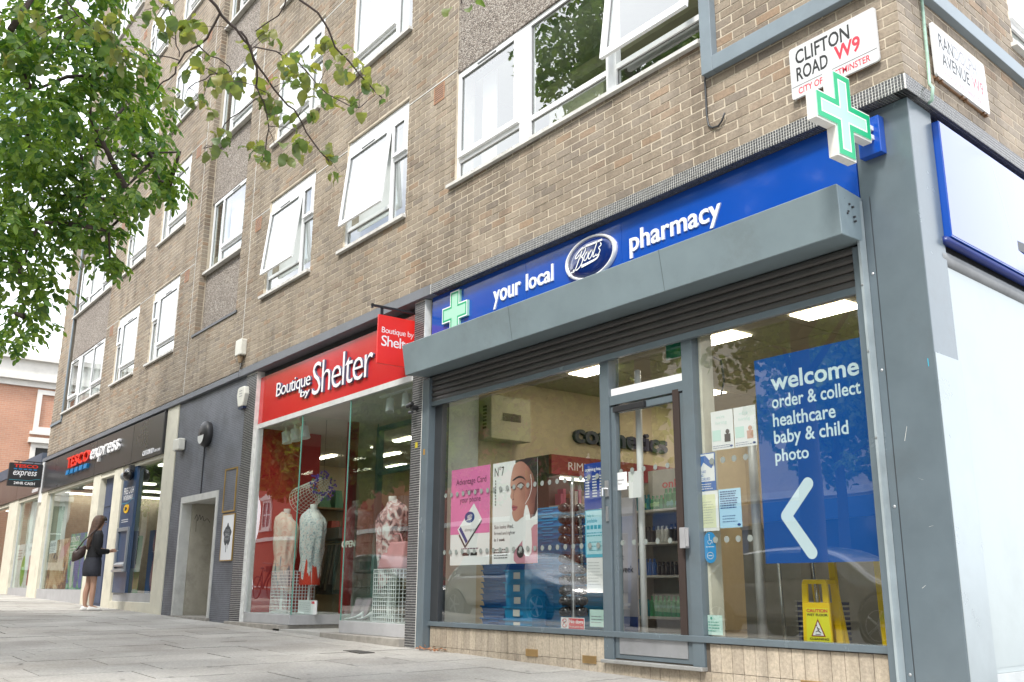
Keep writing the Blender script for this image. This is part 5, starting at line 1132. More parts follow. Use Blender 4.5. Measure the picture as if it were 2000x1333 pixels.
g = G().box(-8.88, -8.81, 1.22, 1.30, 0.02, 2.72); g.box(-7.70, -7.63, 1.22, 1.30, 0.02, 2.72); g.box(-8.81, -7.70, 1.22, 1.30, 2.05, 2.12); g.box(-8.81, -7.70, 1.22, 1.30, 2.66, 2.72); g.obj('door_frame', TEAL, SH)
d = G().hexa([(-8.06, 1.20, 0.05), (-8.03, 1.20, 0.05), (-7.99, 0.42, 0.05), (-8.02, 0.42, 0.05), (-8.06, 1.20, 0.15), (-8.03, 1.20, 0.15), (-7.99, 0.42, 0.15), (-8.02, 0.42, 0.15)]).obj('glass_door', mat('grey_patch_fitting', (0.22, 0.22, 0.22), 0.4, metal=0.5), SH)
vpane((-8.045, 1.20), (-8.005, 0.42), 0.15, 2.15, SHELG, d)
# boutique room
CW = mat('cream_shop_wall', (0.50, 0.42, 0.28), 0.85, var=0.05); CCL = mat('shop_ceiling', (0.62, 0.60, 0.54), 0.9, var=0.05)
SR = thing('boutique_interior', 'boutique room with a red side wall, cream walls and a pale ceiling', 'shop interior', (-8.2, 3, 0))
G().box(-10.80, -6.02, 0.17, 5.0, 2.79, 2.84).obj('ceiling', CCL, SR); G().box(-13.9, -10.81, 1.25, 5.0, 2.79, 2.84).obj('ceiling', CCL, SR); G().box(-13.9, -6.03, 4.9, 5.0, 0, 2.79).obj('back_wall', CW, SR); G().box(-13.98, -13.9, 1.2, 5.0, 0, 2.84).obj('left_wall', CW, SR); G().box(-13.9, -10.81, 1.18, 1.26, 0, 2.84).obj('front_partition', CW, SR)
G().box(-6.10, -6.02, 0.20, 4.9, 0, 2.79).obj('right_wall', CW, SR); G().box(-10.80, -10.42, 0.20, 1.12, 0, 2.79).obj('red_wall', mat('red_paint', (0.36, 0.012, 0.014), 0.4, var=0.05), SR)
G().box(-13.9, -6.10, 1.26, 4.9, -0.05, 0.02).obj('floor', FLR, SR); G().box(-9.15, -9.03, 0.9, 1.02, 0.2, 2.79).obj('red_post', MATS['red_paint'], SR)
g = G().box(-10.2, -9.5, 3.0, 3.03, 2.775, 2.785)
for (x, y) in ((-12.6, 2.3), (-11.6, 3.0), (-12.9, 3.9), (-9.9, 2.3), (-9.2, 2.9), (-8.6, 3.4), (-9.6, 3.8), (-7.0, 2.2), (-7.6, 3.2)): G().box(x-0.3, x+0.3, y-0.05, y+0.05, 2.765, 2.785).obj('strip_light', LITM, SR)
# shelving and clothes rail
t = thing('display_shelving', 'dark timber shelving of bags and ornaments along the boutique end wall', 'shelving', (-13.7, 3.2, 0))
for z in (0.5, 1.0, 1.45, 1.95): G().box(-13.89, -13.5, 1.5, 4.85, z, z+0.03).obj('shelf', WOOD, t)
gs = [G() for _ in range(6)]; cl = [(0.35, 0.06, 0.05), (0.10, 0.10, 0.11), (0.45, 0.38, 0.25), (0.06, 0.18, 0.10), (0.4, 0.4, 0.42), (0.20, 0.09, 0.16)]
for z in (0.53, 1.03, 1.48, 1.98):
    y = 1.6
    while y < 4.7:
        w = rb.uniform(0.12, 0.32); q = rb.choice(gs); h_ = rb.uniform(0.15, 0.36)
        if rb.random() < 0.5: q.lathe((-13.7, y+w/2, z), [(w*0.3, 0), (w*0.42, h_*0.4), (w*0.2, h_*0.8), (w*0.22, h_)], 10)
        else: q.hexa([(-13.8, y, z), (-13.55, y, z), (-13.55, y+w*0.85, z), (-13.8, y+w*0.85, z), (-13.75, y+w*0.1, z+h_), (-13.6, y+w*0.1, z+h_), (-13.6, y+w*0.7, z+h_), (-13.75, y+w*0.7, z+h_)])
        y += w+rb.uniform(0.02, 0.10)
for q, c_ in zip(gs, cl): q.obj('ornament', flat('orn%d' % gs.index(q), c_, 0.6), t, kind='stuff')
t = thing('clothes_rail', 'rail of hanging clothes with a grey shelf above behind the entrance', 'clothes rail', (-11.7, 2.1, 0))
G().box(-12.35, -11.2, 1.9, 2.3, 1.30, 1.48).obj('top_shelf', mat('grey_shelf_box', (0.16, 0.155, 0.16), 0.5), t); G().tube([(-12.35, 2.1, 1.26), (-11.2, 2.1, 1.26)], 0.012, 8).obj('bar', ALU, t)
for k in range(16):
    x = -12.3+k*0.07; c_ = rb.choice([(0.30, 0.28, 0.22), (0.12, 0.10, 0.09), (0.36, 0.30, 0.26), (0.16, 0.17, 0.15), (0.42, 0.38, 0.30)])
    g = G(); h_ = rb.uniform(0.55, 0.85)
    g.hexa([(x, 1.88, 1.23-h_), (x+0.045, 1.88, 1.23-h_), (x+0.045, 2.32, 1.23-h_), (x, 2.32, 1.23-h_), (x+0.01, 1.98, 1.21), (x+0.03, 1.98, 1.21), (x+0.03, 2.22, 1.21), (x+0.01, 2.22, 1.21)]); g.obj('garment', mat('cloth%d' % (k % 5), c_, 0.9, var=0.2, vscale=20), t)
t = thing('drawer_unit', 'white panelled drawer unit with a small green sticker behind the boutique entrance', 'drawers', (-10.5, 2.1, 0))
DW = mat('white_drawer', (0.52, 0.55, 0.52), 0.5, var=0.04)
for r_ in range(6):
    for c_ in range(2): G().box(-11.05+c_*0.54, -10.515+c_*0.54, 1.9, 2.3, 0.1+r_*0.22, 0.312+r_*0.22).obj('drawer', DW, t)
G().box(-10.45, -10.15, 1.893, 1.899, 0.80, 0.92).obj('sticker', flat('sticker_green', (0.03, 0.24, 0.14)), t)
# mannequins
MW = mat('bust_white', (0.62, 0.60, 0.57), 0.5, var=0.03)
def drape(g, c, prof, n=28, amp=0.02, ph=0.0, skew=0.0):
    rings = []
    for (r_x, r_y, z, k) in prof:
        R = []
        for j in range(n):
            a = 2*math.pi*j/n; w = 1+amp*k*math.sin(a*7+ph+z*6)+amp*0.7*k*math.sin(a*11-z*9+ph); R.append((c[0]+r_x*math.cos(a)*w, c[1]+r_y*math.sin(a)*w, c[2]+z+skew*k*math.cos(a+ph)))
        rings.append(R)
    return g.ring(rings, cap=False)
def scarf_mat(nm, a, b, c_, sc):
    m = bpy.data.materials.new(nm); m.use_nodes = True; t_ = m.node_tree; bs = t_.nodes['Principled BSDF']; tc = N(t_, 'ShaderNodeTexCoord'); no = N(t_, 'ShaderNodeTexNoise', Scale=sc, Detail=3.0, Distortion=1.5)
    r = N(t_, 'ShaderNodeValToRGB'); r.color_ramp.elements[0].color = (*a, 1); r.color_ramp.elements[0].position = 0.38; r.color_ramp.elements[1].color = (*c_, 1); r.color_ramp.elements[1].position = 0.62; e = r.color_ramp.elements.new(0.5); e.color = (*b, 1)
    t_.links.new(tc.outputs['Object'], no.inputs[0]); t_.links.new(no.outputs['Fac'], r.inputs[0]); t_.links.new(r.outputs[0], bs.inputs['Base Color']); bs.inputs['Roughness'].default_value = 0.9; return m
def mannequin(x, y, zn, label, scarf, skirt, base, sleeve=None, hem=0.72):
    t = thing('mannequin', label, 'mannequin', (x, y, 0.2), 'headless busts dressed in scarves')
    s = 1.0; c = (x, y, zn)
    g = G(); rings = []
    for rx, ry, z in ((0.046, 0.046, 0.035), (0.050, 0.050, 0.03), (0.046, 0.046, -0.02), (0.050, 0.050, -0.06), (0.12, 0.08, -0.10), (0.19, 0.10, -0.15), (0.195, 0.115, -0.24), (0.17, 0.12, -0.34), (0.135, 0.10, -0.50), (0.14, 0.105, -0.66), (0.13, 0.10, -0.78), (0.10, 0.08, -0.88)):
        rings.append([(x+rx*math.cos(2*math.pi*j/18), y+ry*math.sin(2*math.pi*j/18), zn+z) for j in range(18)])
    g.ring(rings).obj('bust', MW, t, smooth=True)
    G().lathe((x, y, 0.2), [(0.14, 0), (0.14, 0.015), (0.018, 0.03), (0.018, zn-1.0)], 12).obj('stand', WHITE, t)
    g = G(); drape(g, c, [(0.066, 0.066, -0.022, 0.4), (0.085, 0.080, -0.055, 0.8), (0.125, 0.105, -0.085, 0.8), (0.205, 0.135, -0.125, 1.0), (0.245, 0.150, -0.19, 1.0), (0.245, 0.155, -0.30, 1.2), (0.215, 0.150, -0.42, 1.5), (0.185, 0.140, -0.54, 1.9), (0.165, 0.130, -0.66, 2.3), (0.140, 0.120, hem-zn, 2.8)], n=56, amp=0.055, ph=x, skew=0.055)
    o = g.obj('scarf', scarf, t, smooth=True)
    if skirt: g = G(); drape(g, c, [(0.13, 0.10, -0.50, 0.2), (0.15, 0.115, -0.72, 0.5), (0.175, 0.13, -1.03, 1.0)], amp=0.02, ph=x); g.obj('skirt', skirt, t, smooth=True)
mannequin(-10.15, 0.52, 1.59, 'headless bust in a peach scarf at the red left end of the boutique window', scarf_mat('peach_scarf', (0.60, 0.40, 0.34), (0.68, 0.54, 0.46), (0.62, 0.58, 0.50), 9), mat('blue_grey_cloth', (0.16, 0.24, 0.30), 0.9, var=0.2), 0.2, hem=0.60)
mannequin(-9.29, 0.52, 1.60, 'headless bust in a white and grey patterned scarf over a red skirt', scarf_mat('grey_scarf', (0.30, 0.33, 0.36), (0.64, 0.66, 0.65), (0.62, 0.50, 0.48), 22), mat('red_cloth', (0.50, 0.035, 0.015), 0.8, var=0.1), 0.2, hem=0.70)
mannequin(-7.17, 0.52, 1.56, 'headless bust in a black, white and rose scarf by the right mosaic pier', scarf_mat('mono_scarf', (0.05, 0.05, 0.06), (0.50, 0.30, 0.30), (0.66, 0.66, 0.66), 8), None, 0.2, hem=0.62)
def mesh_stand(x0, x1, y0, y1, z0, z1, label):
    g = G(); s_ = 0.042
    def wires(p, q, r_):
        pass
    nx = int((x1-x0)/s_)+1; nz = int((z1-z0)/s_)+1; ny = int((y1-y0)/s_)+1
    for i in range(nx): u = x0+(x1-x0)*i/(nx-1); g.box(u-0.004, u+0.004, y0-0.003, y0+0.003, z0, z1)
    for j in range(nz): z = z0+(z1-z0)*j/(nz-1); g.box(x0, x1, y0-0.004, y0+0.002, z-0.004, z+0.004); g.box(x1-0.002, x1+0.004, y0, y1, z-0.004, z+0.004)
    for i in range(ny): v = y0+(y1-y0)*i/(ny-1); g.box(x1-0.003, x1+0.003, v-0.004, v+0.004, z0, z1)
    o = g.obj('wire_plinth', WHITE); tag(o, label, 'display plinth', 'white wire plinths'); return o
mesh_stand(-10.02, -9.50, 0.30, 0.7, 0.2, 0.75, 'white wire grid plinth between the two left busts')
mesh_stand(-7.12, -6.62, 0.28, 0.7, 0.166, 0.74, 'white wire grid plinth holding pink bags by the right mosaic pier')
t = thing('handbag', 'pink folded handbag standing on the right wire plinth', 'handbag', (-6.85, 0.45, 0.745)); G().hexa([(-7.20, 0.36, 0.748), (-6.66, 0.36, 0.748), (-6.66, 0.56, 0.748), (-7.20, 0.56, 0.748), (-7.16, 0.42, 1.05), (-6.70, 0.42, 1.05), (-6.70, 0.50, 1.05), (-7.16, 0.50, 1.05)]).obj('body', mat('pink_leather', (0.55, 0.26, 0.28), 0.6, var=0.1), t, bevel=0.02)
G().tube([(-7.05, 0.46, 1.04), (-7.0, 0.46, 1.14), (-6.86, 0.46, 1.14), (-6.80, 0.46, 1.04)], 0.008, 6).obj('handle', MATS['pink_leather'], t)
# hanging wire shade with purple flowers
t = thing('hanging_ornament', 'cream wire shade hung at a tilt and trimmed with purple flowers', 'decoration', (-9.35, 0.5, 1.75))
g = G(); ax_ = Vector((0.86, 0.0, 0.22)).normalized(); c0 = Vector((-9.72, 0.55, 1.72)); uu = Vector((-ax_.z, 0, ax_.x)); vv = Vector((0, 1, 0)); Wm = flat('wire_cream', (0.66, 0.64, 0.56))
for i in range(22):
    a = 2*math.pi*i/22; d_ = uu*math.cos(a)+vv*math.sin(a); g.tube([c0+d_*0.20, c0+ax_*0.62+d_*0.12], 0.004, 4, cap=False)
for q in range(10):
    r_ = 0.20-0.08*q/9; cc = c0+ax_*0.62*q/9; g.tube([cc+(uu*math.cos(2*math.pi*i/16)+vv*math.sin(2*math.pi*i/16))*r_ for i in range(17)], 0.0035, 4, cap=False)
g.obj('wire_frame', Wm, t)
PF = flat('purple_petal', (0.12, 0.06, 0.34), 0.7); g = G(); g2 = G(); g3 = G(); ce = c0+ax_*0.64
for i in range(130):
    a = rb.uniform(0, 6.28); d_ = uu*math.cos(a)+vv*math.sin(a); p = ce+d_*rb.uniform(0.10, 0.19)+Vector((rb.uniform(-0.04, 0.04), 0, rb.uniform(-0.03, 0.03))); q = (g2 if rb.random() < 0.15 else g3 if (rb.random() < 0.15 and math.cos(a) < 0) else g)
    n_ = Vector((rb.uniform(-1, 1), rb.uniform(-1, 1), rb.uniform(-1, 1))).normalized(); e1 = n_.orthogonal().normalized()*0.018; e2 = n_.cross(e1)
    q.poly([p+e1, p+e2, p-e1, p-e2]); q.poly([p+n_*0.016, p+e1, p-n_*0.016, p-e1])
g.obj('flowers', PF, t, kind='stuff'); g2.obj('leaves', flat('leaf_lime', (0.16, 0.30, 0.05), 0.7), t, kind='stuff'); g3.obj('orange_flowers', flat('petal_orange', (0.62, 0.14, 0.03), 0.7), t, kind='stuff')
G().tube([ce, (ce.x, ce.y, 2.78)], 0.003, 4).obj('hanging_cord', SLATED, t)
g = G(); 
for i in range(40): a = rb.uniform(0, 6.28); p = Vector((-6.20+0.07*math.cos(a), 0.35, 1.95+0.16*math.sin(a))); n_ = Vector((rb.uniform(-1, 1), rb.uniform(-1, 1), rb.uniform(-1, 1))).normalized(); e1 = n_.orthogonal().normalized()*0.03; e2 = n_.cross(e1); g.poly([p+e1, p+e2, p-e1, p-e2])
tag(g.obj('red_garland', flat('poppy_red', (0.6, 0.02, 0.02), 0.7)), 'garland of red paper flowers beside the right mosaic pier', 'decoration')
for sx_, lb in ((-6.97, 'leftmost'), (-6.60, 'middle'), (-6.28, 'rightmost')):
    t = thing('spotlight', lb + ' of the three white track spotlights in the right boutique window', 'spotlight', (sx_, 0.3, 2.5), 'white track spotlights'); d_ = Vector((0.25, -0.15, -0.95)).normalized(); p = Vector((sx_, 0.32, 2.72))
    G().tube([p, p+d_*0.17], [0.045, 0.052], 14).obj('can', WHITE, t); G().tube([p+d_*0.171, p+d_*0.174], 0.044, 12).obj('lens', LITM if sx_ == -6.28 else flat('lens_grey', (0.5, 0.5, 0.48)), t); G().tube([p+Vector((0, 0, 0.07)), p], 0.012, 6).obj('arm', WHITE, t)
G().box(-7.2, -6.1, 0.30, 0.34, 2.765, 2.788).obj('light_track', WHITE, SR)
for sx_, lb in ((-10.1, 'leftmost'), (-9.8, 'middle'), (-9.5, 'rightmost')):
    t = thing('spotlight', lb + ' of the three white track spotlights in the left boutique window', 'spotlight', (sx_, 0.3, 2.5), 'white track spotlights'); d_ = Vector((0.2, 0.1, -0.97)).normalized(); p = Vector((sx_, 0.40, 2.72)); G().tube([p, p+d_*0.17], [0.06, 0.07], 14).obj('can', WHITE, t); G().tube([p+Vector((0, 0, 0.07)), p], 0.012, 6).obj('arm', WHITE, t)
t = thing('price_board', 'white board with fine lettering and a small red tag on the boutique floor', 'sign', (-9.05, 0.45, 0.197)); G().box(-9.38, -8.86, 0.42, 0.44, 0.197, 0.372).obj('sheet', PAPER, t); lines(G(), F0, -9.34, -9.0, 0.22, 0.35, 5, -0.418, 3, t=0.12).obj('lettering', PTXT, t); G().box(-8.98, -8.90, 0.416, 0.419, 0.33, 0.36).obj('tag', MATS['print_red'], t)
t = thing('picture_frame', 'grey framed picture leaning in the right boutique window', 'picture frame', (-7.85, 0.42, 0.167))
Fp = lambda u, o, z: Vector((u, 0.40+(z-0.167)*0.35-o, z)); G().hexa([Fp(-7.90, -0.015, 0.168), Fp(-7.50, -0.015, 0.168), Fp(-7.50, 0, 0.168), Fp(-7.90, 0, 0.168), Fp(-7.90, -0.015, 0.42), Fp(-7.50, -0.015, 0.42), Fp(-7.50, 0, 0.42), Fp(-7.90, 0, 0.42)]).obj('frame', flat('frame_grey', (0.18, 0.16, 0.16)), t); G().poly([Fp(-7.88, 0.002, 0.19), Fp(-7.52, 0.002, 0.19), Fp(-7.52, 0.002, 0.40), Fp(-7.88, 0.002, 0.40)]).obj('picture', flat('mauve_card', (0.30, 0.23, 0.26)), t)
for k, (x, y, a_) in enumerate(((-7.45, 0.34, 0.5), (-7.30, 0.37, 0.2))):
    t = thing('shoe', 'white low-heeled %s shoe in the right boutique window' % ('left' if k == 0 else 'right'), 'shoe', (x, y, 0.167), 'pair of white shoes'); ca, sa = math.cos(a_), math.sin(a_)
    R = []
    for (l, w_, h_, z_) in ((0, 0.03, 0.055, 0.05), (0.05, 0.034, 0.03, 0.04), (0.12, 0.03, 0.02, 0.02), (0.18, 0.04, 0.022, 0.008), (0.23, 0.03, 0.018, 0.008), (0.255, 0.008, 0.008, 0.008)):
        R.append([(x-ca*l-sa*w_*math.cos(q), y-sa*l+ca*w_*math.cos(q), 0.167+z_+h_*(0.5+0.5*math.sin(q))) for q in [2*math.pi*i/10 for i in range(10)]])
    G().ring(R).obj('upper', WHITE, t, smooth=True); G().lathe((x-0.01*ca, y-0.01*sa, 0.167), [(0.006, 0), (0.014, 0.055)], 8).obj('heel', WHITE, t)
t = thing('open_sign', 'small OPEN sign hanging on strings behind the boutique glass', 'sign', (-7.75, 0.30, 1.05)); stroke(G(), F0, [(-7.98, 1.12), (-7.80, 1.30), (-7.62, 1.06)], 0.006, -0.30, 0).obj('string', WOOD, t); g = G(); text(g, F0, 'OPEN', -7.98, -7.64, 1.01, 1.09, -0.30, 0.008, bold=0.02); g.obj('lettering', flat('open_cream', (0.6, 0.58, 0.5)), t)
# hanging red blade sign
HS = thing('hanging_blade_sign', 'small red square sign reading Boutique by Shelter hung from a black arm', 'hanging sign', (-6.10, -0.1, 2.93))
FB = FX(-6.10)
G().fb(FB, -0.37, 0.19, -0.012, 0.012, 2.905, 3.455).obj('board', mat('sign_red', (0.72, 0.03, 0.025), 0.4, var=0.02), HS, bevel=0.002)
g = G(); text(g, FB, 'Boutique by', -0.325, 0.085, 3.235, 3.32, 0.0125, spacing=0.92); text(g, FB, 'Shelter', -0.325, 0.12, 3.105, 3.225, 0.0125, bold=0.005, spacing=0.9); g.obj('lettering', LW, HS)
G().fb(FB, -0.46, 0.30, -0.012, 0.012, 3.535, 3.56).fb(FB, -0.46, -0.44, -0.014, 0.014, 3.515, 3.565).fb(FB, -0.345, -0.31, -0.006, 0.006, 3.455, 3.535).fb(FB, 0.13, 0.155, -0.006, 0.006, 3.455, 3.535).obj('bracket_arm', flat('bracket_black', (0.015, 0.015, 0.02)), HS)
t = thing('security_camera', 'small black camera on the mosaic pier left of the pharmacy', 'camera', (-5.9, 0.0, 2.38)); g = G().tube([(-5.88, 0.03, 2.42), (-5.88, -0.04, 2.42)], 0.03, 8); g.tube([(-5.95, -0.05, 2.44), (-5.86, -0.04, 2.46)], 0.022, 8); g.tube([(-5.92, -0.04, 2.37), (-5.84, -0.05, 2.36)], 0.018, 8); g.obj('housing', BLACKP, t)
for (x_, z_, c_, lb) in ((-5.88, 2.02, (0.45, 0.36, 0.02), 'small yellow sticker on the mosaic pier'), (-5.72, 1.93, (0.30, 0.17, 0.03), 'small brown sticker on the grey shutter guide')):
    tag(G().fb(F0, x_-0.03, x_+0.02, -0.040 if x_ < -5.8 else -0.0445+0.0, -0.0385 if x_ < -5.8 else -0.043, z_-0.03, z_+0.03).obj('sticker', flat('stk%.2f' % x_, c_)), lb, 'sticker')
# ================================================================== flats entrance between the shops
FE = thing('flats_entrance', 'doorless pale lined entrance in a grey ribbed tile wall left of the boutique', 'entrance', (-12.4, 0, 0.05))
m = bpy.data.materials.new('grey_ribbed_tile'); m.use_nodes = True; t_ = m.node_tree; bs = t_.nodes['Principled BSDF']
gm = N(t_, 'ShaderNodeNewGeometry'); sp = N(t_, 'ShaderNodeSeparateXYZ'); cb = N(t_, 'ShaderNodeCombineXYZ'); br = N(t_, 'ShaderNodeTexBrick', offset=0.5)
t_.links.new(gm.outputs['Position'], sp.inputs[0]); t_.links.new(sp.outputs['X'], cb.inputs['X']); t_.links.new(sp.outputs['Z'], cb.inputs['Y']); t_.links.new(cb.outputs[0], br.inputs['Vector'])
br.inputs['Scale'].default_value = 1.0; br.inputs['Brick Width'].default_value = 0.05; br.inputs['Row Height'].default_value = 0.028; br.inputs['Mortar Size'].default_value = 0.003; br.inputs['Color1'].default_value = (0.075, 0.085, 0.105, 1); br.inputs['Color2'].default_value = (0.095, 0.105, 0.13, 1); br.inputs['Mortar'].default_value = (0.19, 0.20, 0.22, 1)
nn_ = N(t_, 'ShaderNodeTexNoise', Scale=1.6, Detail=7.0, Roughness=0.65); t_.links.new(gm.outputs['Position'], nn_.inputs[0]); r_ = N(t_, 'ShaderNodeValToRGB'); r_.color_ramp.elements[0].color = (0.62, 0.62, 0.62, 1); r_.color_ramp.elements[1].color = (1.35, 1.35, 1.35, 1); r_.color_ramp.elements[0].position = 0.3; r_.color_ramp.elements[1].position = 0.7
mm = N(t_, 'ShaderNodeMix', data_type='RGBA', blend_type='MULTIPLY'); mm.inputs['Factor'].default_value = 1; t_.links.new(nn_.outputs['Fac'], r_.inputs[0]); t_.links.new(br.outputs['Color'], mm.inputs['A']); t_.links.new(r_.outputs[0], mm.inputs['B']); t_.links.new(mm.outputs['Result'], bs.inputs['Base Color']); bs.inputs['Roughness'].default_value = 0.45
bu = N(t_, 'ShaderNodeBump', Strength=0.6, Distance=0.004, invert=True); t_.links.new(br.outputs['Fac'], bu.inputs['Height']); t_.links.new(bu.outputs[0], bs.inputs['Normal']); RIB = m
for a, b, c_, d_ in ((-13.835, -13.30, -0.05, 3.638), (-11.62, -10.83, -0.1, 3.638), (-13.30, -11.62, 1.975, 3.638)): G().fb(F0, a, b, -0.25, -0.05, c_, d_).obj('tiled_wall', RIB, FE)
WFR = mat('white_stone_surround', (0.55, 0.55, 0.52), 0.7, var=0.08, dirt=0.3); LIN = mat('travertine_lining', (0.42, 0.39, 0.32), 0.6, var=0.12, vscale=5, dirt=0.45)
g = G().fb(F0, -13.30, -11.62, -0.20, -0.03, 1.87, 1.975); g.fb(F0, -11.70, -11.62, -0.2, -0.0305, 0.02, 1.87); g.fb(F0, -13.30, -13.22, -0.2, -0.0305, 0.02, 1.87); g.obj('surround', WFR, FE, bevel=0.004)
G().box(-13.30, -13.16, 0.20, 1.12, 0.0, 1.90).obj('side_lining', LIN, FE); G().box(-13.2, -11.6, 1.05, 1.15, 0.0, 1.90).obj('rear_lining', LIN, FE); G().box(-11.70, -11.55, 0.20, 1.12, 0.0, 1.9).obj('side_lining', LIN, FE); G().box(-13.3, -11.6, 0.20, 1.15, 1.88, 1.95).obj('ceiling', WFR, FE); G().box(-13.3, -11.6, 0.0, 1.15, -0.1, gz(-12.4)+0.03).obj('floor', STN, FE)
stroke(G(), FX(-13.16), [(0.24, 1.62), (0.27, 1.70), (0.29, 1.60), (0.32, 1.70), (0.34, 1.62), (0.37, 1.68), (0.40, 1.60), (0.45, 1.64), (0.5, 1.58)], 0.008, 0.002).obj('graffiti', SLATED, FE)
stroke(G(), FX(-13.16), [(0.27, 1.62), (0.275, 1.42)], 0.006, 0.002).obj('graffiti', SLATED, FE)
t = thing('bulkhead_lamp', 'round black and white bulkhead lamp above the flats entrance', 'wall lamp', (-12.3, 0.0, 2.75))
g = G(); rings = [[F0(-12.30+r_*math.cos(a), o, 2.92+1.05*r_*math.sin(a)) for a in [2*math.pi*i/24 for i in range(24)]] for r_, o in ((0.19, -0.05), (0.20, 0.0), (0.185, 0.05), (0.13, 0.075), (0.02, 0.08))]
g.ring(rings, cap=False).obj('body', BLACKP, t, smooth=True)
G().poly([F0(-12.30+r_*math.cos(a), 0.081 if abs(math.cos(a)) < 2 else 0, 2.89+r_*math.sin(a)) for r_, a in [(0.135, math.pi+math.pi*i/14) for i in range(15)]]).obj('diffuser', flat('lamp_white', (0.66, 0.67, 0.66), 0.3), t)
tag(G().tube([F0(-12.42, -0.045, 2.74), F0(-12.42, -0.045, 1.98)], 0.012, 6).obj('conduit', SLATED), 'thin dark conduit dropping from the round lamp to the flats entrance', 'pipe')
def alarm(x0, x1, z0, z1, o0, label, dark):
    t = thing('alarm_box', label, 'alarm', ((x0+x1)/2, -o0, z0)); w = x1-x0; h = z1-z0
    P = [(x0+w*a, z0+h*b) for a, b in ((0.22, 0.0), (0.78, 0.0), (1.0, 0.6), (0.92, 0.95), (0.75, 1.0), (0.25, 1.0), (0.08, 0.95), (0.0, 0.6))]
    G().prism(F0, P, o0, o0+0.075).obj('cover', mat('alarm_white', (0.68, 0.67, 0.60), 0.45, var=0.03, dirt=0.15), t, bevel=0.012)
    if dark: G().prism(F0, [(x0+w*0.24, z0-0.035), (x0+w*0.76, z0-0.035), (x0+w*0.80, z0-0.002), (x0+w*0.20, z0-0.002)], o0+0.01, o0+0.065).obj('strobe', flat('strobe_navy', (0.02, 0.03, 0.08), 0.2), t)
    g = G(); lines(g, F0, x0+w*0.3, x0+w*0.7, z0+h*0.45, z0+h*0.85, 3, o0+0.0765, 5, 0.1, 0.3); g.obj('lettering', FADED, t)
alarm(-11.02, -10.70, 3.16, 3.46, -0.05, 'white alarm box with a dark strobe at the top of the ribbed wall', True)
t = thing('alarm_box', 'small cream cylindrical siren on the brick above the flats entrance wall', 'alarm', (-10.9, -0.05, 3.9)); g = G().fb(F0, -11.05, -10.82, 0.0, 0.10, 3.95, 4.20); g.obj('cover', MATS['alarm_white'], t, bevel=0.015); G().tube([F0(-10.93, 0.05, 3.94), F0(-10.93, 0.05, 3.84)], [0.05, 0.025], 10).obj('sounder', mat('rusty_cap', (0.28, 0.2, 0.12), 0.8, var=0.3), t); G().tube([F0(-10.93, 0.02, 3.84), F0(-11.0, 0.015, 3.76)], 0.008, 5).obj('cable', SLATED, t)
t = thing('wall_speaker', 'small white box jutting from the cream pier beside the ribbed wall', 'speaker', (-13.4, -0.05, 2.75)); G().fb(F0, -13.66, -13.36, -0.04, 0.08, 2.78, 2.98).obj('cover', MATS['alarm_white'], t, bevel=0.02); G().tube([F0(-13.51, 0.02, 2.785), F0(-13.51, 0.02, 2.765)], 0.06, 14).obj('grille', FADED, t)
t = thing('wall_frame', 'narrow empty brass frame above the paint splash notice', 'frame', (-11.15, 0.04, 1.6)); g = G().frame(F0, -11.41, -10.93, -0.05, -0.035, 1.615, 2.27, 0.022); g.obj('frame', GOLD, t); G().fb(F0, -11.388, -10.952, -0.0495, -0.045, 1.637, 2.27).obj('backing', RIB, t)
t = thing('wall_notice', 'brass framed white notice with a dark paint splash badge beside the flats entrance', 'notice', (-11.1, 0.04, 0.9)); G().frame(F0, -11.345, -10.875, -0.05, -0.03, 0.905, 1.585, 0.014).obj('frame', GOLD, t); G().fb(F0, -11.331, -10.889, -0.049, -0.034, 0.919, 1.571).obj('sheet', PAPER, t)
g = G(); P = [(-11.11+0.14*(1+0.12*math.sin(5*a)+0.08*math.sin(9*a))*math.cos(a), 1.28+0.15*(1+0.12*math.sin(5*a)+0.08*math.sin(9*a))*math.sin(a)) for a in [2*math.pi*i/30 for i in range(30)]]; g.poly([F0(u, -0.0335, z) for u, z in P]); g.fb(F0, -11.14, -11.12, -0.034, -0.0332, 1.03, 1.15); g.fb(F0, -11.08, -11.07, -0.034, -0.0332, 1.08, 1.15)
g.obj('splash', flat('splash_grey', (0.04, 0.05, 0.06)), t); g = G(); text(g, F0, "IT'S YOUR", -11.19, -11.03, 1.32, 1.36, -0.033); text(g, F0, 'SMALL', -11.20, -11.02, 1.26, 1.31, -0.033, bold=0.01); text(g, F0, 'POINT', -11.19, -11.03, 1.20, 1.24, -0.033); g.obj('lettering', flat('grey_ink', (0.4, 0.42, 0.43)), t)

# ================================================================== supermarket shopfront
TS = thing('supermarket_shopfront', 'cream piered supermarket front with dark fascia panels and tall windows', 'shopfront', (-20, 0.05, 0.1))
for a, b, z1 in ((-14.44, -13.84, 3.636), (-17.50, -16.93, 2.84), (-19.08, -18.52, 2.84), (-24.42, -23.40, 2.90), (-28.2, -26.95, 2.90), (-33.4, -32.4, 2.9)):
    G().box(a, b, 0.03, 0.35, gz(a)-0.1, z1).obj('pier', CREAM, TS, bevel=0.006)
G().box(-23.40, -19.08, 0.05, 0.3, 2.775, 2.842).box(-16.93, -14.44, 0.05, 0.3, 2.775, 2.842).obj('head_band', CREAM, TS); G().box(-18.52, -17.50, 0.045, 0.3, 2.735, 2.842).obj('head_band', CREAM, TS); G().box(-32.4, -24.42, 0.05, 0.3, 2.775, 2.86).obj('head_band', CREAM, TS)
G().box(-16.93, -14.44, 0.04, 0.3, gz(-15)-0.1, 0.265).obj('cream_plinth', CREAM, TS, bevel=0.006)
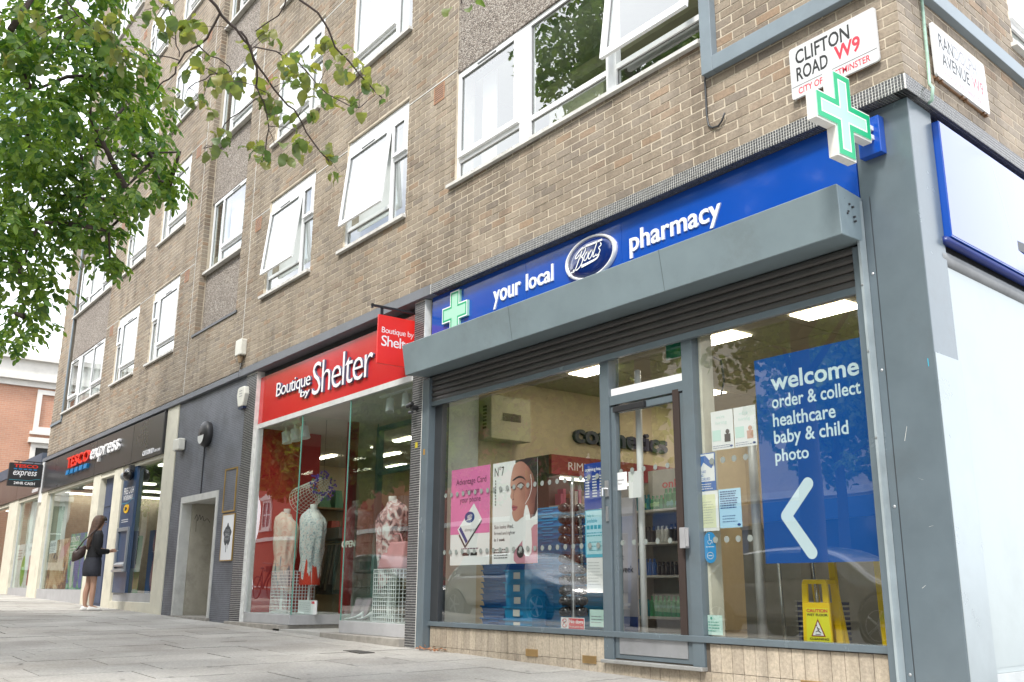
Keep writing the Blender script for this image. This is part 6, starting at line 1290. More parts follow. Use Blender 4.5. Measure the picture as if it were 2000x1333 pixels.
G().box(-16.93, -14.44, 0.09, 0.3, 0.266, 0.415).obj('plinth', PLG, TS); G().box(-23.40, -19.08, 0.06, 0.3, 0.0, 0.465).obj('plinth', PLG, TS); G().box(-26.95, -24.42, 0.06, 0.3, 0.0, 0.49).obj('plinth', PLG, TS); G().box(-32.4, -28.2, 0.06, 0.3, 0.0, 0.5).obj('plinth', PLG, TS)
TG = glass('supermarket_glass', (0.86, 0.93, 0.89), 0.16)
for a, b, c_, d_ in ((-16.93, -14.44, 0.415, 2.775), (-23.40, -19.08, 0.465, 2.775), (-26.95, -24.42, 0.49, 2.775), (-32.4, -28.2, 0.5, 2.775)): G().poly([(a, 0.12, c_), (b, 0.12, c_), (b, 0.12, d_), (a, 0.12, d_)]).obj('pane', TG, TS)
for x in (-16.90, -14.47, -23.37, -19.11, -26.92, -24.45): G().box(x-0.02, x+0.02, 0.10, 0.16, 0.45, 2.775).obj('glazing_bead', FRM, TS)
DBL = mat('navy_door_paint', (0.045, 0.065, 0.125), 0.45, var=0.08)
dd = G().box(-18.52, -17.50, 0.16, 0.22, 0.12, 2.735).obj('door', DBL, TS)
for a, b, c_, d_ in ((-18.46, -18.02, 0.2, 2.02), (-17.98, -17.56, 0.2, 2.02), (-18.46, -17.56, 2.14, 2.68)): G().box(a, b, 0.145, 0.16, c_, d_).obj('door_panel', DBL, dd, bevel=0.006)
G().box(-18.52, -17.50, 0.06, 0.35, -0.05, 0.13).obj('threshold', STN, TS)
# interior
SI = thing('supermarket_interior', 'bright supermarket room with green signs behind the tall panes', 'shop interior', (-20, 3, 0)); TW = mat('pale_green_wall', (0.22, 0.29, 0.22), 0.8, var=0.1)
G().box(-33, -14.2, 0.3, 5.6, 2.84, 2.9).obj('ceiling', mat('grey_ceiling', (0.25, 0.27, 0.25), 0.9), SI); G().box(-33, -14.2, 5.5, 5.7, 0, 2.9).obj('back_wall', TW, SI); G().box(-33, -14.0, 0.3, 5.6, 0.05, 0.12).obj('floor', FLR, SI); G().box(-14.15, -14.0, 0.3, 5.6, 0, 2.9).obj('side_wall', TW, SI); G().box(-33.3, -33, 0.3, 5.6, 0, 2.9).obj('side_wall', TW, SI); G().box(-18.9, -17.1, 0.40, 0.5, 0, 2.9).obj('lobby_wall', TW, SI)
for x in (-31, -28.5, -26, -23.4, -21.6, -19.8, -16, -14.9):
    for y in (1.0, 2.4): G().box(x-0.1, x+0.1, y-0.55, y+0.55, 2.80, 2.838).obj('strip_light', mat('dim_strip', (1.0, 0.93, 0.8), 0.5, var=0, emit=2.2), SI)
for i, (x, w_, c_) in enumerate(((-22.0, 0.5, (0.01, 0.10, 0.34)), (-21.2, 0.4, (0.03, 0.30, 0.10)), (-20.3, 0.35, (0.01, 0.10, 0.34)), (-22.9, 0.5, (0.05, 0.30, 0.12)), (-25.6, 0.6, (0.04, 0.32, 0.12)))):
    G().box(x, x+w_, 1.3+0.2*i, 1.5+0.2*i, 0.12, 1.6+0.1*(i % 3)).obj('display', flat('disp%d' % i, c_), SI)
G().box(-19.3, -19.12, 0.20, 0.9, 0.4, 2.775).obj('pale_return', mat('return_panel', (0.62, 0.70, 0.66), 0.6), SI); G().box(-23.3, -22.75, 0.32, 0.4, 0.4, 2.775).obj('pale_return', MATS['return_panel'], SI); G().box(-26.85, -26.2, 0.32, 0.4, 0.4, 2.775).obj('pale_return', MATS['return_panel'], SI)
SLW = mat('pine_slat', (0.46, 0.34, 0.20), 0.7, var=0.15)
t = thing('slatted_crates', 'column of pale timber slats stacked behind the cash machine window', 'crates', (-15.1, 0.6, 0.42))
for k in range(20): z = 0.46+k*0.10; G().hexa([(-15.42, 0.45, z), (-14.75, 0.30, z), (-14.75, 0.5, z), (-15.42, 0.62, z), (-15.42, 0.42, z+0.062), (-14.75, 0.27, z+0.062), (-14.75, 0.5, z+0.062), (-15.42, 0.62, z+0.062)]).obj('slat', SLW, t)
# fascia signs
TF = thing('supermarket_fascia_sign', 'dark grey fascia with red TESCO and white express letters', 'shop sign', (-19.2, 0.05, 2.85)); DGF = mat('satin_charcoal', (0.075, 0.072, 0.075), 0.28, metal=0.4, var=0.05, vscale=1.0)
for a, b in ((-24.05, -19.02), (-19.0, -16.35), (-16.33, -14.50)): G().box(a, b, 0.0, 0.08, 2.845, 3.60).obj('fascia_panel', DGF, TF, bevel=0.003)
G().box(-14.50, -14.45, -0.012, 0.10, 2.84, 3.612).obj('end_trim', BLACKP, TF)
TRD = flat('tesco_red', (0.72, 0.035, 0.02), 0.3); TBL = flat('tesco_blue', (0.01, 0.20, 0.48), 0.3)
text(G(), F0, 'TESCO', -21.40, -19.42, 3.20, 3.46, 0.001, 0.05, bold=0.02).obj('lettering', TRD, TF); text(G(), F0, 'express', -19.30, -17.12, 3.10, 3.42, 0.001, 0.05, bold=0.004, shear=0.2).obj('script_lettering', LW, TF)
for k in range(5): u = -21.35+k*0.40; G().prism(F0, [(u, 3.05), (u+0.27, 3.05), (u+0.32, 3.15), (u+0.05, 3.15)], 0.001, 0.06).obj('stripe', TBL, TF)
g = G(); text(g, F0, 'CLIFTON RD', -15.60, -14.95, 2.90, 2.995, 0.0015, 0.01, bold=0.02); text(g, F0, '6AM-12AM', -14.92, -14.58, 2.905, 2.955, 0.0015, 0.005); g.obj('small_lettering', LW, TF)
F2 = thing('supermarket_side_fascia', 'brown tinted fascia panels continuing left past the end of the flats', 'shop sign', (-28, 0.05, 2.85)); BRF = mat('bronze_fascia', (0.12, 0.075, 0.062), 0.3, metal=0.3, var=0.08, vscale=1.0)
for a, b in ((-33.5, -30.1), (-30.08, -27.2), (-27.18, -24.08)): G().box(a, b, 0.0, 0.08, 2.87, 3.60).obj('fascia_panel', BRF, F2, bevel=0.003)
text(G(), F0, 'CLIFTON RD', -25.1, -24.4, 2.91, 3.0, 0.0015, 0.01, bold=0.02).obj('small_lettering', LW, F2)
EX = thing('low_shop_extension', 'single storey shop extension with a blue grey roof edge left of the flats', 'building', (-29, 0.3, 0)); G().box(-34, -23.9, 0.2, 7, 3.60, 3.92).obj('roof', GREY_L, EX); G().box(-34, -24.31, -0.03, 0.2, 3.605, 3.90).obj('roof_edge', mat('blue_grey_flashing', (0.085, 0.105, 0.145), 0.5, var=0.1), EX); G().box(-34, -33.3, 0.05, 7, 0, 3.6).obj('end_wall', CREAM, EX)
G().box(-33.2, -14.3, 5.75, 5.9, 0, 3.6).obj('rear_wall', CREAM, EX)
# hanging sign
TH = thing('hanging_store_sign', 'black hanging sign reading express 24HR CASH at the left end of the supermarket', 'hanging sign', (-24.1, -0.4, 2.95)); FT = FX(-24.1)
G().fb(FT, -0.80, -0.03, -0.06, 0.06, 2.975, 3.56).obj('case', BLACKP, TH, bevel=0.008); G().fb(FT, -0.02, 0.035, -0.08, 0.08, 2.6, 3.62).obj('mount', WHITE, TH)
g = G(); text(g, FT, 'express', -0.70, -0.15, 3.20, 3.36, 0.061, shear=0.2, bold=0.01); text(g, FT, '24HR CASH', -0.66, -0.17, 3.02, 3.09, 0.061, bold=0.02); g.obj('lettering', LW, TH)
text(G(), FT, 'TESCO', -0.70, -0.14, 3.445, 3.53, 0.061, bold=0.03).obj('red_lettering', TRD, TH); g = G()
for k in range(5): g.fb(FT, -0.70+k*0.115, -0.62+k*0.115, 0.0605, 0.062, 3.395, 3.42)
g.obj('stripes', TBL, TH); stroke(G(), FT, [(-0.78, 3.13), (-0.30, 3.13), (-0.15, 3.17), (-0.05, 3.17)], 0.008, 0.0615, 0).obj('cyan_line', flat('cyan_line', (0.04, 0.36, 0.48)), TH); G().fb(FT, -0.70, -0.05, -0.01, 0.01, 3.60, 3.625).fb(FT, -0.60, -0.58, -0.01, 0.01, 3.56, 3.60).fb(FT, -0.25, -0.23, -0.01, 0.01, 3.56, 3.60).obj('bracket', BLACKP, TH)
# cash machine
AT = thing('cash_machine', 'grey cash machine in a tall navy panel reading free cash withdrawals', 'cash machine', (-16.5, 0.08, 0.42)); NVP = mat('navy_panel', (0.02, 0.055, 0.13), 0.3, var=0.05, coat=0.2)
G().box(-16.90, -16.05, 0.06, 0.115, 0.42, 2.775).obj('panel', NVP, AT); AG = mat('machine_grey', (0.26, 0.29, 0.32), 0.35, metal=0.3, var=0.05)
g = G().frame(F0, -16.86, -16.12, -0.058, -0.02, 0.80, 1.63, 0.07); g.obj('surround', AG, AT, bevel=0.004)
G().box(-16.79, -16.19, 0.20, 0.25, 0.87, 1.56).obj('recess', flat('recess_dark', (0.05, 0.055, 0.065)), AT); G().box(-16.70, -16.32, 0.188, 0.198, 1.28, 1.50).obj('screen', flat('screen_grey', (0.22, 0.23, 0.25), 0.15), AT); G().hexa([(-16.79, 0.0, 0.90), (-16.19, 0.0, 0.90), (-16.19, 0.15, 0.93), (-16.79, 0.15, 0.93), (-16.79, 0.0, 0.94), (-16.19, 0.0, 0.94), (-16.19, 0.15, 1.05), (-16.79, 0.15, 1.05)]).obj('keypad_shelf', ALU, AT); g = G()
for i in range(4):
    for j in range(3): G().box(-16.66+j*0.06, -16.62+j*0.06, 0.03+i*0.028, 0.05+i*0.028, 0.955+i*0.02, 0.97+i*0.02).obj('key', ALU, AT)
G().box(-16.84, -16.14, -0.02, 0.05, 0.80, 0.845).obj('lower_lip', ALU, AT, bevel=0.006)
g = G(); text(g, F0, 'FREE CASH', -16.78, -16.15, 2.27, 2.40, -0.0585, bold=0.02); text(g, F0, 'WITHDRAWALS', -16.78, -16.18, 2.15, 2.25, -0.0585, bold=0.02); lines(g, F0, -16.75, -16.3, 1.72, 1.80, 2, -0.0585, 3); g.obj('lettering', LW, AT); stroke(G(), F0, [(-16.86, 2.10), (-16.45, 2.10), (-16.25, 2.16), (-16.08, 2.16)], 0.01, -0.0585, 4).obj('cyan_line', MATS['cyan_line'], AT)
G().disc(F0, -16.50, 1.985, 0.085, -0.059, -0.050, 20, ru=0.17).obj('round_logo', flat('logo_yellow', (0.70, 0.42, 0.01)), AT); G().prism(F0, [(-16.58, 1.95), (-16.50, 1.95), (-16.42, 1.985), (-16.50, 2.02), (-16.58, 2.02)], -0.05, -0.049).obj('logo_mark', BLACKP, AT); G().prism(F0, [(-16.37, 1.93), (-16.30, 1.985), (-16.37, 2.04), (-16.33, 1.985)], -0.049, -0.048).obj('logo_arrow', flat('logo_red', (0.5, 0.03, 0.02)), AT)
t = thing('camera_dome', 'dark glossy camera dome on an arm above the cash machine panel', 'camera', (-16.3, 0.0, 2.55)); g = G().ball((-16.28, -0.03, 2.62), 0.12, 0.10, 0.12, 14, 8); g.obj('dome', SB_, t, smooth=True); G().lathe((-16.5, -0.04, 2.60), [(0.06, -0.08), (0.085, 0.0), (0.085, 0.1), (0.07, 0.14)], 14, axis='x').obj('housing', AG, t, smooth=True); G().box(-16.34, -16.22, -0.03, 0.09, 2.70, 2.80).obj('arm', SLATED, t)
# printed window posters
def wposter(label, u0, u1, z0, z1, cols, seed):
    t = thing('window_poster', label, 'poster', ((u0+u1)/2, 0.13, z0), 'supermarket window posters'); r = random.Random(seed)
    m_ = scarf_mat('poster_%d' % seed, *cols, 2.5); G().box(u0, u1, 0.135, 0.14, z0, z1).obj('sheet', m_, t); return t
t = wposter('large bread poster in the main supermarket window', -22.9, -20.95, 0.47, 1.60, ((0.10, 0.06, 0.05), (0.40, 0.24, 0.13), (0.60, 0.50, 0.38)), 31)
for k in range(11): quad(F0, (-22.55+k*0.12, 0.80+0.012*k), 0.035, 0.30, -0.18, -0.134, -0.133).obj('printed_breadstick', flat('crust', (0.55, 0.38, 0.22)), t)
for k in range(7): quad(F0, (-21.75+k*0.10, 1.25+k*0.015), 0.03, 0.24, -0.75, -0.134, -0.1335).obj('printed_stripe', flat('stripe_rose', (0.48, 0.22, 0.22)), t)
G().fb(F0, -22.9, -22.2, -0.134, -0.133, 1.30, 1.60).obj('white_field', PAPER, t); g = G(); text(g, F0, 'BAKED', -22.85, -22.3, 1.46, 1.55, -0.132, bold=0.02); lines(g, F0, -22.85, -22.3, 1.32, 1.44, 3, -0.132, 3); g.obj('lettering', FADED, t)
t = wposter('green and blue figure poster at the right of the main supermarket window', -20.92, -19.30, 0.47, 1.68, ((0.02, 0.10, 0.32), (0.05, 0.34, 0.16), (0.30, 0.50, 0.42)), 32); g = G(); text(g, F0, 'DONUTS', -20.85, -20.15, 1.50, 1.62, -0.133, bold=0.02); lines(g, F0, -20.85, -20.3, 1.25, 1.45, 3, -0.133, 4); g.obj('lettering', LW, t)
for k, (x, w_) in enumerate(((-20.1, 0.16), (-19.7, 0.14), (-20.5, 0.12))): G().prism(F0, rrect(x-w_, x+w_, 0.5, 1.4-0.1*k, 0.1), -0.1345, -0.1335).obj('printed_figure', flat('fig%d' % k, [(0.02, 0.08, 0.33), (0.03, 0.12, 0.42), (0.5, 0.55, 0.55)][k]), t)
t = wposter('white poster with a green bottle in the left supermarket window', -26.8, -24.6, 0.49, 1.62, ((0.45, 0.52, 0.52), (0.62, 0.66, 0.67), (0.66, 0.70, 0.72)), 33); G().disc(F0, -25.75, 0.92, 0.40, -0.134, -0.133, 20, ru=0.26).obj('printed_apple', flat('apple_green', (0.16, 0.42, 0.04)), t); G().fb(F0, -25.1, -24.8, -0.134, -0.133, 0.55, 1.3).obj('printed_box', flat('deep_red', (0.36, 0.02, 0.03)), t); g = G(); text(g, F0, 'OPEN', -25.2, -24.75, 1.42, 1.52, -0.1325, bold=0.03); lines(g, F0, -26.6, -26.0, 1.2, 1.5, 4, -0.1325, 4); g.obj('lettering', FADED, t)

# ================================================================== person at the cash machine
PG = gz(-15.95, -0.55)
pt = thing('person', 'woman with long brown hair in a black jacket and dark shorts using the cash machine', 'person', (-15.86, -0.60, PG))
def skin_mesh(name, verts, edges, radii, m, parent, sub=2):
    me = bpy.data.meshes.new(name); me.from_pydata([tuple(v) for v in verts], edges, []); me.materials.append(m)
    o = bpy.data.objects.new(name, me); COL.objects.link(o); attach(o, parent)
    mo = o.modifiers.new('skin', 'SKIN'); mo.use_smooth_shade = True
    for i, r in enumerate(radii): me.skin_vertices[0].data[i].radius = r if isinstance(r, tuple) else (r, r)
    me.skin_vertices[0].data[0].use_root = True
    s_ = o.modifiers.new('sub', 'SUBSURF'); s_.levels = sub; s_.render_levels = sub
    return o
cx_, cy_ = -15.86, -0.60                       # she faces the wall (+y); sx is her side axis along x
V = [(cx_, cy_, PG+0.88), (cx_, cy_, PG+1.02), (cx_, cy_+0.01, PG+1.20), (cx_, cy_, PG+1.36), (cx_, cy_+0.02, PG+1.44), (cx_+0.01, cy_+0.05, PG+1.56), (cx_+0.01, cy_+0.06, PG+1.62)]
R_ = [(0.14, 0.10), (0.115, 0.085), (0.13, 0.09), (0.14, 0.085), 0.048, (0.075, 0.085), 0.06]
E_ = [(0, 1), (1, 2), (2, 3), (3, 4), (4, 5), (5, 6)]
for sgn in (-1, 1):
    b0 = len(V); fo = 0.04 if sgn > 0 else -0.03
    V += [(cx_+sgn*0.08, cy_, PG+0.80), (cx_+sgn*0.085, cy_+fo*0.6, PG+0.47), (cx_+sgn*0.085, cy_+fo-0.02, PG+0.30), (cx_+sgn*0.08, cy_+fo-0.015, PG+0.075), (cx_+sgn*0.085, cy_+fo+0.10, PG+0.035)]
    R_ += [0.088, 0.052, 0.056, 0.033, 0.030]; E_ += [(0, b0), (b0, b0+1), (b0+1, b0+2), (b0+2, b0+3), (b0+3, b0+4)]
    b1 = len(V)
    V += [(cx_+sgn*0.165, cy_, PG+1.34), (cx_+sgn*0.20, cy_-0.01, PG+1.07), (cx_+sgn*0.14, cy_+0.22, PG+1.04), (cx_+sgn*0.09, cy_+0.29, PG+1.05)]
    R_ += [0.055, 0.042, 0.030, (0.026, 0.02)]; E_ += [(3, b1), (b1, b1+1), (b1+1, b1+2), (b1+2, b1+3)]
body = skin_mesh('body', V, E_, R_, SKIN, pt)
for sgn in (-1, 1):                            # five fingers on each hand, curled round a white card
    hx, hy, hz = cx_+sgn*0.09, cy_+0.30, PG+1.05
    for k in range(4): skin_mesh('finger', [(hx-sgn*0.004, hy, hz-0.012+k*0.009), (hx-sgn*0.012, hy+0.05-abs(k-1.5)*0.004, hz-0.014+k*0.010), (hx-sgn*0.032, hy+0.072-abs(k-1.5)*0.005, hz-0.012+k*0.009)], [(0, 1), (1, 2)], [0.0085, 0.008, 0.0065], SKIN, pt, 1)
    skin_mesh('thumb', [(hx-sgn*0.005, hy-0.01, hz+0.015), (hx-sgn*0.03, hy+0.025, hz+0.034), (hx-sgn*0.035, hy+0.05, hz+0.034)], [(0, 1), (1, 2)], [0.011, 0.009, 0.008], SKIN, pt, 1)
def loft(c, secs, n=24, amp=0.0, ph=0.0):
    rings = []
    for x, y, z, rx, ry in secs: rings.append([(c[0]+x+rx*math.cos(a)*(1+amp*math.sin(6*a+z*9+ph)), c[1]+y+ry*math.sin(a)*(1+amp*math.sin(5*a+z*7)), c[2]+z) for a in [2*math.pi*i/n for i in range(n)]])
    return rings
BJ = mat('black_jacket', (0.012, 0.012, 0.014), 0.85, var=0.3, vscale=15); DS = mat('charcoal_shorts', (0.035, 0.037, 0.050), 0.9, var=0.2, vscale=15)
C0 = (cx_, cy_, PG)
G().ring(loft(C0, [(0, 0, 0.93, 0.175, 0.135), (0, 0, 1.05, 0.150, 0.120), (0, 0.0, 1.20, 0.165, 0.125), (0, 0, 1.33, 0.185, 0.115), (0, 0.0, 1.39, 0.145, 0.09), (0, 0.01, 1.43, 0.07, 0.065)], amp=0.03), cap=False).obj('jacket', BJ, pt, smooth=True)
for sgn in (-1, 1): G().tube([(cx_+sgn*0.14, cy_, PG+1.36), (cx_+sgn*0.19, cy_, PG+1.30), (cx_+sgn*0.212, cy_-0.01, PG+1.08), (cx_+sgn*0.195, cy_+0.04, PG+1.03), (cx_+sgn*0.145, cy_+0.20, PG+1.035)], [0.07, 0.072, 0.058, 0.056, 0.045], 14).obj('sleeve', BJ, pt, smooth=True)
G().ring(loft(C0, [(0, 0, 0.97, 0.145, 0.115), (0, -0.01, 0.85, 0.185, 0.15), (0, -0.01, 0.72, 0.20, 0.155), (0, 0, 0.60, 0.205, 0.150), (0, 0, 0.595, 0.15, 0.11)], amp=0.03, ph=1), cap=False).obj('shorts', DS, pt, smooth=True)
HR = mat('long_brown_hair', (0.10, 0.055, 0.035), 0.6, var=0.45, vscale=30)
G().ring(loft(C0, [(0.01, 0.04, 1.685, 0.02, 0.02), (0.01, 0.03, 1.675, 0.065, 0.075), (0.01, 0.025, 1.62, 0.095, 0.105), (0.01, 0.005, 1.55, 0.105, 0.105), (0.01, -0.03, 1.46, 0.105, 0.08), (0.01, -0.075, 1.34, 0.115, 0.06), (0.01, -0.115, 1.20, 0.10, 0.035), (0.01, -0.125, 1.10, 0.075, 0.02), (0.01, -0.125, 1.06, 0.03, 0.01)], amp=0.05)).obj('hair', HR, pt, smooth=True)
G().ring(loft(C0, [(0.01, 0.09, 1.66, 0.07, 0.04), (0.01, 0.105, 1.62, 0.085, 0.05), (0.01, 0.11, 1.585, 0.08, 0.045)])).obj('cap_of_fringe', flat('dark_fringe', (0.02, 0.014, 0.012)), pt, smooth=True)
g = G(); g.ball((cx_+0.045, cy_+0.135, PG+1.56), 0.008); g.ball((cx_-0.025, cy_+0.135, PG+1.56), 0.008); g.obj('eyes', BLACKP, pt); G().tube([(cx_+0.01, cy_+0.13, PG+1.55), (cx_+0.01, cy_+0.155, PG+1.53), (cx_+0.01, cy_+0.135, PG+1.52)], [0.006, 0.011, 0.006], 8).obj('nose', SKIN, pt, smooth=True); G().tube([(cx_-0.012, cy_+0.132, PG+1.50), (cx_+0.032, cy_+0.132, PG+1.50)], 0.005, 6).obj('mouth', flat('lip', (0.35, 0.12, 0.1)), pt)
for sgn in (-1, 1):
    fo = 0.04 if sgn > 0 else -0.03; x = cx_+sgn*0.085; y = cy_+fo
    G().ring([[(x+0.047*w_*math.cos(a), y+l, PG+0.004+max(0, h_*math.sin(a)+h_*0.55)) for a in [2*math.pi*i/14 for i in range(14)]] for l, w_, h_ in ((-0.085, 0.4, 0.025), (-0.06, 0.85, 0.045), (0.0, 0.9, 0.05), (0.07, 1.0, 0.036), (0.13, 0.9, 0.026), (0.165, 0.4, 0.018))]).obj('shoe', mat('white_canvas', (0.72, 0.71, 0.69), 0.8, var=0.04), pt, smooth=True)
bgm = mat('brown_leather', (0.055, 0.032, 0.028), 0.45, var=0.25, vscale=12); t = thing('shoulder_bag', 'dark brown shoulder bag hung behind the woman at the cash machine', 'bag', (-16.0, -0.86, PG+0.82))
g = G(); R3 = []
for yy, hh, ww in ((-0.97, 0.075, 0.03), (-0.95, 0.10, 0.06), (-0.86, 0.115, 0.07), (-0.78, 0.11, 0.06), (-0.755, 0.08, 0.03)): R3.append([(-15.86+ww*math.cos(a), yy, PG+0.98-0.25*(yy+0.88)*(-1)*0-0.0+(yy+0.88)*0.55+hh*(1.0 if abs(math.sin(a)) < 2 else 1)*math.sin(a)) for a in [2*math.pi*i/12 for i in range(12)]])
g.ring(R3).obj('body', bgm, t, smooth=True); G().tube([(-15.84, -0.94, PG+1.00), (-15.78, -0.82, PG+1.22), (-15.72, -0.64, PG+1.43), (-15.70, -0.55, PG+1.38), (-15.76, -0.68, PG+1.15), (-15.82, -0.78, PG+1.06)], 0.011, 6).obj('strap', bgm, t, smooth=True)
t = thing('bank_card', 'white slip held in both hands by the woman at the cash machine', 'card', (cx_, cy_+0.35, PG+1.06)); G().box(cx_-0.055, cx_+0.06, cy_+0.335, cy_+0.40, PG+1.055, PG+1.062).obj('slip', PAPER, t)
# ================================================================== brick house closing the view on the left
RB = brick_mat('orange_brick', [(0.0, (0.42, 0.165, 0.085)), (0.4, (0.50, 0.21, 0.11)), (0.7, (0.38, 0.15, 0.08)), (1.0, (0.52, 0.23, 0.13))])
def brickwall_mat(name, c1, c2, mort):
    m = bpy.data.materials.new(name); m.use_nodes = True; t = m.node_tree; bs = t.nodes['Principled BSDF']
    gm = N(t, 'ShaderNodeNewGeometry'); sp = N(t, 'ShaderNodeSeparateXYZ'); ad = N(t, 'ShaderNodeMath', operation='ADD'); cb = N(t, 'ShaderNodeCombineXYZ'); br = N(t, 'ShaderNodeTexBrick', offset=0.5)
    t.links.new(gm.outputs['Position'], sp.inputs[0]); t.links.new(sp.outputs['X'], ad.inputs[0]); t.links.new(sp.outputs['Y'], ad.inputs[1]); t.links.new(ad.outputs[0], cb.inputs['X']); t.links.new(sp.outputs['Z'], cb.inputs['Y']); t.links.new(cb.outputs[0], br.inputs['Vector'])
    br.inputs['Scale'].default_value = 1.0; br.inputs['Brick Width'].default_value = 0.225; br.inputs['Row Height'].default_value = 0.075; br.inputs['Mortar Size'].default_value = 0.006
    br.inputs['Color1'].default_value = (*c1, 1); br.inputs['Color2'].default_value = (*c2, 1); br.inputs['Mortar'].default_value = (*mort, 1)
    no = N(t, 'ShaderNodeTexNoise', Scale=0.9, Detail=5.0); t.links.new(gm.outputs['Position'], no.inputs[0]); r = N(t, 'ShaderNodeValToRGB'); r.color_ramp.elements[0].color = (0.8, 0.8, 0.8, 1); r.color_ramp.elements[1].color = (1.15, 1.15, 1.15, 1)
    mm = N(t, 'ShaderNodeMix', data_type='RGBA', blend_type='MULTIPLY'); mm.inputs['Factor'].default_value = 1; t.links.new(no.outputs['Fac'], r.inputs[0]); t.links.new(br.outputs['Color'], mm.inputs['A']); t.links.new(r.outputs[0], mm.inputs['B']); t.links.new(mm.outputs['Result'], bs.inputs['Base Color']); bs.inputs['Roughness'].default_value = 0.9
    return m
OBR = brickwall_mat('orange_brickwork', (0.50, 0.26, 0.17), (0.45, 0.23, 0.155), (0.48, 0.36, 0.28)); STU = mat('white_stucco', (0.68, 0.66, 0.62), 0.7, var=0.05, dirt=0.15)
RBR = brickwall_mat('red_brickwork', (0.36, 0.09, 0.05), (0.30, 0.075, 0.045), (0.30, 0.16, 0.11)); CRS = mat('cream_stucco', (0.55, 0.50, 0.42), 0.7, var=0.06, dirt=0.25)
DKG = flat('dark_window_glass', (0.03, 0.035, 0.04), 0.08)
NB = thing('brick_house', 'orange brick house with a deep white cornice beyond the left end of the flats', 'house', (-38, 0, 0))
G().box(-50, -38, -9, 12, -1, 8.12).obj('wall', OBR, NB)
for (o, z0, z1) in ((0.10, 8.121, 8.35), (0.25, 8.351, 8.55), (0.12, 8.551, 9.15), (0.30, 9.151, 9.35)): G().box(-50-o, -38+o, -9-o, 12+o, z0, z1).obj('cornice', STU, NB)
G().box(-44, -40.5, -1.6, 0.3, 9.351, 10.9).obj('chimney', OBR, NB)
for yy in (-6.4, -3.4, -0.6, 2.35, 5.2):
    for zz, hh in ((6.55, 1.35), (4.25, 1.55), (1.4, 2.2)):
        F = FX(-38); w = G().frame(F, yy-0.18, yy+1.15, 0.0, 0.10, zz-0.16, zz+hh+0.14, 0.18).obj('window', STU, NB)
        G().fb(F, yy-0.001, yy+0.971, -0.02, 0.01, zz+0.02, zz+hh-0.04).obj('pane', DKG if zz < 6 else OBR, w)
        G().fb(F, yy-0.28, yy+1.25, 0.0, 0.16, zz-0.28, zz-0.161).obj('sill', STU, w)
        if zz < 6: G().fb(F, yy-0.30, yy+1.27, 0.0, 0.22, zz+hh+0.141, zz+hh+0.34).obj('hood', STU, w); G().fb(F, yy, yy+0.97, 0.012, 0.04, zz+hh/2-0.02, zz+hh/2+0.02).obj('meeting_rail', UPVC, w)
# ================================================================== the far side of the street (seen in the glass)
def terrace(name, label, x0, x1, y, H, wm, trim, nwin, floors, shop, pitch, cat='building'):
    t = thing(name, label, cat, ((x0+x1)/2, y, 0)); F = Fr((0, y, 0), (1, 0, 0), (0, 1, 0))
    G().box(x0, x1, y-8, y, -1, H).obj('wall', wm, t); G().fb(F, x0, x1, 0.0, 0.35, H-0.5, H+0.25).obj('cornice', trim, t); G().fb(F, x0, x1, 0.001, 0.12, 3.7, 3.95).obj('string_course', trim, t)
    if shop: G().fb(F, x0+0.3, x1-0.3, 0.001, 0.10, 2.9, 3.6).obj('fascia', shop, t); G().fb(F, x0+0.3, x1-0.3, 0.001, 0.05, 0.4, 2.88).obj('shop_window', DKG, t)
    for q in range(int((x1-x0)/3.0)): 
        if shop: G().fb(F, x0+0.3+q*3.0, x0+0.55+q*3.0, 0.051, 0.12, -0.2, 2.89).obj('pilaster', shop, t)
    first = None
    for f in range(floors):
        for i in range(nwin):
            u = x0+(i+0.5)*(x1-x0)/nwin; z = 4.7+f*pitch
            if first is None:
                Lf = Fr((0, 0, 0), (1, 0, 0), (0, 1, 0)); w = G().frame(Lf, -0.75, 0.75, 0.001, 0.14, -0.15, 2.05, 0.2).obj('window', trim, t)
                G().fb(Lf, -0.55, 0.55, 0.001, 0.03, 0.05, 1.85).obj('pane', DKG, w); g = G().fb(Lf, -0.55, 0.55, 0.031, 0.06, 0.93, 0.99).fb(Lf, -0.02, 0.02, 0.031, 0.059, 0.05, 1.85); g.obj('glazing_bar', UPVC, w)
                G().fb(Lf, -0.95, 0.95, 0.0, 0.22, -0.30, -0.151).obj('sill', trim, w); G().prism(Lf, [(-0.95, 2.051), (0.95, 2.051), (0.95, 2.2), (0, 2.5 if wm is RBR else 2.25), (-0.95, 2.2)], 0.0, 0.25).obj('pediment', trim, w)
                w.location = (u, y, z); first = w
            else: dup(first, t, (u, y, z))
    return t
terrace('red_brick_terrace', 'tall red brick terrace with white pedimented windows across the street', -66, -30, -23, 16.5, RBR, STU, 11, 3, None, 3.6)
terrace('stucco_terrace', 'cream stucco terrace with a blue shopfront across the street', -29.9, -9, -23, 13.5, CRS, STU, 7, 3, mat('shop_blue', (0.02, 0.08, 0.25), 0.4), 3.1)
terrace('grey_brick_terrace', 'brown brick terrace at the right across the street', -8.9, 16, -23, 12.5, brickwall_mat('brown_brickwork', (0.24, 0.18, 0.13), (0.20, 0.15, 0.11), (0.3, 0.26, 0.2)), CRS, 8, 3, mat('shop_green', (0.03, 0.09, 0.07), 0.4), 3.0)
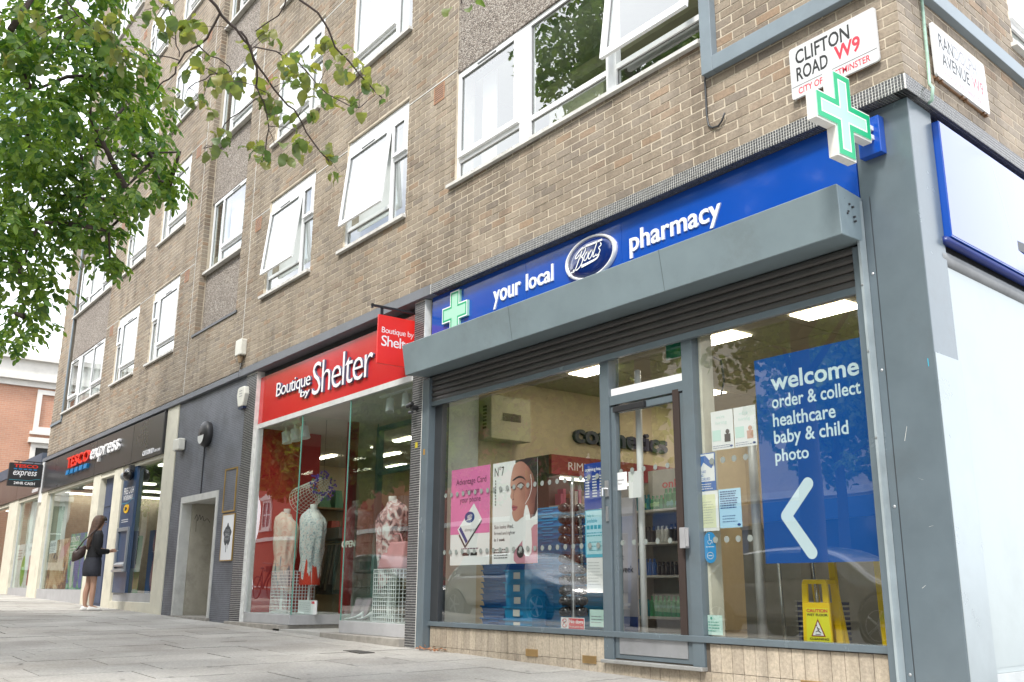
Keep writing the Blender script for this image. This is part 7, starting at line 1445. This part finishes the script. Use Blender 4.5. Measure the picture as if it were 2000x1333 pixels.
# cars along the kerb
def car(name, label, x, y, col, kind, group='cars parked along the kerb'):
    zb = gnd(x, -7)-0.13; t = thing(name, label, 'car', (x, y, zb), group); L = 4.5
    st_ = {'estate': [(0.0, 0.30, 0.62, 0.78, 0.60), (0.03, 0.24, 0.85, 0.93, 0.82), (0.12, 0.22, 0.93, 1.38, 0.88), (0.5, 0.22, 0.95, 1.47, 0.9), (0.60, 0.22, 0.95, 1.46, 0.9), (0.70, 0.22, 0.94, 1.30, 0.9), (0.79, 0.22, 0.92, 0.98, 0.9), (0.93, 0.24, 0.78, 0.82, 0.84), (1.0, 0.32, 0.55, 0.62, 0.66)],
           'hatch': [(0.0, 0.30, 0.60, 0.80, 0.62), (0.04, 0.24, 0.86, 1.05, 0.82), (0.16, 0.22, 0.93, 1.42, 0.87), (0.45, 0.22, 0.94, 1.50, 0.88), (0.58, 0.22, 0.93, 1.46, 0.88), (0.70, 0.22, 0.92, 1.22, 0.88), (0.78, 0.22, 0.90, 0.97, 0.87), (0.93, 0.24, 0.76, 0.80, 0.80), (1.0, 0.32, 0.52, 0.58, 0.6)]}[kind]
    rings = []
    for f, zl, zs, zr, w in st_:
        X = x-L/2+f*L; rw = w*0.72 if zr-zs > 0.15 else w*0.9
        P = [(-w*0.93, zl), (-w, zl+0.2), (-w, zs-0.12), (-w*0.96, zs), (-rw, zr-0.05), (-rw*0.8, zr), (rw*0.8, zr), (rw, zr-0.05), (w*0.96, zs), (w, zs-0.12), (w, zl+0.2), (w*0.93, zl)]
        rings.append([(X, y+a, zb+b) for a, b in P])
    b = G().ring(rings).obj('body', col, t, smooth=False); mo = b.modifiers.new('sub', 'SUBSURF'); mo.levels = 1; mo.render_levels = 2
    for sgn in (-1, 1):
        for (f0, f1, m_) in ((0.16, 0.36, 1), (0.37, 0.55, 1), (0.56, 0.70, 0)):
            X0, X1 = x-L/2+f0*L, x-L/2+f1*L; zt = 1.36 if m_ else 1.05; w = 0.885; 
            G().hexa([(X0, y+sgn*w, zb+0.97), (X1, y+sgn*w, zb+0.97), (X1, y+sgn*(w-0.02), zb+0.97), (X0, y+sgn*(w-0.02), zb+0.97), (X0+0.05, y+sgn*0.70, zb+1.36), (X1-(0.02 if m_ else 0.45), y+sgn*0.70, zb+1.36), (X1-(0.02 if m_ else 0.45), y+sgn*0.68, zb+1.36), (X0+0.05, y+sgn*0.68, zb+1.36)]).obj('side_window', DKG, t)
        for f in (0.17, 0.82):
            X = x-L/2+f*L; yy = y+sgn*0.80; wh = G().lathe((X, yy, zb+0.33), [(0.20, -0.09), (0.33, -0.10), (0.335, 0.10), (0.22, 0.11)] if sgn > 0 else [(0.22, -0.11), (0.335, -0.10), (0.33, 0.10), (0.20, 0.09)], 20, axis='y').obj('wheel', flat('tyre', (0.02, 0.02, 0.02), 0.8), t, smooth=False)
            g = G(); g.lathe((X, yy+sgn*0.105, zb+0.33), [(0.20, -0.01), (0.21, 0.01), (0.19, 0.0)], 16, axis='y')
            for k in range(5): a = k*1.2566; g.tube([(X, yy+sgn*0.115, zb+0.33), (X+0.2*math.cos(a), yy+sgn*0.108, zb+0.33+0.2*math.sin(a))], 0.022, 5)
            g.obj('rim', ALU, wh)
        G().box(x-L/2+0.06, x-L/2+0.22, y+sgn*0.80-0.08, y+sgn*0.80+0.06, zb+0.74, zb+0.86).obj('tail_light', flat('tail_red', (0.4, 0.01, 0.01), 0.15), t); G().box(x+L/2-0.30, x+L/2-0.10, y+sgn*0.68-0.1, y+sgn*0.68+0.1, zb+0.62, zb+0.74).obj('headlight', flat('lens', (0.6, 0.62, 0.64), 0.1), t)
        G().ball((x+0.62, y+sgn*0.98, zb+1.0), 0.09, 0.10, 0.07).obj('mirror', col, t, smooth=True)
    return t
car('parked_car', 'silver estate car parked at the kerb opposite the boutique', -14.3, -7.9, mat('silver_paint', (0.42, 0.42, 0.42), 0.25, metal=0.6, var=0, coat=1.0), 'estate')
c2 = car('parked_car', 'dark grey hatchback parked further along the kerb', -20.3, -7.9, mat('graphite_paint', (0.05, 0.055, 0.06), 0.25, metal=0.4, var=0, coat=1.0), 'hatch')
car('parked_car', 'pale grey hatchback parked at the kerb opposite the pharmacy', -6.6, -7.9, mat('warm_grey_paint', (0.24, 0.24, 0.23), 0.25, metal=0.5, var=0, coat=1.0), 'hatch')
# heritage lamp post and bicycles
def lamp_post(x, y, label):
    z = gnd(x, y); t = thing('street_lamp', label, 'street lamp', (x, y, z), 'heritage street lamps'); BK = flat('lamp_black', (0.02, 0.02, 0.02), 0.4)
    G().lathe((x, y, z), [(0.16, 0), (0.16, 0.3), (0.09, 0.45), (0.075, 1.2), (0.05, 1.3), (0.045, 3.7), (0.08, 3.75), (0.03, 3.8)], 12).obj('post', BK, t); G().lathe((x, y, z+3.8), [(0.10, 0), (0.20, 0.45)], 6).obj('lantern', flat('lantern_glass', (0.5, 0.52, 0.5), 0.1), t); G().lathe((x, y, z+4.25), [(0.24, 0), (0.10, 0.18), (0.05, 0.2), (0.02, 0.42)], 8).obj('cap', BK, t); G().tube([(x-0.3, y, z+3.6), (x+0.3, y, z+3.6)], 0.015, 6).obj('ladder_bar', BK, t)
lamp_post(-26.5, -6.95+0.55, 'black lantern street lamp on the kerb opposite the supermarket'); lamp_post(-2.6, -19.5, 'black lantern street lamp on the far pavement')
def bicycle(x, y, label, col):
    z = gnd(x, y); t = thing('bicycle', label, 'bicycle', (x, y, z), 'parked bicycles'); BM = mat('bike_%s' % label[:5], col, 0.4, var=0)
    for k, xx in enumerate((x-0.52, x+0.52)):
        g = G(); g.tube([(xx+0.33*math.cos(a), y, z+0.34+0.33*math.sin(a)) for a in [2*math.pi*i/22 for i in range(23)]], 0.018, 6)
        for j in range(8): a = j*math.pi/4; g.tube([(xx, y, z+0.34), (xx+0.32*math.cos(a), y, z+0.34+0.32*math.sin(a))], 0.003, 4)
        g.obj('wheel', flat('tyre', (0.02, 0.02, 0.02)), t)
    A, Bq, Cq, D = (x-0.52, y, z+0.34), (x-0.08, y, z+0.30), (x-0.2, y, z+0.82), (x+0.36, y, z+0.86); g = G()
    for p, q in ((A, Bq), (A, Cq), (Bq, Cq), (Bq, D), (Cq, D), (D, (x+0.52, y, z+0.34))): g.tube([p, q], 0.022, 6)
    g.obj('frame', BM, t); g = G().tube([D, (x+0.34, y, z+1.02), (x+0.34, y-0.25, z+1.04)], 0.014, 6); g.tube([(x+0.34, y, z+1.02), (x+0.34, y+0.25, z+1.04)], 0.014, 6); g.obj('handlebar', BLACKP, t); G().ball((x-0.22, y, z+0.90), 0.13, 0.07, 0.035).obj('saddle', BLACKP, t); G().box(x+0.42, x+0.62, y-0.15, y+0.15, z+0.78, z+0.95).obj('basket', BM, t)
bicycle(-4.1, -6.2, 'green hire bicycle on the pavement near the corner', (0.02, 0.22, 0.07)); bicycle(-24.6, -6.2, 'black bicycle by the lantern post opposite the supermarket', (0.02, 0.02, 0.02))

# ================================================================== trees
LEAFD = leaf_mat('acacia_leaf', (0.034, 0.105, 0.024), (0.098, 0.215, 0.046)); LEAFB = leaf_mat('hazel_leaf', (0.075, 0.13, 0.05), (0.125, 0.185, 0.075))
def leaflet(g, p, d, nrm, L, W):
    s = d.cross(nrm).normalized(); n2 = nrm*0.12*L
    a = p; b = p+d*L*0.35; c = p+d*L*0.75; e = p+d*L-n2*0.6
    g.poly([a, b+s*W-n2*0, b+n2*-0.6, a]) if False else None
    n = len(g.v); g.v += [tuple(v) for v in (a, b+s*W, c+s*W*0.8-n2*0.3, e, c-s*W*0.8-n2*0.3, b-s*W, b-n2, c-n2*1.2)]
    g.f += [(n, n+1, n+6), (n+1, n+2, n+7, n+6), (n+2, n+3, n+7), (n+3, n+4, n+7), (n+4, n+5, n+6, n+7), (n+5, n, n+6)]
def spray(g, p, d, nl, L, W, rt_, ms=None, step=0.026):
    """a drooping compound leaf: paired leaflets along a bending stalk"""
    p = p.copy(); d = d.normalized()
    for i in range(nl):
        side = d.cross(Vector((0, 0, 1))); side = side.normalized() if side.length > 0.05 else Vector((1, 0, 0)); nn = side.cross(d).normalized()
        for sg in ((-1, 1) if i < nl-1 else (0,)):
            ld = (side*sg*0.9+d*0.5+Vector((rt_.uniform(-.3, .3), rt_.uniform(-.3, .3), rt_.uniform(-.55, .05)))).normalized(); n_ = (nn+Vector((rt_.uniform(-.5, .5), rt_.uniform(-.5, .5), rt_.uniform(-.2, .4)))).normalized(); l_ = L*rt_.uniform(0.75, 1.1)
            if ms is not None and len(ms) < 300 and rt_.random() < 0.25: ms.append((p.copy(), ld, n_, l_, W))
            else: leaflet(g, p, ld, n_, l_, W*rt_.uniform(0.85, 1.1))
        p += d*step; d = (d+Vector((0, 0, -0.16))).normalized()
def emit_leaves(ms, m, parent):
    for p, d, n_, l_, w_ in ms: g = G(); leaflet(g, Vector((0, 0, 0)), d, n_, l_, w_); o = g.obj('leaf', m); o.location = p; o.parent = parent; o.matrix_parent_inverse = parent.matrix_basis.inverted()
def canopy(name, label, base, H, blobs, near, lm, seed, spread=1.0, dens=55, lsz=0.13):
    r = random.Random(seed); t = thing(name, label, 'tree', base, 'street trees along the kerb'); b = Vector(base); top = b+Vector((r.uniform(-.2, .2), r.uniform(-.2, .2), H))
    tk = [b+Vector((0, 0, -0.1)), b+Vector((0.02, 0.03, 0.5)), b.lerp(top, 0.35)+Vector((0.08, 0, 0)), b.lerp(top, 0.7), top]; G().tube(tk, [0.24, 0.19, 0.15, 0.10, 0.03], 12).obj('trunk', BARK, t, smooth=True)
    g = G()
    for c in blobs:
        cc = Vector(c[:3]); s_ = b.lerp(top, min(0.9, max(0.3, (cc.z-b.z)/H*0.75))); mid = (s_+cc)/2+Vector((0, 0, 0.35)); bl = [s_, mid, cc]; g.tube(bl, [0.06, 0.035, 0.012], 6)
    conn = [Vector((-3.9, -5.5, 4.3))]
    if near: q = b.lerp(top, 0.5); g.tube([q, (q+conn[0])/2+Vector((0, 0, 0.4)), conn[0]], [0.08, 0.06, 0.03], 8)
    left = [Vector(c[:3]) for c in near]
    while left:                             # every clump hangs from the nearest one already carried
        a, cc = min(((p, q) for p in conn for q in left), key=lambda e: (e[0]-e[1]).length); left.remove(cc)
        mid = (a+cc)/2+Vector((r.uniform(-.1, .1), r.uniform(-.1, .1), 0.10)); g.tube([a, mid, cc], [0.016, 0.010, 0.006], 6); conn.append(cc)
    g.obj('branches', BARK, t, smooth=True)
    g = G(); ms = []
    for c in near:
        cc = Vector(c[:3]); R_ = c[3]; n = int(740*R_*R_*spread)+12
        for _ in range(n):
            v = Vector((r.gauss(0, 1), r.gauss(0, 1), r.gauss(0, 1))).normalized()*R_*(r.random()**0.4); v.z *= 0.95; d = Vector((v.x*1.2/max(R_, .1)+r.uniform(-.6, .6), v.y*1.2/max(R_, .1)+r.uniform(-.6, .6), r.uniform(-1.1, 0.1)))
            spray(g, cc+v, d, r.randint(3, 5), 0.050, 0.0140, r, ms)
    if g.v: g.obj('foliage', lm, t, kind='stuff'); emit_leaves(ms, lm, t)
    g = G()
    for c in blobs:
        cc = Vector(c[:3]); R_ = c[3]
        for _ in range(int(dens*R_*R_*4)):
            v = Vector((r.gauss(0, 1), r.gauss(0, 1), r.gauss(0, 1))).normalized()*R_*(r.random()**0.35); v.z *= 0.8; d = Vector((r.uniform(-1, 1), r.uniform(-1, 1), r.uniform(-1, .3))).normalized(); n_ = Vector((r.uniform(-1, 1), r.uniform(-1, 1), r.uniform(0, 1))).normalized()
            for q in range(4): leaflet(g, cc+v+Vector((r.uniform(-.12, .12), r.uniform(-.12, .12), r.uniform(-.12, .12))), (d+Vector((r.uniform(-.8, .8), r.uniform(-.8, .8), r.uniform(-.8, .8)))).normalized(), n_, lsz, lsz*0.34)
    g.obj('crown', lm, t, kind='stuff'); return t
NEAR_BLOBS = [(-2.97, -4.55, 3.78, 0.32), (-2.86, -4.32, 3.88, 0.27), (-1.84, -4.66, 2.83, 0.34), (-1.78, -4.41, 2.97, 0.31), (-2.84, -3.95, 3.39, 0.26), (-2.95, -4.46, 2.99, 0.44), (-2.75, -4.17, 3.06, 0.39), (-2.17, -4.0, 2.83, 0.16), (-2.62, -3.8, 2.88, 0.12), (-2.87, -4.42, 2.59, 0.36), (-2.74, -4.18, 2.7, 0.28), (-2.05, -4.13, 2.55, 0.15), (-2.7, -4.47, 2.22, 0.24), (-2.65, -4.35, 2.1, 0.11), (-3.21, -4.33, 2.07, 0.16), (-3.66, -4.3, 2.06, 0.1), (-3.34, -3.95, 2.68, 0.14), (-2.75, -4.0, 2.38, 0.07), (-2.6, -4.23, 2.49, 0.17), (-1.85, -4.57, 3.49, 0.33), (-1.63, -4.29, 3.03, 0.15), (-1.7, -4.8, 3.04, 0.17), (-2.53, -4.68, 2.91, 0.35), (-2.5, -4.62, 2.33, 0.27), (-2.3, -3.84, 2.71, 0.06), (-3.18, -3.9, 2.82, 0.11)]
BRANCHES = [(0.0135, [(-0.8, -4.22, 3.06), (-0.86, -4.16, 3.02), (-0.9, -4.09, 2.99), (-0.93, -4.01, 2.97), (-0.97, -3.92, 2.93), (-1.03, -3.86, 2.87), (-1.1, -3.83, 2.81)]), (0.0086, [(-0.8, -4.03, 2.88), (-0.84, -3.98, 2.86), (-0.89, -3.92, 2.81), (-0.93, -3.85, 2.78), (-0.97, -3.76, 2.73), (-0.99, -3.68, 2.7), (-1.04, -3.59, 2.63), (-1.07, -3.5, 2.57), (-1.1, -3.42, 2.53)]), (0.0086, [(-0.92, -4.09, 3.01), (-1.01, -4.1, 2.95), (-1.06, -4.1, 2.94), (-1.13, -4.13, 2.92), (-1.2, -4.16, 2.88), (-1.26, -4.16, 2.84), (-1.33, -4.19, 2.82), (-1.38, -4.2, 2.8)]), (0.0037, [(-1.08, -4.2, 2.81), (-1.13, -4.27, 2.83), (-1.18, -4.33, 2.84)]), (0.0049, [(-0.96, -4.31, 3.06), (-1.03, -4.28, 3.01), (-1.07, -4.24, 2.98), (-1.15, -4.2, 2.92), (-1.19, -4.17, 2.89)]), (0.0086, [(-0.43, -3.95, 2.91), (-0.47, -3.91, 2.91), (-0.48, -3.82, 2.89), (-0.52, -3.75, 2.86), (-0.57, -3.69, 2.82), (-0.59, -3.61, 2.79), (-0.62, -3.49, 2.73), (-0.64, -3.41, 2.7)]), (0.0049, [(-0.77, -3.98, 2.81), (-0.76, -3.88, 2.82), (-0.77, -3.78, 2.82), (-0.8, -3.69, 2.78), (-0.83, -3.59, 2.74), (-0.83, -3.48, 2.72), (-0.84, -3.42, 2.73)]), (0.0049, [(-0.91, -3.9, 2.71), (-0.96, -3.84, 2.67), (-1.03, -3.78, 2.59), (-1.1, -3.76, 2.52), (-1.16, -3.76, 2.48)]), (0.0037, [(-0.98, -3.87, 2.69), (-1.06, -3.91, 2.64), (-1.14, -3.95, 2.6), (-1.21, -3.95, 2.55), (-1.28, -3.99, 2.52)]), (0.0049, [(-0.98, -4.16, 2.86), (-1.01, -4.09, 2.84), (-1.03, -4.01, 2.84), (-1.06, -3.97, 2.83)]), (0.0037, [(-1.0, -4.05, 2.76), (-1.06, -4.08, 2.75), (-1.13, -4.13, 2.72)]), (0.0049, [(-1.27, -4.68, 3.07), (-1.33, -4.59, 3.01), (-1.37, -4.48, 2.98), (-1.4, -4.39, 2.97), (-1.45, -4.33, 2.93), (-1.48, -4.22, 2.9)]), (0.0037, [(-1.28, -4.5, 3.0), (-1.31, -4.44, 2.99), (-1.38, -4.4, 2.94), (-1.43, -4.35, 2.89)]), (0.0049, [(-0.61, -3.91, 3.01), (-0.69, -3.91, 2.95), (-0.79, -3.97, 2.9)]), (0.0037, [(0.0, -3.42, 2.93), (-0.04, -3.38, 2.91), (-0.08, -3.36, 2.91)])]
LEAFPTS = [(-0.94, -4.22, 2.92, 4), (-0.98, -4.24, 2.91, 3), (-0.8, -4.2, 2.84, 3), (-0.72, -4.36, 2.81, 4), (-0.88, -4.21, 2.81, 3), (-0.84, -4.21, 2.66, 5), (-0.98, -4.12, 2.8, 2), (-1.2, -4.0, 2.9, 3), (-1.04, -3.97, 2.79, 8), (-0.84, -4.07, 2.64, 4), (-1.18, -3.99, 2.82, 2), (-1.02, -3.93, 2.94, 2), (-0.91, -3.86, 3.01, 3), (-0.99, -3.81, 3.04, 2), (-1.18, -4.07, 2.71, 2), (-1.22, -4.12, 2.7, 1), (-0.99, -4.11, 2.59, 3), (-1.16, -3.81, 2.84, 3), (-1.16, -3.78, 2.79, 5), (-0.68, -3.86, 2.76, 4), (-0.93, -3.69, 2.89, 4), (-0.94, -3.71, 2.84, 4), (-0.81, -3.7, 2.76, 5), (-0.84, -3.64, 2.75, 4), (-0.87, -3.77, 2.75, 4), (-1.12, -3.71, 2.78, 4), (-0.93, -3.74, 2.63, 3), (-1.04, -3.62, 2.74, 4), (-0.87, -3.69, 2.53, 3), (-1.11, -3.52, 2.6, 3), (-1.08, -3.43, 2.59, 2), (-0.9, -3.48, 2.41, 2), (-1.12, -3.97, 2.52, 6), (-1.32, -3.95, 2.56, 4), (-1.15, -3.79, 2.53, 5), (-1.04, -3.78, 2.44, 4), (-0.88, -3.8, 2.42, 3), (-0.62, -3.7, 2.91, 4), (-0.82, -3.58, 2.93, 3), (-0.56, -3.63, 2.79, 4), (-0.87, -3.42, 2.96, 5), (-0.6, -3.5, 2.73, 4), (-0.86, -3.29, 2.87, 3), (-0.69, -3.53, 2.65, 3), (-1.0, -3.47, 2.84, 4), (-0.4, -3.14, 3.17, 3), (-1.24, -4.45, 2.95, 4), (-1.26, -4.38, 2.9, 5), (-1.22, -4.29, 3.0, 3), (-1.31, -4.34, 2.84, 4), (-1.16, -4.46, 2.97, 4), (-1.09, -4.37, 3.0, 3), (-1.26, -4.49, 2.94, 3), (-1.4, -4.41, 2.91, 4), (-1.28, -4.54, 2.98, 3), (-1.21, -4.87, 2.86, 3), (-1.4, -4.76, 2.95, 3), (-1.44, -4.67, 2.8, 3), (-1.51, -4.82, 2.81, 3)]
canopy('acacia_tree', 'dense green tree hanging over the pavement at the left edge of the view', (-5.6, -6.2, gnd(-5.6, -6.2)), 8.5,
       [(-5.6, -6.8, 6.5, 2.0), (-4.2, -6.4, 5.6, 1.5), (-7.2, -6.6, 6.2, 1.8), (-5.4, -6.4, 8.4, 1.8), (-3.6, -5.9, 4.6, 0.7), (-6.6, -6.9, 4.4, 1.1)], NEAR_BLOBS, LEAFD, 5)
for i, (x, zc, lb) in enumerate(((-12.5, 5.6, 'third'), (-19.5, 5.8, 'fourth'), (-28.0, 5.8, 'fifth'), (-36.0, 5.8, 'sixth'))):
    r = random.Random(40+i); base = (x, -6.2, gnd(x, -6.2)); bl_ = [(x+r.uniform(-1.6, 1.6), -7.2+r.uniform(-1.0, 0.6), zc+r.uniform(-1.9, 1.5), r.uniform(1.1, 1.6)) for _ in range(10)]
    canopy('street_tree', 'leafy kerbside tree, %s along the street from the corner' % lb, base, 8.0, bl_, [], LEAFD, 60+i, dens=34, lsz=0.20)
canopy('street_tree', 'tall leafy kerbside tree, second from the corner', (-9.2, -6.4, gnd(-9.2, -6.3)), 13, [(-9.0, -7.4, 10.5, 1.9), (-10.4, -7.8, 9.6, 1.7), (-7.8, -7.5, 11.6, 1.6), (-9.4, -7.6, 12.4, 1.6), (-10.9, -7.2, 11.4, 1.4), (-7.6, -7.3, 9.4, 1.4), (-8.9, -7.2, 7.4, 1.3), (-11.8, -7.6, 12.4, 1.5), (-10.8, -7.7, 13.6, 1.4)], [], LEAFD, 77, dens=40, lsz=0.15)
for i, x in enumerate((-33, -14, 6.0)):
    r = random.Random(80+i); bl_ = [(x+r.uniform(-1.8, 1.8), -19.6+r.uniform(-1.2, 1.2), 6.5+r.uniform(-2.0, 3.0), r.uniform(1.2, 1.9)) for _ in range(8)]
    canopy('street_tree', 'leafy tree on the far pavement before the %s terrace' % ('red brick', 'cream stucco', 'brown brick')[i], (x, -19.4, gnd(x, -19)), 9.5, bl_, [], LEAFD, 90+i, dens=22, lsz=0.24)
# second tree: sparse twigs with broad leaves reaching across the top of the view
HZ = thing('hazel_tree', 'sparse branches with broad toothed leaves reaching in from the top edge', 'tree', (-1.2, -6.1, gnd(-1.2, -6.1)), 'street trees along the kerb')
hb = Vector(HZ.location); G().tube([hb, hb+Vector((0.05, 0.05, 1.5)), hb+Vector((0.0, 0.2, 3.3)), hb+Vector((0.1, 0.3, 5.0)), hb+Vector((0.1, 0.2, 8.0))], [0.17, 0.13, 0.10, 0.07, 0.02], 12).obj('trunk', BARK, HZ, smooth=True)
s0 = Vector(BRANCHES[0][1][0]); G().tube([hb+Vector((0.0, 0.2, 3.6)), hb+Vector((0.2, 0.9, 4.3)), s0+Vector((-0.1, -0.3, 0.35)), s0], [0.07, 0.04, 0.016, BRANCHES[0][0]*0.55], 8).obj('limb', BARK, HZ, smooth=True)
for w_, pts in BRANCHES:
    P = []; V_ = [Vector(p) for p in pts]
    for a, b in zip(V_, V_[1:]): P += [a, (a+b)/2+Vector((rb.uniform(-.008, .008), rb.uniform(-.008, .008), rb.uniform(-.008, .008)))]
    P.append(V_[-1]); n = len(P); G().tube(P, [w_*0.52*(1-0.55*i/n)+0.0010 for i in range(n)], 7).obj('twig', BARK, HZ, smooth=True)
    if V_[0].z > 3.05 and w_ != BRANCHES[0][0]:
        q = V_[0]; tgt = hb+Vector((0.1, 0.3, 4.6)); G().tube([tgt, (tgt+q)/2+Vector((0, 0, 0.3)), q], [0.03, 0.015, w_*1.15], 6).obj('limb', BARK, HZ, smooth=True)
def broad_leaf(r):
    """toothed oval leaf, folded along the rib and a little wavy"""
    g = G(); n = 9; L = 0.066*r.uniform(0.65, 1.15); W = L*r.uniform(0.40, 0.5); left = []; right = []; mid = []
    for i in range(n+1):
        t = i/n; w = W*math.sin(math.pi*min(1, t*0.93+0.07))**0.5*(1-0.12*(i % 2)); 
        if i == n: w = 0.0005
        z = 0.010*math.sin(t*3.1+r.random())-0.012*t*t; y = t*L; mid.append((0, y, z)); left.append((-w, y+(0.004 if i % 2 else 0), z+0.22*w+0.003*r.uniform(-1, 1))); right.append((w, y+(0.004 if i % 2 else 0), z+0.22*w+0.003*r.uniform(-1, 1)))
    g.v = mid+left+right; k = n+1
    for i in range(n): g.f += [(i, i+1, k+i+1, k+i), (i+1, i, 2*k+i, 2*k+i+1)]
    g.tube([(0, -0.018, 0.004), (0, 0, 0)], 0.0009, 4); return g
rl = random.Random(12); LM = [broad_leaf(rl).mesh('leaf', LEAFB, True) for _ in range(10)]
segs = [(Vector(a), Vector(b)) for w_, pts in BRANCHES for a, b in zip(pts, pts[1:])]
cnt = 0; 
for x, y, z, n in LEAFPTS:
    c = Vector((x, y, z)); best = min(((a+(b-a)*max(0, min(1, (c-a).dot(b-a)/max(1e-9, (b-a).length_squared)))) for a, b in segs), key=lambda q: (q-c).length)
    if (best-c).length > 0.03: G().tube([best, (best+c)/2+Vector((0, 0, 0.012)), c], [0.0022, 0.0016, 0.001], 5).obj('twig', BARK, HZ)
    for k in range(n+1 if cnt < 270 else 0):
        o = bpy.data.objects.new('leaf', rl.choice(LM)); COL.objects.link(o); o.parent = HZ; o.matrix_parent_inverse = HZ.matrix_basis.inverted()
        o.location = c+Vector((rl.uniform(-.045, .045), rl.uniform(-.05, .05), rl.uniform(-.045, .03)))
        d = Vector((rl.uniform(-1, 1), rl.uniform(-1, 1), rl.uniform(-1.0, 0.1))).normalized(); up_ = (Vector((0, 0, 1))+Vector((rl.uniform(-.7, .7), rl.uniform(-.9, .4), 0))).normalized(); xx = d.cross(up_).normalized(); zz_ = xx.cross(d).normalized()
        o.rotation_mode = 'QUATERNION'; o.rotation_quaternion = Matrix((xx, d, zz_)).transposed().to_quaternion(); cnt += 1
r = random.Random(99); g = G()
for _ in range(900):
    v = Vector((r.gauss(0, 1), r.gauss(0, 1), r.gauss(0, 1))).normalized()*1.7*(r.random()**0.4); c = hb+Vector((0.0, 0.0, 7.2))+v
    for q in range(3): leaflet(g, c+Vector((r.uniform(-.1, .1), r.uniform(-.1, .1), r.uniform(-.1, .1))), Vector((r.uniform(-1, 1), r.uniform(-1, 1), r.uniform(-1, .2))).normalized(), Vector((r.uniform(-1, 1), r.uniform(-1, 1), 1)).normalized(), 0.11, 0.045)
g.obj('crown', LEAFB, HZ, kind='stuff')
# dry leaves blown into the corner by the shutter guide
DL = flat('dry_leaf', (0.30, 0.14, 0.07), 0.9)
t = G(); r = random.Random(4)
for _ in range(40):
    p = Vector((-5.52+r.uniform(-0.10, 0.25), 0.06+r.uniform(-0.12, 0.03), 0)); p.z = gnd(p.x, p.y)+0.012+r.uniform(0, 0.02); leaflet(t, p, Vector((r.uniform(-1, 1), r.uniform(-1, 1), r.uniform(-.2, .3))).normalized(), Vector((r.uniform(-.5, .5), r.uniform(-.5, .5), 1)).normalized(), 0.035, 0.012)
t.obj('fallen_leaves', DL, None, kind='stuff')
bpy.data.objects['fallen_leaves']['label'] = 'small drift of dry brown leaves at the foot of the left shutter guide'; bpy.data.objects['fallen_leaves']['category'] = 'leaves'
